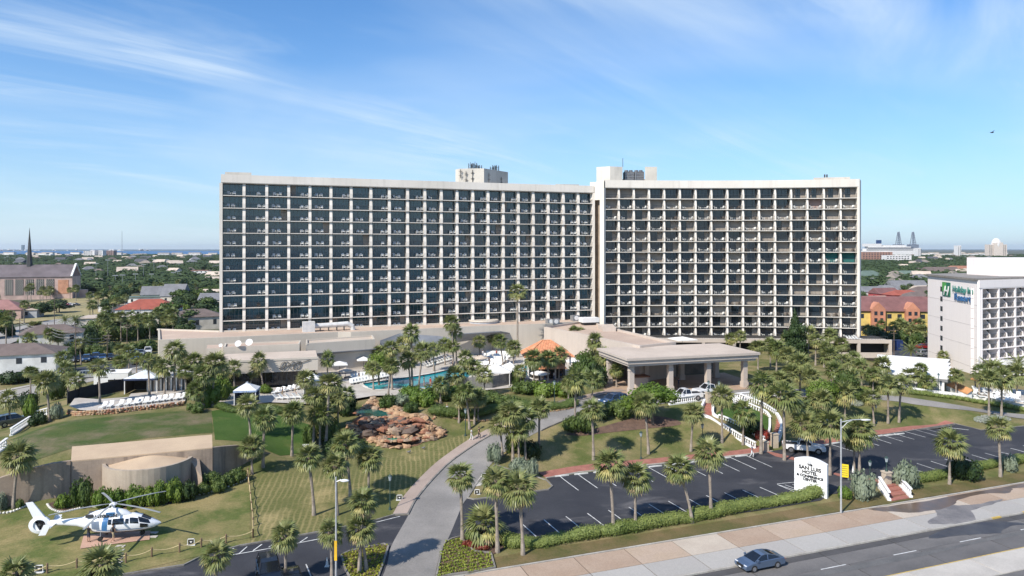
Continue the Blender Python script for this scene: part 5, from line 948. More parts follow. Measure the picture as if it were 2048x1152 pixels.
# grey awning beside the annex, metal roof further along, curved drum
def slab4(name, p4, th, m, parent=None, **kw):
    a = MB(); v = [Vector(p) for p in p4]; a.add(v+[p-Vector((0, 0, th)) for p in v], [(0,1,2,3),(7,6,5,4),(0,4,5,1),(1,5,6,2),(2,6,7,3),(3,7,4,0)]); return build(a, name, m, parent, **kw)
slab4('awning', [G(632,713,8.3), G(762,702,8.3), G(752,697,9.4), G(632,706,9.4)], .12, METR, pod)
for px in (640,664,688,712,736,758): q = G(px, 713-(px-632)*.085, 8.2); a = MB(); a.box(q.x-.1, q.x+.1, q.y+.2, q.y+.4, 4.8, 8.2); build(a, 'awning_post', DARKM, pod)
slab4('metal_roof', [G(800,692,8.6), G(905,684,8.6), G(930,657,11.3), G(800,665,11.3)], .2, METR, pod)
slab4('metal_roof', [G(760,695,8.5), G(801,692,8.5), G(801,666,11.3), G(760,681,10.0)], .2, METR, pod)
slab4('metal_roof', [G(905,684,8.6), G(1028,667,9.6), G(1000,662,11.0), G(905,668,10.9)], .2, METR, pod)
for i in range(9): px = 810+i*25; q = G(px, 692-(px-800)*.1, 8.4); a = MB(); a.box(q.x-.12, q.x+.12, q.y+.3, q.y+.55, 4.8, 8.5); build(a, 'arcade_column', WALLG, pod)
a = MB(); q = G(966,664,9.6); a.cone((q.x, q.y+2.5, 9.0), 3.6, 3.6, 3.1, 28); build(a, 'drum', mat('drum_paint', (.42,.44,.47), .6, scale=.3), pod)
a = MB(); a.cone((q.x, q.y+2.5, 12.1), 3.8, 3.7, .3, 28); build(a, 'drum_cap', WALLG, pod)
lw_ = empty('lobby_wing', (0, 0, 0), 0, 'flat roofed lobby wing running from the towers to the entrance canopy', 'building')
_, p2 = bld('wall', [(1088,657),(1182,643),(1206,655),(1352,688.5),(1280,696),(1214,683),(1150,669)], 4, 11.4, [WALLB, ROOFT], lw_); rim('parapet', p2, 11.4, .5, .45, WALLB, lw_, .004)
_, p2 = bld('wall', [(1196,649),(1225,648),(1232,655),(1206,655)], 4, 12.3, [WALLB, ROOFP], lw_)
# rooftop plant
dp = empty('roof_duct', G(620,663,11.6), .35, 'big white ventilation duct with elbow on the annex roof', 'duct'); a = MB()
a.box(-1.6, 1.0, -1, 1, 0, 2.2); build(a, 'fan_box', mat('duct_white', (.62,.61,.59), .6, scale=1, col2=(.5,.5,.49), stain=.2), dp)
a = MB(); a.tube([(1, 0, 1.2), (5, 0, 1.3), (8.2, 0, 1.4), (9.2, 0, .9), (9.4, 0, 0)], [.55, .55, .6, .6, .6], 10); build(a, 'duct_pipe', MATS['duct_white'], dp)
a = MB(); [a.box(x-.08, x+.08, -.6, .6, 0, .8) for x in (2.2, 4, 5.8, 7.4)]; build(a, 'duct_stand', DARKM, dp)
for k, (px, py, z, r, lab) in enumerate(((476,696,11.1,.62,'white satellite dish on the annex roof, left'), (498,694,11.1,.68,'white satellite dish on the annex roof, right'), (441,697,11.1,.35,'small white satellite dish near the annex roof corner'))):
    t = empty('satellite_dish', G(px, py, z), .5, lab, 'satellite dish'); a = MB(); n = 14; vs = [(0, .25*r, 0)]
    for rr, yy in ((.5, .18), (1., 0)): vs += [(rr*r*math.cos(6.283*i/n), yy*r, rr*r*math.sin(6.283*i/n)) for i in range(n)]
    a.add(vs, [(0, 1+i, 1+(i+1) % n) for i in range(n)]+[(1+i, 1+n+i, 1+n+(i+1) % n, 1+(i+1) % n) for i in range(n)]); a.tube([(0, .2, 0), (0, -.7*r, .1)], .03, 4)
    o = build(a, 'dish', WHITE, t); o.location = (0, 0, r+.25); o.rotation_euler = (-.45, 0, -.5); a = MB(); a.tube([(0,.3,0),(0,.25,r+.3)], .06, 5); build(a, 'mount', METAL, t)
for k, (px, py, z, s, lab) in enumerate(((1100,650,11.4,1.5,'round-fan condenser on the lobby roof, left'),(1110,650,11.4,1.5,'round-fan condenser on the lobby roof, right'),(1150,643,11.4,1.6,'box unit on the lobby roof'))):
    t = empty('roof_unit', G(px, py, z), .4, lab, 'roof unit'); a = MB(); a.box(-s*.6, s*.6, -s*.5, s*.5, .2, s); build(a, 'case', METAL, t); a = MB(); a.cone((0, -s*.5, s*.6), .35*s, .35*s, .08, 12, ax=(0, -1, 0)); build(a, 'fan', WHITE, t)
t = empty('skylight', G(1178,648,11.6), .3, 'white raised skylight box on the lobby roof below the tower joint', 'skylight'); a = MB(); a.box(-2.2, 2.2, -1.3, 1.3, .5, 1.6); build(a, 'cap', WHITE, t); a = MB(); a.box(-1.8, 1.8, -1, 1, 0, .5); build(a, 'curb', DARKM, t)
# entrance canopy
C0 = Vector((20.5, 121.3, 0)); cu = Vector((.963, .27, 0)); cr_ = math.atan2(.27, .963)
cn = empty('entrance_canopy', (C0.x, C0.y, 0), cr_, 'large flat-roofed entrance canopy on square beige columns over the driveway', 'canopy')
a = MB(); a.box(-1.3, 24.1, -1.5, 11.2, 10.3, 10.95); a.box(-1.05, 23.85, -1.25, 10.95, 9.9, 10.3); a.box(-1.6, 24.4, -1.8, 11.5, 10.95, 11.35); build(a, 'roof_beam', WALLB, cn)
a = MB(); a.box(-1.2, 24.0, -1.4, 11.1, 11.352, 11.38); build(a, 'roof_deck', ROOFP, cn)
for x, y in ((0,0),(7.43,0),(14.86,0),(22.3,0),(0,9.3),(7.43,9.3),(14.86,9.3),(22.3,9.3)):
    a = MB(); a.box(x-.42, x+.42, y-.42, y+.42, 6.0, 9.9); a.box(x-.54, x+.54, y-.54, y+.54, 4.4, 5.9); a.box(x-.5, x+.5, y-.5, y+.5, 5.9, 6.02); a.box(x-.49, x+.49, y-.49, y+.49, 8.9, 9.05); build(a, 'column', WALLB, cn)
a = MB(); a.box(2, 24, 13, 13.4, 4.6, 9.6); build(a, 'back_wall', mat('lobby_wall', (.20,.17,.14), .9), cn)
drape('canopy_paving', [C0-cu*3+Vector((0,-1,0)), C0+cu*27+Vector((0,-2.0,0)), C0+cu*26+Vector((-3.2,12,0)), C0-cu*3+Vector((-3.2,12,0))], mat('canopy_paver', (.42,.30,.21), .85, scale=.5, col2=(.34,.24,.17), fine=.15), .1, kind='structure')
bo = empty('valet_booth', G(1280,775,DR), .27, 'small valet booth with brown roof under the canopy', 'booth'); a = MB(); a.box(-1.2, 1.2, -.8, .8, 0, 2.0); build(a, 'booth_wall', WALLB, bo); a = MB(); a.prism([(-1.5,-1.1),(1.5,-1.1),(1.5,1.1),(-1.5,1.1)], 2.0, 2.2); build(a, 'booth_roof', mat('brown_roof', (.16,.08,.05), .8), bo)
# balustrades
BAL = mat('balustrade_white', (.80,.79,.77), .7, scale=1.5, col2=(.70,.69,.68), fine=.05)
_b = MB(); _b.cone((0,0,0), .11, .11, .08, 6); _b.cone((0,0,.08), .06, .12, .22, 6); _b.cone((0,0,.30), .12, .055, .28, 6); _b.cone((0,0,.58), .055, .10, .10, 6); BALM = _b.mesh('baluster', BAL)
def balustrade(pts, label, solid=False, base=.25, h=.75, step=.42, w=.32, cat='balustrade'):
    """pts: world points carrying their own height"""
    root = empty('balustrade', pts[0], 0, label, cat, None); o = pts[0]
    def rail(z0, z1, ww, nm):
        a = MB(); vs = []
        n = len(pts)
        for i, p in enumerate(pts):
            d = (pts[min(n-1, i+1)]-pts[max(0, i-1)]); d.z = 0; d.normalize(); nn = Vector((-d.y, d.x, 0))*ww/2; q = p-o
            vs += [q+nn+Vector((0,0,z0)), q+nn+Vector((0,0,z1)), q-nn+Vector((0,0,z1)), q-nn+Vector((0,0,z0))]
        a.add(vs, [(i*4+j, i*4+(j+1) % 4, (i+1)*4+(j+1) % 4, (i+1)*4+j) for i in range(n-1) for j in range(4)]+[(3,2,1,0), tuple((n-1)*4+j for j in range(4))]); build(a, nm, BAL, root)
    rail(-.4, base, w+.1, 'base')
    if solid: rail(base, base+h, w*.8, 'panel')
    else:
        acc = 0.; 
        for i in range(len(pts)-1):
            a_, b_ = pts[i], pts[i+1]; l = (b_-a_).length
            while acc < l: q = a_.lerp(b_, acc/l)-o; obj('baluster', BALM, root, (q.x, q.y, q.z+base), sc=(1, 1, h/.68)); acc += step
            acc -= l
    rail(base+h, base+h+.14, w, 'rail'); return root
def hp(pts, z=None, lift=0.): return [Vector((*R(*p[:2])[:2], (p[2] if len(p) > 2 else T(*R(*p[:2])[:2]))+lift)) for p in pts]
balustrade(hp([(1338,810),(1370,806),(1412,800)]), 'white balustrade along the drive in front of the pickups')
balustrade(hp([(1466,800),(1500,797),(1560,794)]), 'white balustrade along the drive right of the stair head')
# curved twin stair: left flight, right flight, rails
def Z(x, y, z): q = G(x, y, z); return q
def flight(name, L_, R_, label):
    root = empty('garden_stair', L_[0], 0, label, 'stair'); o = L_[0]; n = len(L_)
    tl_ = 0
    for i in range(n-1):
        k = max(1, round(abs(L_[i+1].z-L_[i].z)/.16))
        for s in range(k):
            a0, a1 = L_[i].lerp(L_[i+1], s/k), L_[i].lerp(L_[i+1], (s+1)/k); b0, b1 = R_[i].lerp(R_[i+1], s/k), R_[i].lerp(R_[i+1], (s+1)/k); z = max(a0.z, a1.z)
            a = MB(); a.prism(ccw([((p-o).x, (p-o).y) for p in (a0, b0, b1, a1)]), z-o.z-.5, z-o.z); build(a, 'step', BRICKP, root)
    return root
Lf = [Z(1411,806,4.7), Z(1404,823,4.0), Z(1408,835,3.4), Z(1422,842,3.0), Z(1445,858,2.3), Z(1480,880,1.4), Z(1512,897,.8)]
Rf = [Z(1425,806,4.7), Z(1424,823,4.0), Z(1425,834,3.4), Z(1436,842,3.0), Z(1462,852,2.6), Z(1500,872,1.7), Z(1528,888,1.1)]
flight('a', Lf, Rf, 'left curved flight of red brick steps up to the drive')
Lg = [Z(1468,803,4.6), Z(1500,818,3.9), Z(1530,832,3.1), Z(1541,845,2.5), Z(1540,868,1.7), Z(1530,888,1.0)]
Rg = [Z(1480,800,4.6), Z(1520,815,3.9), Z(1552,834,3.1), Z(1560,850,2.5), Z(1558,870,1.7), Z(1548,890,1.0)]
flight('b', Lg, Rg, 'right curved flight of red brick steps above the lot')
sm = lambda P: spline(P, False, 4)
balustrade(sm([p+Vector((-.15,-.1,-.1)) for p in Lf[:5]]), 'smooth white wall rail on the outer left side of the curved stair', True, .05, .62)
balustrade(sm([p+Vector((-.15,-.3,-.1)) for p in Lf[4:]]), 'white balustrade on the outer lower left side of the curved stair')
balustrade(sm([p+Vector((.15,.1,-.1)) for p in Rf[:4]]), 'smooth white wall rail on the inner left side of the curved stair', True, .05, .62)
balustrade(sm([p+Vector((.15,.2,-.1)) for p in Rf[3:]]), 'white balustrade on the inner lower left side of the curved stair')
balustrade(sm([p+Vector((-.1,-.2,-.1)) for p in Lg[:4]]), 'white balustrade on the inner upper right side of the curved stair')
balustrade(sm([p+Vector((.1,.3,-.1)) for p in Rg[:3]]), 'white balustrade on the outer upper right side of the curved stair')
balustrade(sm([p+Vector((-.15,-.1,-.1)) for p in Lg[3:]]), 'smooth white wall rail on the inner lower right side of the curved stair', True, .05, .62)
balustrade(sm([p+Vector((.2,.1,-.1)) for p in Rg[2:]]), 'smooth white wall rail on the outer lower right side of the curved stair', True, .05, .62)
drape('stair_garden', [(p.x, p.y) for p in (Rf[2], Rf[4], Rf[5], Lg[4], Lg[3], Lg[1], Lg[0])], GRlush, .05, kind='structure')
PIER = mat('pier_tan', (.50,.42,.32), .85, scale=.8, col2=(.43,.36,.28))
def pier(px, py, h, label, z=None):
    q = R(px, py); t = empty('gate_pier', q, .25, label, 'pier'); a = MB(); a.box(-.4, .4, -.4, .4, -.2, h); build(a, 'shaft', PIER, t); a = MB(); a.box(-.48, .48, -.48, .48, h, h+.14); build(a, 'cap', PIER, t); return t, Vector((q.x, q.y, q.z+h+.14))
PT = [pier(1417,805,1.6,'tan pier at the head of the curved stair, left')[1], pier(1438,804,1.5,'tan pier at the head of the curved stair, middle')[1], pier(1549,894,1.9,'tan pier at the foot of the right flight')[1], pier(1530,902,1.3,'low tan pier beside the palm at the foot of the stair')[1], pier(1773,972,1.7,'tan lamp pier at the top of the roadside steps')[1]]
# roadside red steps with white balustrades
A_, B_, C_, D_ = Z(1757,968,.75), Z(1770,963,.75), Z(1783,1004,.15), Z(1819,998,.15)
flight('c', [A_+Vector((.4,0,0)), C_], [B_+Vector((1.2,0,0)), D_], 'short flight of red brick steps down to the seawall pavement')
balustrade([A_+Vector((-.1,-.4,-.05)), C_+Vector((-.2,.1,.05))], 'white balustrade left of the roadside red steps', step=.55); balustrade([B_+Vector((1.5,.2,-.05)), D_+Vector((.3,.2,.05))], 'white balustrade right of the roadside red steps', step=.55)
balustrade(hp([(-14,915),(14,893)]), 'white balustrade at the left picture edge', step=.5); balustrade(hp([(22,872),(60,847)]), 'white stair balustrade above the lawn at the left', step=.5); balustrade(hp([(70,836),(96,829)]), 'short white balustrade behind the left palm', step=.5)
# --- old fort walls turned garden bunker
FORT = mat('fort_concrete', (.36,.28,.21), .9, scale=.35, col2=(.29,.225,.175), stain=.45, fine=.12, fscale=5); FORTT = mat('fort_top_pale', (.52,.39,.26), .9, scale=.4, col2=(.46,.34,.23), fine=.07)  # bunker top paler than its walls
ft = empty('fort_bunker', (0, 0, 0), 0, 'tan concrete bunker with sloping flat top and round bay above the helicopter lawn', 'bunker')
f0, f1, f2, f3 = D(142,924,80.6), D(425,897,85.6), D(424,871,90.4), D(144,895,85.0)
a = MB(); a.add([f0,f1,f2,f3]+[Vector((p.x,p.y,.5)) for p in (f0,f1,f2,f3)], [(4,5,1,0),(5,6,2,1),(6,7,3,2),(7,4,0,3)]); build(a, 'wall', FORT, ft)
a = MB(); v = [Vector((p.x, p.y, p.z)) for p in (f0,f1,f2,f3)]; a.add([p+Vector((0,0,.0)) for p in v]+[p+Vector((0,0,.12)) for p in v], [(3,2,1,0),(4,5,6,7),(0,1,5,4),(1,2,6,5),(2,3,7,6),(3,0,4,7)]); build(a, 'top_slab', FORTT, ft)
dc = Vector((-43.2, 84.0, 0)); dr_ = 4.9
a = MB(); n = 26; ring_ = [(dc.x+dr_*math.cos(math.pi+math.pi*1.05*i/n-.02), dc.y+dr_*math.sin(math.pi+math.pi*1.05*i/n-.02)) for i in range(n+1)]
inner = [(dc.x+(dr_-.35)*math.cos(math.pi+math.pi*1.05*i/n-.02), dc.y+(dr_-.35)*math.sin(math.pi+math.pi*1.05*i/n-.02)) for i in range(n+1)]
vs = [(x,y,.6) for x,y in ring_]+[(x,y,5.05) for x,y in ring_]+[(x,y,5.05) for x,y in inner]+[(x,y,4.4) for x,y in inner]; m_ = n+1
a.add(vs, [(i,i+1,i+1+m_,i+m_) for i in range(n)]+[(i+m_,i+1+m_,i+1+2*m_,i+2*m_) for i in range(n)]+[(i+2*m_,i+1+2*m_,i+1+3*m_,i+3*m_) for i in range(n)]); build(a, 'round_bay', mat('fort_bay', (.42,.35,.27), .9, scale=.4, col2=(.36,.29,.225), stain=.3, fine=.08), ft)
a = MB(); ap = (dc.x, dc.y+.4, 5.75); vs = [ap]+[(x,y,4.75) for x,y in inner]; a.add(vs, [(0,i+1,i+2) for i in range(n)]); build(a, 'cone_roof', FORTT, ft)
q0, q1 = D(376,913,84.6), D(404,950,83.0); a = MB(); a.add([(q0.x,q0.y,5.05),(q0.x+.4,q0.y+1.8,5.5),(q1.x,q1.y,3.0),(q0.x,q0.y,.8),(q1.x,q1.y,.8),(q0.x+.4,q0.y+1.8,.8)], [(3,4,2,0),(0,2,1),(4,5,1,2)]); build(a, 'buttress', FORT, ft)
def wallrun(name, pts, th, m, parent=None, **kw):
    """pts: (px, py_top, Y); wall from below ground up to the pictured top"""
    P = [D(*p) for p in pts]; a = MB(); vs = []; n = len(P)
    for i, p in enumerate(P):
        d = (P[min(n-1,i+1)]-P[max(0,i-1)]); d.z = 0; d.normalize(); nn = Vector((-d.y,d.x,0))*th
        vs += [(p.x,p.y,-.3),(p.x,p.y,p.z),(p.x+nn.x,p.y+nn.y,p.z),(p.x+nn.x,p.y+nn.y,-.3)]
    a.add(vs, [(i*4+j,(i+1)*4+j,(i+1)*4+(j+1)%4,i*4+(j+1)%4) for i in range(n-1) for j in range(4)]+[(3,2,1,0), tuple((n-1)*4+j for j in range(4))]); return build(a, name, m, parent, **kw)
wallrun('retaining_wall', [(-190,985,73),(0,956,77.4),(50,940,78.5),(104,927,79.8),(141,922,80.5)], .5, FORT, label='shaded concrete retaining wall at the left with palm shadow on it', cat='wall')
wallrun('retaining_wall', [(426,895,85.8),(450,892.5,87),(476,890.5,88.6),(523,901,92),(556,910,95)], .5, FORT, label='stained concrete wing wall tapering down beside the mown lawn', cat='wall')
EDGW = mat('edging_white', (.66,.63,.57), .8)
for k, pl in enumerate(([(-20,1028),(15,1026),(45,1016),(62,1008)], [(95,1010),(105,1020),(125,1025),(150,1020),(175,1014),(192,1015)], [(355,996),(400,990),(440,980),(480,965),(492,957)])):
    pts = dens(spline(P2(pl)), .33, False); a = MB()
    for p in pts: a.blob((p.x, p.y, T(p.x, p.y)+.08), .17, .15, .13, 6, 4, jit=.15)
    build(a, 'stone_edging', EDGW, label='white stone edging of the planting bed, %s' % ('far left under the wall','curved below the bunker shrubs','right of the bunker')[k], cat='edging', kind='stuff')
bedp = P2([(95,1008),(105,1020),(125,1024),(150,1019),(192,1015),(260,1018),(330,1010),(372,1003),(400,989),(440,979),(490,957),(470,950),(430,962),(380,972),(300,974),(150,992)]); drape('shrub_bed', bedp, MULCH, .05, kind='structure')
# --- stones: terrace wall and cascade
STN = [mat('stone_red', (.33,.155,.085), .85, scale=1.5, col2=(.24,.10,.06), fine=.25, bump=.3), mat('stone_tan', (.44,.29,.17), .85, scale=1.5, col2=(.30,.18,.10), fine=.25, bump=.3), mat('stone_pale', (.38,.28,.19), .85, scale=1.5, col2=(.24,.16,.11), fine=.25, bump=.3), mat('stone_dark', (.12,.085,.065), .8, scale=1.5, fine=.25)]
def rockmesh(m, seed):
    random.seed(seed); a = MB(); a.blob((0,0,0), .62, .44, .2, 7, 4, jit=.34); a.v = [(x+random.uniform(-.06,.06), y+random.uniform(-.06,.06), z+random.uniform(-.05,.05)) for x, y, z in a.v]; return a.mesh('stone', m)
RK = [[rockmesh(m, i*7+j) for j in range(4)] for i, m in enumerate(STN)]
casc = empty('rock_cascade', R(760,860), 0, 'terraced cascade of red and tan boulders between two small ponds', 'rock garden'); co = casc.location.copy()
cpoly = P2([(722,835),(722,815),(745,800),(775,808),(800,818),(840,830),(868,848),(896,870),(880,878),(845,886),(835,892),(800,897),(765,896),(745,885),(715,880),(695,870),(700,850)])
drape('cascade_ground', cpoly, mat('cascade_dark', (.13,.07,.04), .95, scale=1, col2=(.20,.11,.06), fine=.3), .06, kind='structure')  # dark ground colour darkens the gaps between the stones
xs_ = [p.x for p in cpoly]; ys_ = [p.y for p in cpoly]; random.seed(21); nrock = 0
redz = P2([(712,845),(760,845),(800,840),(850,855),(835,872),(800,880),(765,880),(730,875)])
while nrock < 290:
    x, y = random.uniform(min(xs_), max(xs_)), random.uniform(min(ys_), max(ys_))
    if not inside(x, y, cpoly) or inside(x, y, pools[2]) or inside(x, y, pools[3]): continue
    rd = inside(x, y, redz); k = (0 if random.random() < .62 else (3 if random.random() < .4 else 2)) if rd else (1 if random.random() < .68 else (2 if random.random() < .7 else 0)); s = random.uniform(.5, 1.35)*(1.15 if rd else 1)
    z = T(x, y)+(random.uniform(0, .9) if rd else random.uniform(0, .35))
    o = obj('stone', RK[k][nrock % 4], casc, (x-co.x, y-co.y, z-co.z), random.uniform(-.6, .9), (s*random.uniform(.8, 1.5), s*random.uniform(.8, 1.1), s*random.uniform(.9, 1.9))); o.rotation_euler = (random.uniform(-.35,.35), random.uniform(-.25,.25), random.uniform(-.6,.9)); nrock += 1
for i, (m, nm) in enumerate(((WATERG, 'pond'), (WATERG, 'pond'))):
    p = pools[2+i]; zz_ = max(T(q.x, q.y) for q in p)+.05 if i else T(p[0].x, p[0].y)+.25
    cx_ = sum(q.x for q in p)/len(p); cy_ = sum(q.y for q in p)/len(p); a = MB(); a.add([(q.x-co.x, q.y-co.y, zz_-co.z+.25*(1-i)) for q in p], [tuple(range(len(p)))]); build(a, 'pond_water', m if i else mat('pond_dark', (.02,.10,.09), .1), casc)
    for k, q in enumerate(dens(p, .8)): r_ = RK[(1, 2, 0)[k % 3]][k % 4]; obj('rim_stone', r_, casc, (q.x-co.x, q.y-co.y, zz_-co.z+.1), random.uniform(0, 6), (random.uniform(.6, 1.1),)*3)
a = MB(); q = R(757,850); a.add([(q.x-co.x-.8,q.y-co.y+1.6,4.5-co.z),(q.x-co.x+.6,q.y-co.y+1.6,4.5-co.z),(q.x-co.x+.8,q.y-co.y-.4,2.6-co.z),(q.x-co.x-.7,q.y-co.y-.4,2.6-co.z)], [(0,1,2,3)]); build(a, 'falling_water', mat('falling_water', (.5,.5,.48), .3), casc)
def stonewall(px_pts, h, label, n=5):
    pts = dens(spline(P2(px_pts)), .3, False); a = MB(); random.seed(4)
    for p in pts:
        for k in range(int(h/.26)): a.blob((p.x+random.uniform(-.1,.1), p.y+random.uniform(-.12,.12), T(p.x, p.y)+.1+k*.25), random.uniform(.2,.3), .22, random.uniform(.13,.18), 6, 4, random.choice((0,1,1,2)), jit=.15)
    build(a, 'stone_wall', STN[:3], label=label, cat='wall', kind='stuff')
stonewall([(137,828),(160,832),(210,829),(270,822),(330,816),(366,811)], 1.0, 'rough red stone retaining wall under the row of white loungers')
stonewall([(868,838),(875,826),(920,840),(1000,838),(1060,828),(1140,818),(1150,808)], .5, 'low curved stone edging below the clipped pool hedge')
# --- pool terrace
deckp = P2([(436,808),(470,812),(540,806),(610,812),(700,805),(748,796),(830,792),(900,785),(960,782),(1040,775),(1130,776),(1165,765),(1160,730),(1120,712),(1000,690),(900,688),(800,700),(760,712),(640,718),(632,770),(452,782)])
ck = [p for q in pools[:2] for p in dens(q, .5)]
def drape_hole(name, poly, m, lift, holes, **kw):
    poly = dens([Vector((p[0], p[1], 0)) for p in poly], 1.); pp = [Vector((p.x, p.y)) for p in poly]; nb = len(pp); pp += [Vector((q.x, q.y)) for q in ck if inside(q.x, q.y, poly)]
    x = math.floor(min(p.x for p in poly))
    while x < max(p.x for p in poly):
        y = math.floor(min(p.y for p in poly))
        while y < max(p.y for p in poly): pp.append(Vector((x+.013, y+.017))); y += 1
        x += 1
    r = delaunay_2d_cdt(pp, [], [list(range(nb))], 1, 1e-3); V = r[0]; fs = []
    for f in r[2]:
        cx_ = sum(V[i].x for i in f)/len(f); cy_ = sum(V[i].y for i in f)/len(f)
        if not any(inside(cx_, cy_, h) for h in holes): fs.append(tuple(f))
    a = MB(); a.add([(q.x, q.y, DK+lift if True else 0) for q in V], fs); return build(a, name, m, **kw)
drape_hole('pool_deck', deckp, DECK, .04, pools[:2], kind='structure')
for i in (0, 1):
    p = pools[i]; a = MB(); a.add([(q.x, q.y, DK-.18) for q in p], [tuple(range(len(p)))]); build(a, 'pool_water', WATER, kind='structure')
    pd = dens(p, .5); a = MB(); n = len(pd); a.add([(q.x, q.y, DK-1) for q in pd]+[(q.x, q.y, DK+.06) for q in pd], [(k, (k+1) % n, (k+1) % n+n, k+n) for k in range(n)]); build(a, 'pool_wall', mat('pool_tile', (.30,.42,.45), .4), kind='structure')
    ribbon('pool_coping', pd, -.35, .25, mat('coping', (.66,.62,.56), .7), .0, thick=.0, closed=True, kind='structure', hf=lambda x, y: DK+.075)
drape('lounger_terrace', P2([(138,826),(160,830),(210,827),(270,820),(330,814),(368,809),(372,800),(350,792),(280,795),(200,806),(150,808)]), DECK, .3, kind='structure', hf=lambda x, y: DK-.05)
drape('cabana_terrace', P2([(255,800),(262,790),(370,780),(380,795),(350,797),(290,800)]), DECK, .3, kind='structure', hf=lambda x, y: DK-.1)
# loungers
def lounger_mesh(m):
    a = MB(); a.box(-.33, .33, -1.0, .25, .30, .38); c, s = math.cos(.75), math.sin(.75)
    a.add([Vector(p) for p in ((-.33,.2,.32),(.33,.2,.32),(.33,.2+.85*c,.32+.85*s),(-.33,.2+.85*c,.32+.85*s),(-.33,.26,.27),(.33,.26,.27),(.33,.26+.85*c,.27+.85*s),(-.33,.26+.85*c,.27+.85*s))], [(0,1,2,3),(7,6,5,4),(3,2,6,7),(0,3,7,4),(1,5,6,2)])
    for x in (-.28, .28):
        for y in (-.85, .1): a.box(x-.03, x+.03, y-.03, y+.03, 0, .3)
    return a.mesh('lounger', m)
LM = [lounger_mesh(CHAIRW), lounger_mesh(mat('blue_grey_mesh', (.22,.25,.30), .8))]
NL_ = 0
def lounger(px, py, rz, label, k=0, z=DK+.045, group='loungers round the hotel pool', P=None):
    global NL_; NL_ += 1; q = P or G(px, py, z); return obj('sun_lounger', LM[k], None, (q.x, q.y, z), rz, label=label, cat='lounger', group=group)
random.seed(8)
for k, (px, py) in enumerate([(207,816),(221,814.5),(240,812.5),(256,810.5),(270,809),(279,807.5),(292,806.5),(304,805),(316,803.5),(328,802),(340,800.5),(354,799),(366,797.5)]): lounger(px, py, random.uniform(-.1, .1)+.15, 'white lounger on the stone terrace above the lawn, %s from the left' % nth(k+1), 0, DK+.26)
def bank(x0, y0, x1, y1, n, rz, text, kk=0, jit=.15):
    for k in range(n): t = k/max(1, n-1); lounger(x0+(x1-x0)*t+random.uniform(-1.2, 1.2)*jit*5, y0+(y1-y0)*t, rz+random.uniform(-jit, jit), 'lounger %s from the left in %s' % (nth(k+1), text), kk)
bank(852,735,900,721,10,2.6,'the near row behind the pool',0); bank(856,728,898,715,8,2.6,'the blue-grey row behind the pool',1); bank(862,720,896,709,7,2.6,'the back row behind the pool',0)
bank(703,768,775,754,12,.4,'the row along the left rim of the pool',0); bank(706,758,760,748,8,.4,'the second row left of the pool',0)
for r_ in range(6): bank(950+r_*6,730-r_*5,1000+r_*6,733-r_*5.5,9,-.5+.1*r_,'row %s of the crowd right of the pool' % ('one','two','three','four','five','six')[r_],0,.3)
bank(552,787,606,776,6,-.3,'the cabana terrace behind the watered lawn',0); bank(556,799,606,797,5,1.4,'the front of the cabana terrace',0); bank(1058,760,1062,740,3,1.2,'the small pool edge',0)
bank(1440,716,1496,712,9,.4,'the lawn terrace seen through the canopy',0); bank(1446,722,1500,718,8,2.9,'the second row seen through the canopy',0)
# umbrellas, cabanas, tents
def umbrella(px, py, by, r, n, m, label):
    b = G(px, by, DK+.04); h = (by-py)*b.y/F; t = empty('pool_umbrella', b, .3, label, 'umbrella'); a = MB(); vs = [(0,0,h)]+[(r*math.cos(6.283*(i+.5)/n), r*math.sin(6.283*(i+.5)/n), h-.55) for i in range(n)]+[(r*math.cos(6.283*(i+.5)/n), r*math.sin(6.283*(i+.5)/n), h-.72) for i in range(n)]
    a.add(vs, [(0,1+i,1+(i+1)%n) for i in range(n)]+[(1+i,1+n+i,1+n+(i+1)%n,1+(i+1)%n) for i in range(n)]); build(a, 'canopy', m, t); a = MB(); a.tube([(0,0,0),(0,0,h-.05)], .04, 6); a.cone((0,0,0), .3,.3,.08,10); build(a, 'pole', DARKM, t)
for c in ((679,722,748,2.1,4,CANV,'square white umbrella beside the annex awning, left'),(727,713,738,1.9,4,CANV,'square white umbrella beside the annex awning, right'),(691,735,756,1.6,8,CANT,'tan umbrella in front of the white ones'),(1080,740,764,1.8,10,CANV,'round white umbrella left of the tiled bar steps'),(1147,716,738,1.7,10,CANV,'round white umbrella behind the tiled bar'),(1161,733,752,1.6,8,CANV,'white umbrella right of the tiled bar'),(962,710,728,1.6,8,CANT,'tan umbrella above the crowded loungers'),(1053,697,716,1.6,8,CANT,'tan umbrella left of the tiled roof'),(800,695,716,1.6,8,CANV,'white umbrella behind the pool palms')): umbrella(*c)
umbrella(1365,673,702,3.6,4,CANV,'large white tent top behind the canopy roof')
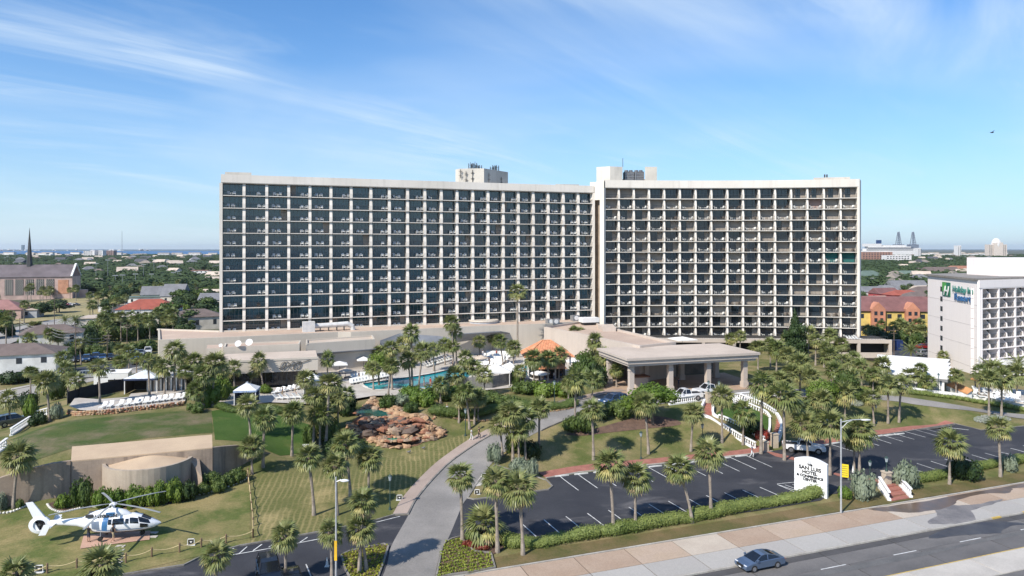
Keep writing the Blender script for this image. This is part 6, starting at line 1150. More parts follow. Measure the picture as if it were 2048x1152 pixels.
def cabana(px, py, w, d, h, rz, label, roof=CANV, side=None, peak=1.1, z=DK+.05, band=None, curtain=None):
    b = G(px, py, z); t = empty('cabana', b, rz, label, 'cabana'); a = MB(); o_ = .15; vs = [(-w/2-o_,-d/2-o_,h),(w/2+o_,-d/2-o_,h),(w/2+o_,d/2+o_,h),(-w/2-o_,d/2+o_,h),(0,-.01,h+peak),(0,.01,h+peak)]
    a.add(vs, [(0,1,4),(1,2,5,4),(2,3,5),(3,0,4,5)]); v2 = [(x,y,h) for x,y,_ in vs[:4]]+[(x,y,h-.3) for x,y,_ in vs[:4]]; build(a, 'roof', roof, t)
    a = MB(); a.add(v2, [(i,i+4,(i+1)%4+4,(i+1)%4) for i in range(4)]); build(a, 'valance', band or roof, t)
    a = MB(); a.cone((0,0,h+peak-.12), .22,.18,.2,8); build(a, 'finial', roof, t)
    for x in (-w/2, w/2):
        for y in (-d/2, d/2): a = MB(); a.box(x-.06,x+.06,y-.06,y+.06,0,h); build(a, 'post', WHITE, t)
    if side:
        a = MB(); a.box(-w/2+.02,w/2-.02,d/2-.06,d/2-.02,0,h-.2); a.box(-w/2+.02,-w/2+.06,-d/2+.3,d/2-.06,0,h-.2); build(a, 'side_cloth', side, t)
    if curtain:
        k = int(w/.28)
        for i in range(k): x = -w/2+.08+i*w/k; a = MB(); a.box(x, x+w/k*.97, -d/2-.02+.05*(i%2), -d/2+.03+.05*(i%2), 0, h-.25); build(a, 'curtain', curtain[i % len(curtain)], t)
    return t
NAVY = mat('navy_cloth', (.02,.035,.09), .8); BLUEW = mat('blue_white_cloth', (.30,.38,.55), .8, scale=2)
cabana(494,806,3.2,3.0,2.3,.15,'white peaked cabana with dark open front on the lawn side',CANV,NAVY,1.0,band=BLUEW); cabana(627,790,3.0,3.0,2.5,.2,'white peaked cabana beside the palms at the terrace corner',CANV,WHITE,1.1)
cabana(291,783,5.2,4.0,2.6,.12,'tent with pale blue-edged roof and open dark front',mat('pale_tent', (.62,.66,.72), .7, scale=1),DARKW,1.2,band=NAVY)
TAUPE = mat('taupe_cloth', (.34,.29,.25), .9); cabana(341,778,6.2,4.0,2.7,.12,'long cabana with striped brown and white curtains',mat('grey_tent', (.50,.49,.48), .7),DARKW,.9,curtain=(TAUPE, CANV, DARKM))
GFEN = mat('grey_timber', (.20,.195,.19), .9, scale=2, col2=(.14,.135,.13), fine=.2)
def fence(a_, b_, h, n, m, label, board=.2, post=2.2, z=None):
    t = empty('screen_fence', a_, 0, label, 'fence'); d = b_-a_; rz = math.atan2(d.y, d.x); l = Vector((d.x, d.y, 0)).length; t.rotation_euler = (0, 0, rz); k = max(1, int(h/board)); sl = d.z/l
    for i in range(k): a = MB(); z0 = i*h/k; a.add([Vector(v) for v in ((0,-.02,z0),(l,-.02,z0+d.z),(l,.02,z0+d.z),(0,.02,z0),(0,-.02,z0+h/k*.9),(l,-.02,z0+h/k*.9+d.z),(l,.02,z0+h/k*.9+d.z),(0,.02,z0+h/k*.9))], [(0,3,2,1),(4,5,6,7),(0,1,5,4),(1,2,6,5),(2,3,7,6),(3,0,4,7)]); build(a, 'board', m, t)
    j = int(l/post)+1
    for i in range(j+1): x = l*i/j; a = MB(); a.box(x-.06,x+.06,.02,.12,sl*x-.2,sl*x+h+.05); build(a, 'post', m, t)
    return t
gz = DK+.04
fence(G(985,776,gz), G(1042,764,gz), 2.1, 0, GFEN, 'grey timber screen fence in front of the white pool tents, right length'); fence(G(888,778,gz), G(984,776,gz), 2.0, 0, GFEN, 'grey timber screen fence below the pool palms, left length'); 
cabana(992,768,4.6,3.4,2.5,.1,'large white pyramid tent behind the grey fence, left',CANV,None,1.1); cabana(1020,764,4.0,3.4,2.5,.1,'large white pyramid tent behind the grey fence, right',CANV,None,1.1)
NET = mat('black_mesh', (.018,.02,.028), .9)
fence(G(160,800,5.0), G(262,778,5.3), 2.3, 0, NET, 'tall black mesh screen fence between lounger terrace and street', 2.3, 3); fence(G(136,808,4.8), G(160,800,4.9), 2.2, 0, NET, 'short return of black screen fence at the pool gate', 2.2, 3)
# tiled bar
TILE = mat('clay_tile', (.50,.20,.10), .8, scale=1.5, col2=(.62,.30,.16), fine=.2, fscale=4)
tbar = empty('pool_bar', G(1101,762,DK), .1, 'pool bar with two-tier hipped roof of orange clay tiles', 'bar hut')
def hip(name, w, d, z0, z1, ridge, root, m, y0=0, tile=.32):
    """hipped roof of tile rows running down the slopes"""
    e = [Vector(p) for p in ((-w/2,y0,z0),(w/2,y0,z0),(w/2,y0+d,z0),(-w/2,y0+d,z0))]; r0, r1 = Vector((-ridge/2,y0+d/2,z1)), Vector((ridge/2,y0+d/2,z1))
    a = MB(); a.add(e+[r0,r1], [(0,1,5,4),(1,2,5),(2,3,4,5),(3,0,4),(3,2,1,0)]); build(a, 'roof_bed', m, root)
    a = MB()
    for A, B, C, Dd in ((e[0],e[1],r0,r1),(e[1],e[2],r1,r1),(e[2],e[3],r1,r0),(e[3],e[0],r0,r0)):
        l = (B-A).length; k = int(l/tile); t_ = (B-A).normalized(); mid = (A+B)/2; top = (C+Dd)/2; up = Vector((top.x-mid.x, top.y-mid.y, top.z-mid.z)); up = up-t_*up.dot(t_); rl = (Dd-C).length
        for i in range(k):
            s = (i+.5)*tile; p = A+t_*s; edge = (l-rl)/2; f = min(1., s/edge if s < edge else 1., (l-s)/edge if l-s < edge else 1.); q = p+up*f; nrm_ = up.cross(t_).normalized(); nrm_ = nrm_ if nrm_.z > 0 else -nrm_
            a.tube([p+nrm_*.02, q+nrm_*.02], .085, 5)
    o = build(a, 'clay_tiles', m, root); o['kind'] = 'stuff'
    a = MB()
    for p, q in ((e[0],r0),(e[1],r1),(e[2],r1),(e[3],r0),(r0,r1)): a.tube([p+Vector((0,0,.06)), q+Vector((0,0,.08))], .13, 6)
    build(a, 'ridge_cap', m, root)
hip('r', 9.6, 7.5, 4.2, 6.9, 1.6, tbar, TILE, 1.2); hip('r2', 5.4, 3.4, 2.5, 3.7, 3.0, tbar, TILE, -1.6)
for x in (-4, -1.6, 1.2, 4):
    for y in (1.6, 8.2): a = MB(); a.box(x-.14,x+.14,y-.14,y+.14,0,4.2); build(a, 'post', WHITE, tbar)
for x in (-2.3, 2.3): a = MB(); a.box(x-.1,x+.1,-1.4,-1.2,0,2.5); build(a, 'post', DARKM, tbar)
a = MB(); a.box(-3.2,3.2,2.4,7,0,3.6); build(a, 'bar_counter', DARKW, tbar)
th_ = empty('tiled_shed', G(1160,712,DK), .1, 'small shed with orange tiled roof behind the bar', 'shed'); hip('r3', 7.5, 4, 4.0, 5.3, 3.5, th_, TILE, 0); a = MB(); a.box(-3.4,3.4,.3,3.7,0,4.0); build(a, 'wall', WALLB, th_)
# garage levels and terrace under the right wing
gar = empty('parking_garage', (0,0,0), 0, 'open concrete parking levels below the right wing, dark slots between beige bands', 'garage')
g0, g1 = Vector((30, 176, 0)), Vector((93.6, 173.5, 0)); gd = (g1-g0).normalized(); gw = (g1-g0).length; gr_ = math.atan2(gd.y, gd.x)
for z0, z1, y0 in ((6.6,7.5,0),(3.0,4.3,-.01),(0,1.2,.01)): loc_part('band', [(0, gw, y0, y0+.5, z0, z1)], [WALLB], gar, g0, gr_)
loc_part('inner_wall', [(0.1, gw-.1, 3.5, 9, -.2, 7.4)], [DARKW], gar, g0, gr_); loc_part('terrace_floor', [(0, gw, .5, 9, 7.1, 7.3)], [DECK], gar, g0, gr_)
for i in range(9): loc_part('pier', [(gw-.7-i*7.6, gw-i*7.6, .02, .6, 0, 6.7)], [WALLB], gar, g0, gr_)
loc_part('end_wall', [(gw-.3, gw+.02, .5, 9, 0, 7.3)], [WALLB], gar, g0, gr_)
for i in range(16): x = gw-1-i*3.9; loc_part('railing', [(x-3.6, x, .1, .15, 8.3, 8.36)]+[(x-3.6+j*.6, x-3.57+j*.6, .1, .14, 7.5, 8.3) for j in range(7)], [RAILM], gar, g0, gr_)
bank_ = [(1700+i*6, 672) for i in range(4)]
for k, (px, py) in enumerate(bank_): q = Vector(((px-CX)*175/F, 175.5, 0)); lounger(0, 0, .6, 'white lounger on the garage terrace corner, %s from the left' % nth(k+1), 0, 7.31, 'terrace loungers', q)
# ---------------------------------------------------------------- the town behind
WINM = mat('window_dark', (.03,.035,.045), .2, spec=.6)
RC = {k: mat('roof_'+k, c, .9, scale=.4, col2=tuple(x*.75 for x in c), fine=.12, fscale=3) for k, c in dict(grey=(.20,.20,.21), brown=(.17,.13,.115), red=(.34,.09,.06), tan=(.27,.23,.19), dark=(.09,.09,.10), pale=(.36,.35,.33), maroon=(.20,.095,.09), pink=(.33,.17,.15), green=(.13,.18,.15), orange=(.36,.17,.11)).items()}
WC = {k: mat('wall_'+k, c, .85, scale=.3, fine=.04) for k, c in dict(white=(.72,.71,.68), cream=(.58,.53,.45), brick=(.32,.16,.11), grey=(.38,.39,.41), yellow=(.62,.46,.14), coral=(.52,.23,.14), pink=(.55,.38,.32), red=(.40,.06,.06)).items()}
def house_mesh(w, d, h, rise, kind, wm, rm, over=.45):
    a = MB(); a.prism([(-w/2,-d/2),(w/2,-d/2),(w/2,d/2),(-w/2,d/2)], -.5, h); wall = a.mesh('wall', wm); r = MB(); W_, D_ = w/2+over, d/2+over
    if kind == 'hip': e = max(.01, W_-D_) if w > d else .01; f = 0 if w > d else D_-W_; v = [(-W_,-D_,h),(W_,-D_,h),(W_,D_,h),(-W_,D_,h),(-e,-f,h+rise),(e,f,h+rise)]; r.add(v, [(0,1,5,4),(1,2,5),(2,3,4,5),(3,0,4),(3,2,1,0)])
    elif kind == 'gable': r.add([(-W_,-D_,h-.1),(W_,-D_,h-.1),(W_,0,h+rise),(-W_,0,h+rise),(W_,D_,h-.1),(-W_,D_,h-.1)], [(0,1,2,3),(3,2,4,5),(0,3,5),(1,4,2),(0,5,4,1)])
    else: r.prism([(-W_,-D_),(W_,-D_),(W_,D_),(-W_,D_)], h, h+.35)
    return wall, r.mesh('roof', rm)
_w = MB(); _w.box(-.5,.5,-.05,.03,0,1); WMESH = _w.mesh('window', WINM)
def house(px, py, w, d, h, rise, rz, kind, wk, rk, label=None, wins=2, rows_=1, name='house', P=None, group=None, cat='house', chim=False):
    b = P or G(px, py, 0); b = Vector((b.x, b.y, T(b.x, b.y))); wall, rf = house_mesh(w, d, h, rise, kind, WC[wk], RC[rk]); t = empty(name, b, rz, label, cat, group); obj('wall', wall, t); obj('roof', rf, t)
    for r_ in range(rows_):
        for i in range(wins):
            x = -w/2+w*(i+.5)/wins; obj('window', WMESH, t, (x, -d/2, h*(r_+.35)/rows_), sc=(1.1, 1, h/rows_*.42))
        for i in range(max(1, wins-1)):
            y = -d/2+d*(i+.5)/max(1, wins-1); obj('window', WMESH, t, (w/2, y, h*(r_+.35)/rows_), math.pi/2, sc=(1.1, 1, h/rows_*.42)); obj('window', WMESH, t, (-w/2, y, h*(r_+.35)/rows_), -math.pi/2, sc=(1.1, 1, h/rows_*.42))
    if chim: a = MB(); a.box(w*.2,w*.2+.9,-.4,.4,h,h+rise+.8); build(a, 'chimney', WC[wk], t)
    return t
# church
ch = empty('brick_church', (-264,423,0), math.radians(16), 'large brick church with dark metal roof, lattice windows and tall thin spire', 'church')
PK = mat('church_concrete', (.50,.36,.31), .85, scale=.3); BRK = mat('church_brick', (.52,.26,.16), .85, scale=.4, fine=.1); MRF = mat('church_roof', (.14,.115,.12), .6, scale=.2)
a = MB(); a.prism([(-62,0),(0,0),(0,16),(-62,16)], -1, 13.2); build(a, 'wall', PK, ch)
a = MB(); a.add([(-62,-.6,13.1),(-.6,-.6,13.1),(-.6,8,20.3),(-62,8,20.3),(-.6,16.6,13.1),(-62,16.6,13.1)], [(0,1,2,3),(3,2,4,5),(0,5,4,1)]); build(a, 'roof', MRF, ch)
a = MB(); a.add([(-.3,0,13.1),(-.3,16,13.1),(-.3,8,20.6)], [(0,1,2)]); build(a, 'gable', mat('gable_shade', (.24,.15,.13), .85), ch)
a = MB(); a.bar((-.3,-.7,13.3),(-.3,8,20.7),1.0,.8); a.bar((-.3,16.7,13.3),(-.3,8,20.7),1.0,.8); build(a, 'verge', WC['white'], ch)
for i in range(5):
    x = -35+i*5.3; a = MB(); a.box(x,x+4.3,-.12,.02,2.5,11.8); w_ = build(a, 'window', WINM, ch); a = MB()
    for r_ in range(11):
        for c in range(4): a.box(x+.15+c*1.05+(r_%2)*.3, x+.6+c*1.05+(r_%2)*.3, -.3, -.1, 2.7+r_*.83, 3.2+r_*.83)
    build(a, 'lattice', WC['cream'], w_)
for x0, x1 in ((-7.5,-2),(-58,-38)): a = MB(); a.box(x0,x1,-.15,.02,3,11.2); build(a, 'brick_panel', BRK, ch)
a = MB(); a.box(-48,-42,-9,0,-1,4.5); build(a, 'porch', PK, ch)
a = MB(); a.box(2,6,6,9,-1,5); build(a, 'annex', PK, ch)
a = MB(); a.cone((-25,8,17),1.9,1.3,9,6); a.cone((-25,8,26),1.25,.05,16.5,6); build(a, 'spire', DARKM, ch)
# nearer houses on the left
house(28,757,19,11,6.1,2.0,.36,'hip','white','brown','white two-storey house with brown hipped roof at the left edge',4,2)
house(105,705,15,9,5.9,2.2,.5,'hip','white','brown','white two-storey house with brown roof beside the guest lot',3,2); house(80,690,9,7,5.0,1.4,.45,'hip','white','brown','smaller white wing house left of the guest lot house',2,2)
house(300,632,24,15,3.6,4.0,.25,'hip','white','red','low white house with bright red metal roof',4)
house(352,607,11,14,4.5,6.2,.1,'gable','cream','grey','grey steep-gabled church house beyond the red roof',2); house(325,604,20,10,4.5,4.5,.3,'gable','cream','grey','long grey-roofed hall joined to the steep gable',3)
house(303,606,26,10,3.4,.3,.3,'flat','white','green','low building with flat green roof behind the red roof',3); house(265,650,34,12,3.4,.3,.25,'flat','cream','pale','long low building with pale flat roof beside the palms',4)
house(248,622,20,8,3.2,.3,.3,'flat','white','pale','low white flat-roofed shop beside the avenue',3); house(392,655,18,12,4.5,2.6,.5,'hip','cream','brown','brown-roofed house close behind the left end of the hotel',3)
house(428,618,12,12,5,3,.2,'gable','cream','grey','grey-roofed house partly hidden by the hotel',2); house(348,642,7,5,2.6,1.3,.2,'hip','brick','brown','tiny brick hut beside the red roof',1)
house(8,636,17,14,4,4,.3,'hip','pink','pink','pink-roofed house at the left edge',3); house(40,635,16,7,3.4,.3,.2,'flat','grey','pale','low grey carport beside the pink roof',2)
house(402,552,18,11,6,1.0,.1,'flat','white','orange','white and orange two-storey building among the trees',4,2)
house(255,552,20,9,5,5,.4,'gable','white','pale','white church-like house with steep pale roof',2)
house(386,600,9,7,3,1.6,.1,'hip','brick','brown','small brick house right of the steep gable',2)
# right side
random.seed(31)
for c in ((1740,600,24,12,5,3,.1,'hip','white','grey','white house with grey hipped roof right of the hotel',4,2),(1770,597,18,12,4,4,-.2,'hip','cream','grey','grey-roofed house beside the white one',3,1),(1812,590,24,12,4.5,5,.1,'gable','white','grey','big house with open timber gable above the red fence',4,1),
 (1741,618,26,10,4,2.5,.15,'hip','white','pale','white low house at the right tower corner',4,1),(1768,604,13,9,5,3,.2,'gable','red','maroon','dark red house, left of the pair',2,1),(1806,610,18,10,5.5,2.5,.1,'hip','red','red','bright red house in the middle',3,1),(1840,612,20,10,5,2.5,.1,'hip','red','brown','dark red house beside the white hotel',3,1),
 (1736,563,26,14,5,5,.3,'hip','cream','green','large house with green-grey roof near the hotel edge',3,1),(1815,560,24,12,5,4,-.3,'hip','cream','green','green-grey roofed house under the trees',3,1),(1845,600,16,10,5,3,.1,'hip','cream','brown','brown-roofed house beside the timber gable',2,1),(1880,552,40,14,5,5,.2,'gable','pink','brown','house with brown gabled roof over the white hotel',4,1),(1960,546,90,12,5,4,.1,'hip','cream','orange','long row house with orange tiled roof',9,1),(1790,575,20,12,4,3,.2,'hip','white','tan','tan-roofed house under the trees',3,1)): house(*c[:10], c[10], c[11], c[12])
# coloured town houses
th2 = empty('town_houses', G(1788,672,0), -.12, 'yellow and coral three-storey town houses with maroon roof', 'town houses')
a = MB(); a.prism([(-13,0),(21,0),(21,13),(-13,13)], -.5, 8.6); build(a, 'wall', WC['yellow'], th2); a = MB(); a.add([(-13.6,-.7,8.5),(21.6,-.7,8.5),(18,6.5,13.2),(-10,6.5,13.2),(21.6,13.7,8.5),(-13.6,13.7,8.5)], [(0,1,2,3),(1,4,2),(3,2,4,5),(0,3,5),(0,5,4,1)]); build(a, 'roof', RC['maroon'], th2)
for k, x in enumerate((-5.5, 5.5)):
    a = MB(); a.add([(x-2.2,-1.5,-.5),(x+2.2,-1.5,-.5),(x+2.2,-1.5,9.3),(x,-1.5,11.6),(x-2.2,-1.5,9.3),(x-2.2,3,-.5),(x+2.2,3,-.5),(x+2.2,3,9.3),(x,3,11.6),(x-2.2,3,9.3)], [(0,1,2,3,4),(1,6,7,2),(2,7,8,3),(3,8,9,4),(4,9,5,0)]); bay = build(a, 'coral_bay', WC['coral'], th2)
    for zz_ in (4.9, 7.2):
        for dx in (-.95, .95): obj('window', WMESH, bay, (x+dx, -1.5, zz_), sc=(1.0,1,1.3))
    a = MB(); a.box(x-1.4,x+1.4,-1.56,-1.4,1.2,3.2); build(a, 'arch_opening', DARKW, bay)
for x in (-10.5,-1.5,1.8,9.3,12.2,16.5):
    obj('window', WMESH, th2, (x, 0, 6.0), sc=(1.4,1,1.5)); a = MB(); a.box(x-1.1,x+1.1,-.08,.05,1.6,3.4); build(a, 'balcony_opening', DARKW, th2)
a = MB(); a.prism([(17,-.8),(21.4,-.8),(21.4,3),(17,3)], -.5, 9.3); build(a, 'corner_tower', WC['yellow'], th2)
a = MB(); a.box(-7,-3.6,3.2,4.0,9.6,9.72); build(a, 'solar_panel', WINM, th2); 
# white hotel on the right
HW = mat('white_hotel_wall', (.86,.79,.76), .85, scale=.06, col2=(.82,.75,.72), stain=.04)
h0 = Vector((109.0,184.7,0)); h1 = Vector((103.4,156.5,0)); hu = Vector((.9,.43,0)).normalized(); ht = empty('white_hotel', h1, 0, 'white seaside hotel at the right edge with green square sign on its blank side wall', 'hotel')
L2 = lambda p: (p.x-h1.x, p.y-h1.y); ln = 60
a = MB(); bk = Vector((-hu.y, hu.x, 0)); sd = (h0-h1); sn = Vector((-sd.y, sd.x, 0)).normalized()
a.prism([L2(v) for v in (h1+sd*.09+hu*.3, h1+hu*ln+bk*2.0, h1+hu*ln+Vector((5.6,28.2,0)), h0)], -.5, 22.6); build(a, 'body', HW, ht)
a = MB(); a.prism([L2(v) for v in (h1, h1-sn*.5, h0-sn*.5, h0)][::1], -.5, 22.9); build(a, 'side_wall', HW, ht)
a = MB(); a.prism([L2(v) for v in (h1+sn*.5-sd*.02, h1+hu*ln-bk*.5, h1+hu*ln+Vector((5.6,28.2,0)), h0+sn*.5)], 22.95, 23.35); build(a, 'roof_edge', mat('hotel_roof_edge', (.26,.235,.21), .8), ht)
hz_ = math.atan2(hu.y, hu.x); srz = math.atan2(sd.y, sd.x); FHH = 2.28; nf = 8
for k in range(nf+1): z = 21.2-FHH*k; a = MB(); a.box(1.25, ln, -.3, 2.1, z-.22, z); o = build(a, 'floor_slab', HW, ht, loc=None) if 0 else build(a, 'floor_slab', HW, ht); o.rotation_euler = (0,0,hz_)
a = MB(); a.prism([L2(v) for v in (h1+hu*.02, h1+hu*1.25-bk*.28, h1+hu*1.25+bk*2.1, h1+sd*.09)], -.5, 21.2); build(a, 'corner_wall', HW, ht)
a = MB(); a.box(.1, ln, -.35, .1, 21.2, 22.95); o = build(a, 'fascia', HW, ht); o.rotation_euler = (0,0,hz_)
for i in range(16):
    x = 1.3+i*3.15; a = MB(); pr = []
    for k in range(nf):
        z1 = 21.2-.22-FHH*k; z0 = 21.2-FHH*(k+1)
        if i % 2 == 0: a.box(x-.22, x+.22, -.25, 2.1, z0, z1)
        else: a.add([Vector(v) for v in ((x-.1,-.2,z0),(x-.1,-.1,z0+.8),(x-.1,1.2,z1),(x-.1,2.1,z1),(x-.1,2.1,z0),(x+.1,-.2,z0),(x+.1,-.1,z0+.8),(x+.1,1.2,z1),(x+.1,2.1,z1),(x+.1,2.1,z0))], [(4,3,2,1,0),(5,6,7,8,9)]+[(j,(j+1)%5,(j+1)%5+5,j+5) for j in range(5)])
    o = build(a, 'dividing_wall', HW, ht); o.rotation_euler = (0,0,hz_)
    for k in range(nf):
        z0 = 21.2-FHH*(k+1); R_ = Matrix.Rotation(hz_, 4, 'Z')
        q = R_ @ Vector((x+.2, 1.95, z0)); obj('window', WIN[2][0], ht, q, hz_, (2.75, 1, FHH-.22)); q = R_ @ Vector((x+.2, 0, z0)); obj('railing', RAIL, ht, q, hz_, (2.75, 1, .92))
        if (i+k) % 3 == 0: q = R_ @ Vector((x+.2, 1.95, z0)); obj('curtain', CUR[1], ht, q, hz_, (2.75, 1, FHH-.22))
sq = lambda t, z, off=.0: Vector((*(h0.lerp(h1, t)+sn*(off))[:2], z))-Vector((h1.x, h1.y, 0))
dsd = -sd.normalized(); srot = math.atan2(dsd.y, dsd.x); Ls = sd.length
for k in range(9): z = 21.0-k*2.3-.1; a = MB(); p = h0+dsd*(Ls*.29); o = MB(); 
def side(name, t0, t1, z0, z1, m, th=.06, mi=None):
    a = MB(); a.box(t0*Ls, t1*Ls, -th, .02, z0, z1); o = build(a, name, m, ht); o.location = (h0.x-h1.x+sn.x*0, h0.y-h1.y, 0); o.rotation_euler = (0,0,srot); return o
for k in range(9): side('window', .29, .335, 19.3-k*2.45, 20.5-k*2.45, WINM)
for z in (17.3, 12.6, 7.9, 3.2): side('joint_line', .0, .995, z, z+.08, mat('joint_shade', (.60,.55,.52), .9), .03)  # joint lines darker than the wall
SG = mat('sign_green', (.08,.34,.06), .5); SG2 = mat('sign_dark_green', (.02,.16,.09), .5); SBL = mat('sign_blue', (.03,.14,.34), .5); STE = mat('sign_teal', (.05,.24,.20), .5)
side('sign_square', .34, .50, 18.3, 21.7, SG2, .14); side('sign_square', .34, .42, 19.4, 21.7, SG, .18)
TXT = []
def text(body, size, m, parent, loc, rz, ext=.03, name='lettering', align='CENTER', tilt=math.pi/2, sx=1., shear=0., bold=.0):
    c = bpy.data.curves.new(name, 'FONT'); c.body = body; c.size = size; c.extrude = ext; c.align_x = align; c.materials.append(m); c.shear = shear; c.offset = bold
    o = bpy.data.objects.new(name, c); COL.objects.link(o); TXT.append((o, name, m, parent, loc, tilt, rz, sx)); return o
def stx(body, t, z, size, m, sx=1., shear=0., bold=.02, off=.25): p = h0+dsd*(t*Ls)-Vector((-dsd.y, dsd.x, 0))*off-h1; return text(body, size, m, ht, (p.x, p.y, z), srot, .05, sx=sx, shear=shear, bold=bold)
stx('H', .42, 18.6, 3.2, WC['white'], 1.3, .25, .05); stx('Holiday Inn', .75, 19.7, 2.1, STE, 1.15, .12, .03); stx('Resort', .75, 17.8, 2.2, SBL, 1.5, 0, .05)
a = MB(); a.prism([L2(v) for v in (Vector((117.5,170,0)), Vector((140,170,0)), Vector((140,182,0)), Vector((117.5,182,0)))], 22.9, 27.7); build(a, 'roof_block', HW, ht)
lowb = empty('low_white_building', (0,0,0), 0, 'low white flat-roofed wing in front of the white hotel', 'building')
for pts, z1 in (([(1952,715),(2100,700),(2100,728),(2048,735),(1985,726)], 4.6), ([(1985,728),(2050,737),(2110,742),(2110,726),(2000,722)], 3.6)): bld('wall', pts, -.3, z1, [WHITE, WHITE], lowb)
for k in range(3): slab4('canopy_strip', [G(1985+k*8,720+k*4,5.0),G(2060,727+k*4,5.0),G(2060,724+k*4,5.0),G(1985+k*8,717+k*4,5.0)], .15, WHITE, lowb)
# scalloped-roof restaurant
rs = empty('scalloped_restaurant', (0,0,0), 0, 'restaurant with big white sloping roof of five scalloped bands', 'restaurant'); 
ra, rb, rc, rd = D(1769,747,137), D(1895,758,129), D(1888,720,143), D(1758,710,151)
n = 5
for i in range(n):
    t0, t1 = i/n, (i+1)/n; a = MB(); vs = []; m_ = 6
    for j in range(m_+1):
        t = t0+(t1-t0)*j/m_; bulge = math.sin(math.pi*j/m_)*.45
        l_ = ra.lerp(rd, t)+Vector((-.5,0,bulge)); r_ = rb.lerp(rc, t)+Vector((.3+.8*math.sin(math.pi*j/m_),0,bulge)); vs += [l_, r_]
    base = len(vs); vs += [ra.lerp(rd, t0)-Vector((0,0,.4)), rb.lerp(rc, t0)-Vector((0,0,.4)), ra.lerp(rd, t1)-Vector((0,0,.4)), rb.lerp(rc, t1)-Vector((0,0,.4))]
    a.add(vs, [(2*j,2*j+1,2*j+3,2*j+2) for j in range(m_)]+[tuple([base]+[2*j for j in range(m_+1)]+[base+2])[::-1], tuple([base+1]+[2*j+1 for j in range(m_+1)]+[base+3])]+[(base,base+1,1,0)]); build(a, 'roof_band', WHITE, rs)
a = MB(); a.add([ra-Vector((0,-.3,.4)), rb-Vector((.4,-.3,.4)), Vector((rb.x-.4,rb.y+.3,2.4)), Vector((ra.x,ra.y+.3,3.0)), rc-Vector((.4,0,.4)), rd-Vector((0,0,.4)), Vector((rc.x-.4,rc.y,2)), Vector((rd.x,rd.y,2))], [(3,2,1,0),(2,6,4,1),(3,0,5,7)]); build(a, 'wall', WHITE, rs)
for i in range(7): t = .12+i*.11; p = ra.lerp(rb, t); p2 = ra.lerp(rb, t+.085); a = MB(); a.prism([(p.x,p.y+.2),(p2.x,p2.y+.2),(p2.x,p2.y+.4),(p.x,p.y+.4)], 3.2, 5.0); build(a, 'window', DARKG, rs)
a = MB(); a.bar(ra-Vector((0,.1,.35)), rb-Vector((0,.1,.35)), .3, .5); build(a, 'eave', mat('eave_grey', (.2,.2,.2), .8), rs)
OR_ = mat('orange_awning', (.58,.28,.12), .85, scale=.6, fine=.08)
ow = empty('orange_roof_kiosk', (0,0,0), 0, 'kiosk with orange single-slope roof right of the scalloped restaurant', 'kiosk')
slab4('roof', [G(1893,769,4.6),G(1934,787,4.0),G(1945,779,4.8),G(1908,762,5.4)], .18, OR_, ow); slab4('wall_front', [G(1893,771,4.4),G(1934,789,3.8),G(1944,781,4.5),G(1908,764,5.0)], 1.9, WHITE, ow)
slab4('roof', [G(1886,742,5.2),G(1901,760,5.0),G(1912,757,5.8),G(1898,738,5.8)], .2, OR_, ow)
ow2 = empty('orange_canopy', (0,0,0), 0, 'small square orange canopy near the right pool terrace', 'canopy'); slab4('roof', [G(1941,757,5.2),G(1958,762,5.2),G(1970,756,5.6),G(1955,751,5.6)], .2, OR_, ow2); q = G(1953,760,5.2); a = MB(); a.tube([(q.x,q.y,2),(q.x,q.y+.5,5.2)], .12, 6); build(a, 'post', DARKM, ow2)
# right pool terrace with loungers and rails
tp = P2([(1946,795),(1985,803),(2048,815),(2110,828),(2110,790),(2048,785),(1990,776),(1948,778)])
a = MB(); a.prism(ccw([(p.x, p.y) for p in tp]), 1, 3.1); build(a, 'terrace', DECK, kind='structure')
wallp = dens([p for p in P2([(1790,779),(1850,787),(1946,798),(1985,805),(2048,818),(2110,831)])], 2, False); a = MB(); vs = []
for i, p in enumerate(wallp): vs += [(p.x,p.y,T(p.x,p.y)-.3),(p.x,p.y,T(p.x,p.y)+.8),(p.x,p.y+.25,T(p.x,p.y)+.8),(p.x,p.y+.25,T(p.x,p.y)-.3)]
a.add(vs, [(i*4+j,(i+1)*4+j,(i+1)*4+(j+1)%4,i*4+(j+1)%4) for i in range(len(wallp)-1) for j in range(4)]); build(a, 'low_white_wall', WHITE, label='low white wall along the far side of the upper drive', cat='wall')
random.seed(9); k = 0
for r_ in range(3):
    for i in range(8):
        px = 1952+i*12+random.uniform(-3,3); py = 783+i*1.6+r_*6; k += 1; q = G(px, py, 3.1); lounger(0, 0, random.uniform(-1,1.5), 'white lounger on the right-hand pool terrace, %s row, %s from the left' % (('back','middle','front')[r_], nth(i+1)), 0, 3.11, 'loungers on the right-hand terrace', q)
q = R(1800,710); rb_ = G(1776,700,0); t = empty('blue_container', rb_, -.1, 'dark blue container in the car park behind the restaurant', 'container'); a = MB(); a.box(-3.6,3.6,-1.3,1.3,.1,2.9); build(a, 'box', mat('navy_paint', (.015,.035,.14), .5), t); a = MB(); a.box(-3.7,3.7,-1.35,1.35,2.9,3.0); [a.box(-3.6+i*.6,-3.5+i*.6,-1.36,-1.3,.2,2.9) for i in range(13)]; build(a, 'ribs', mat('navy_rib', (.01,.025,.09), .5), t)
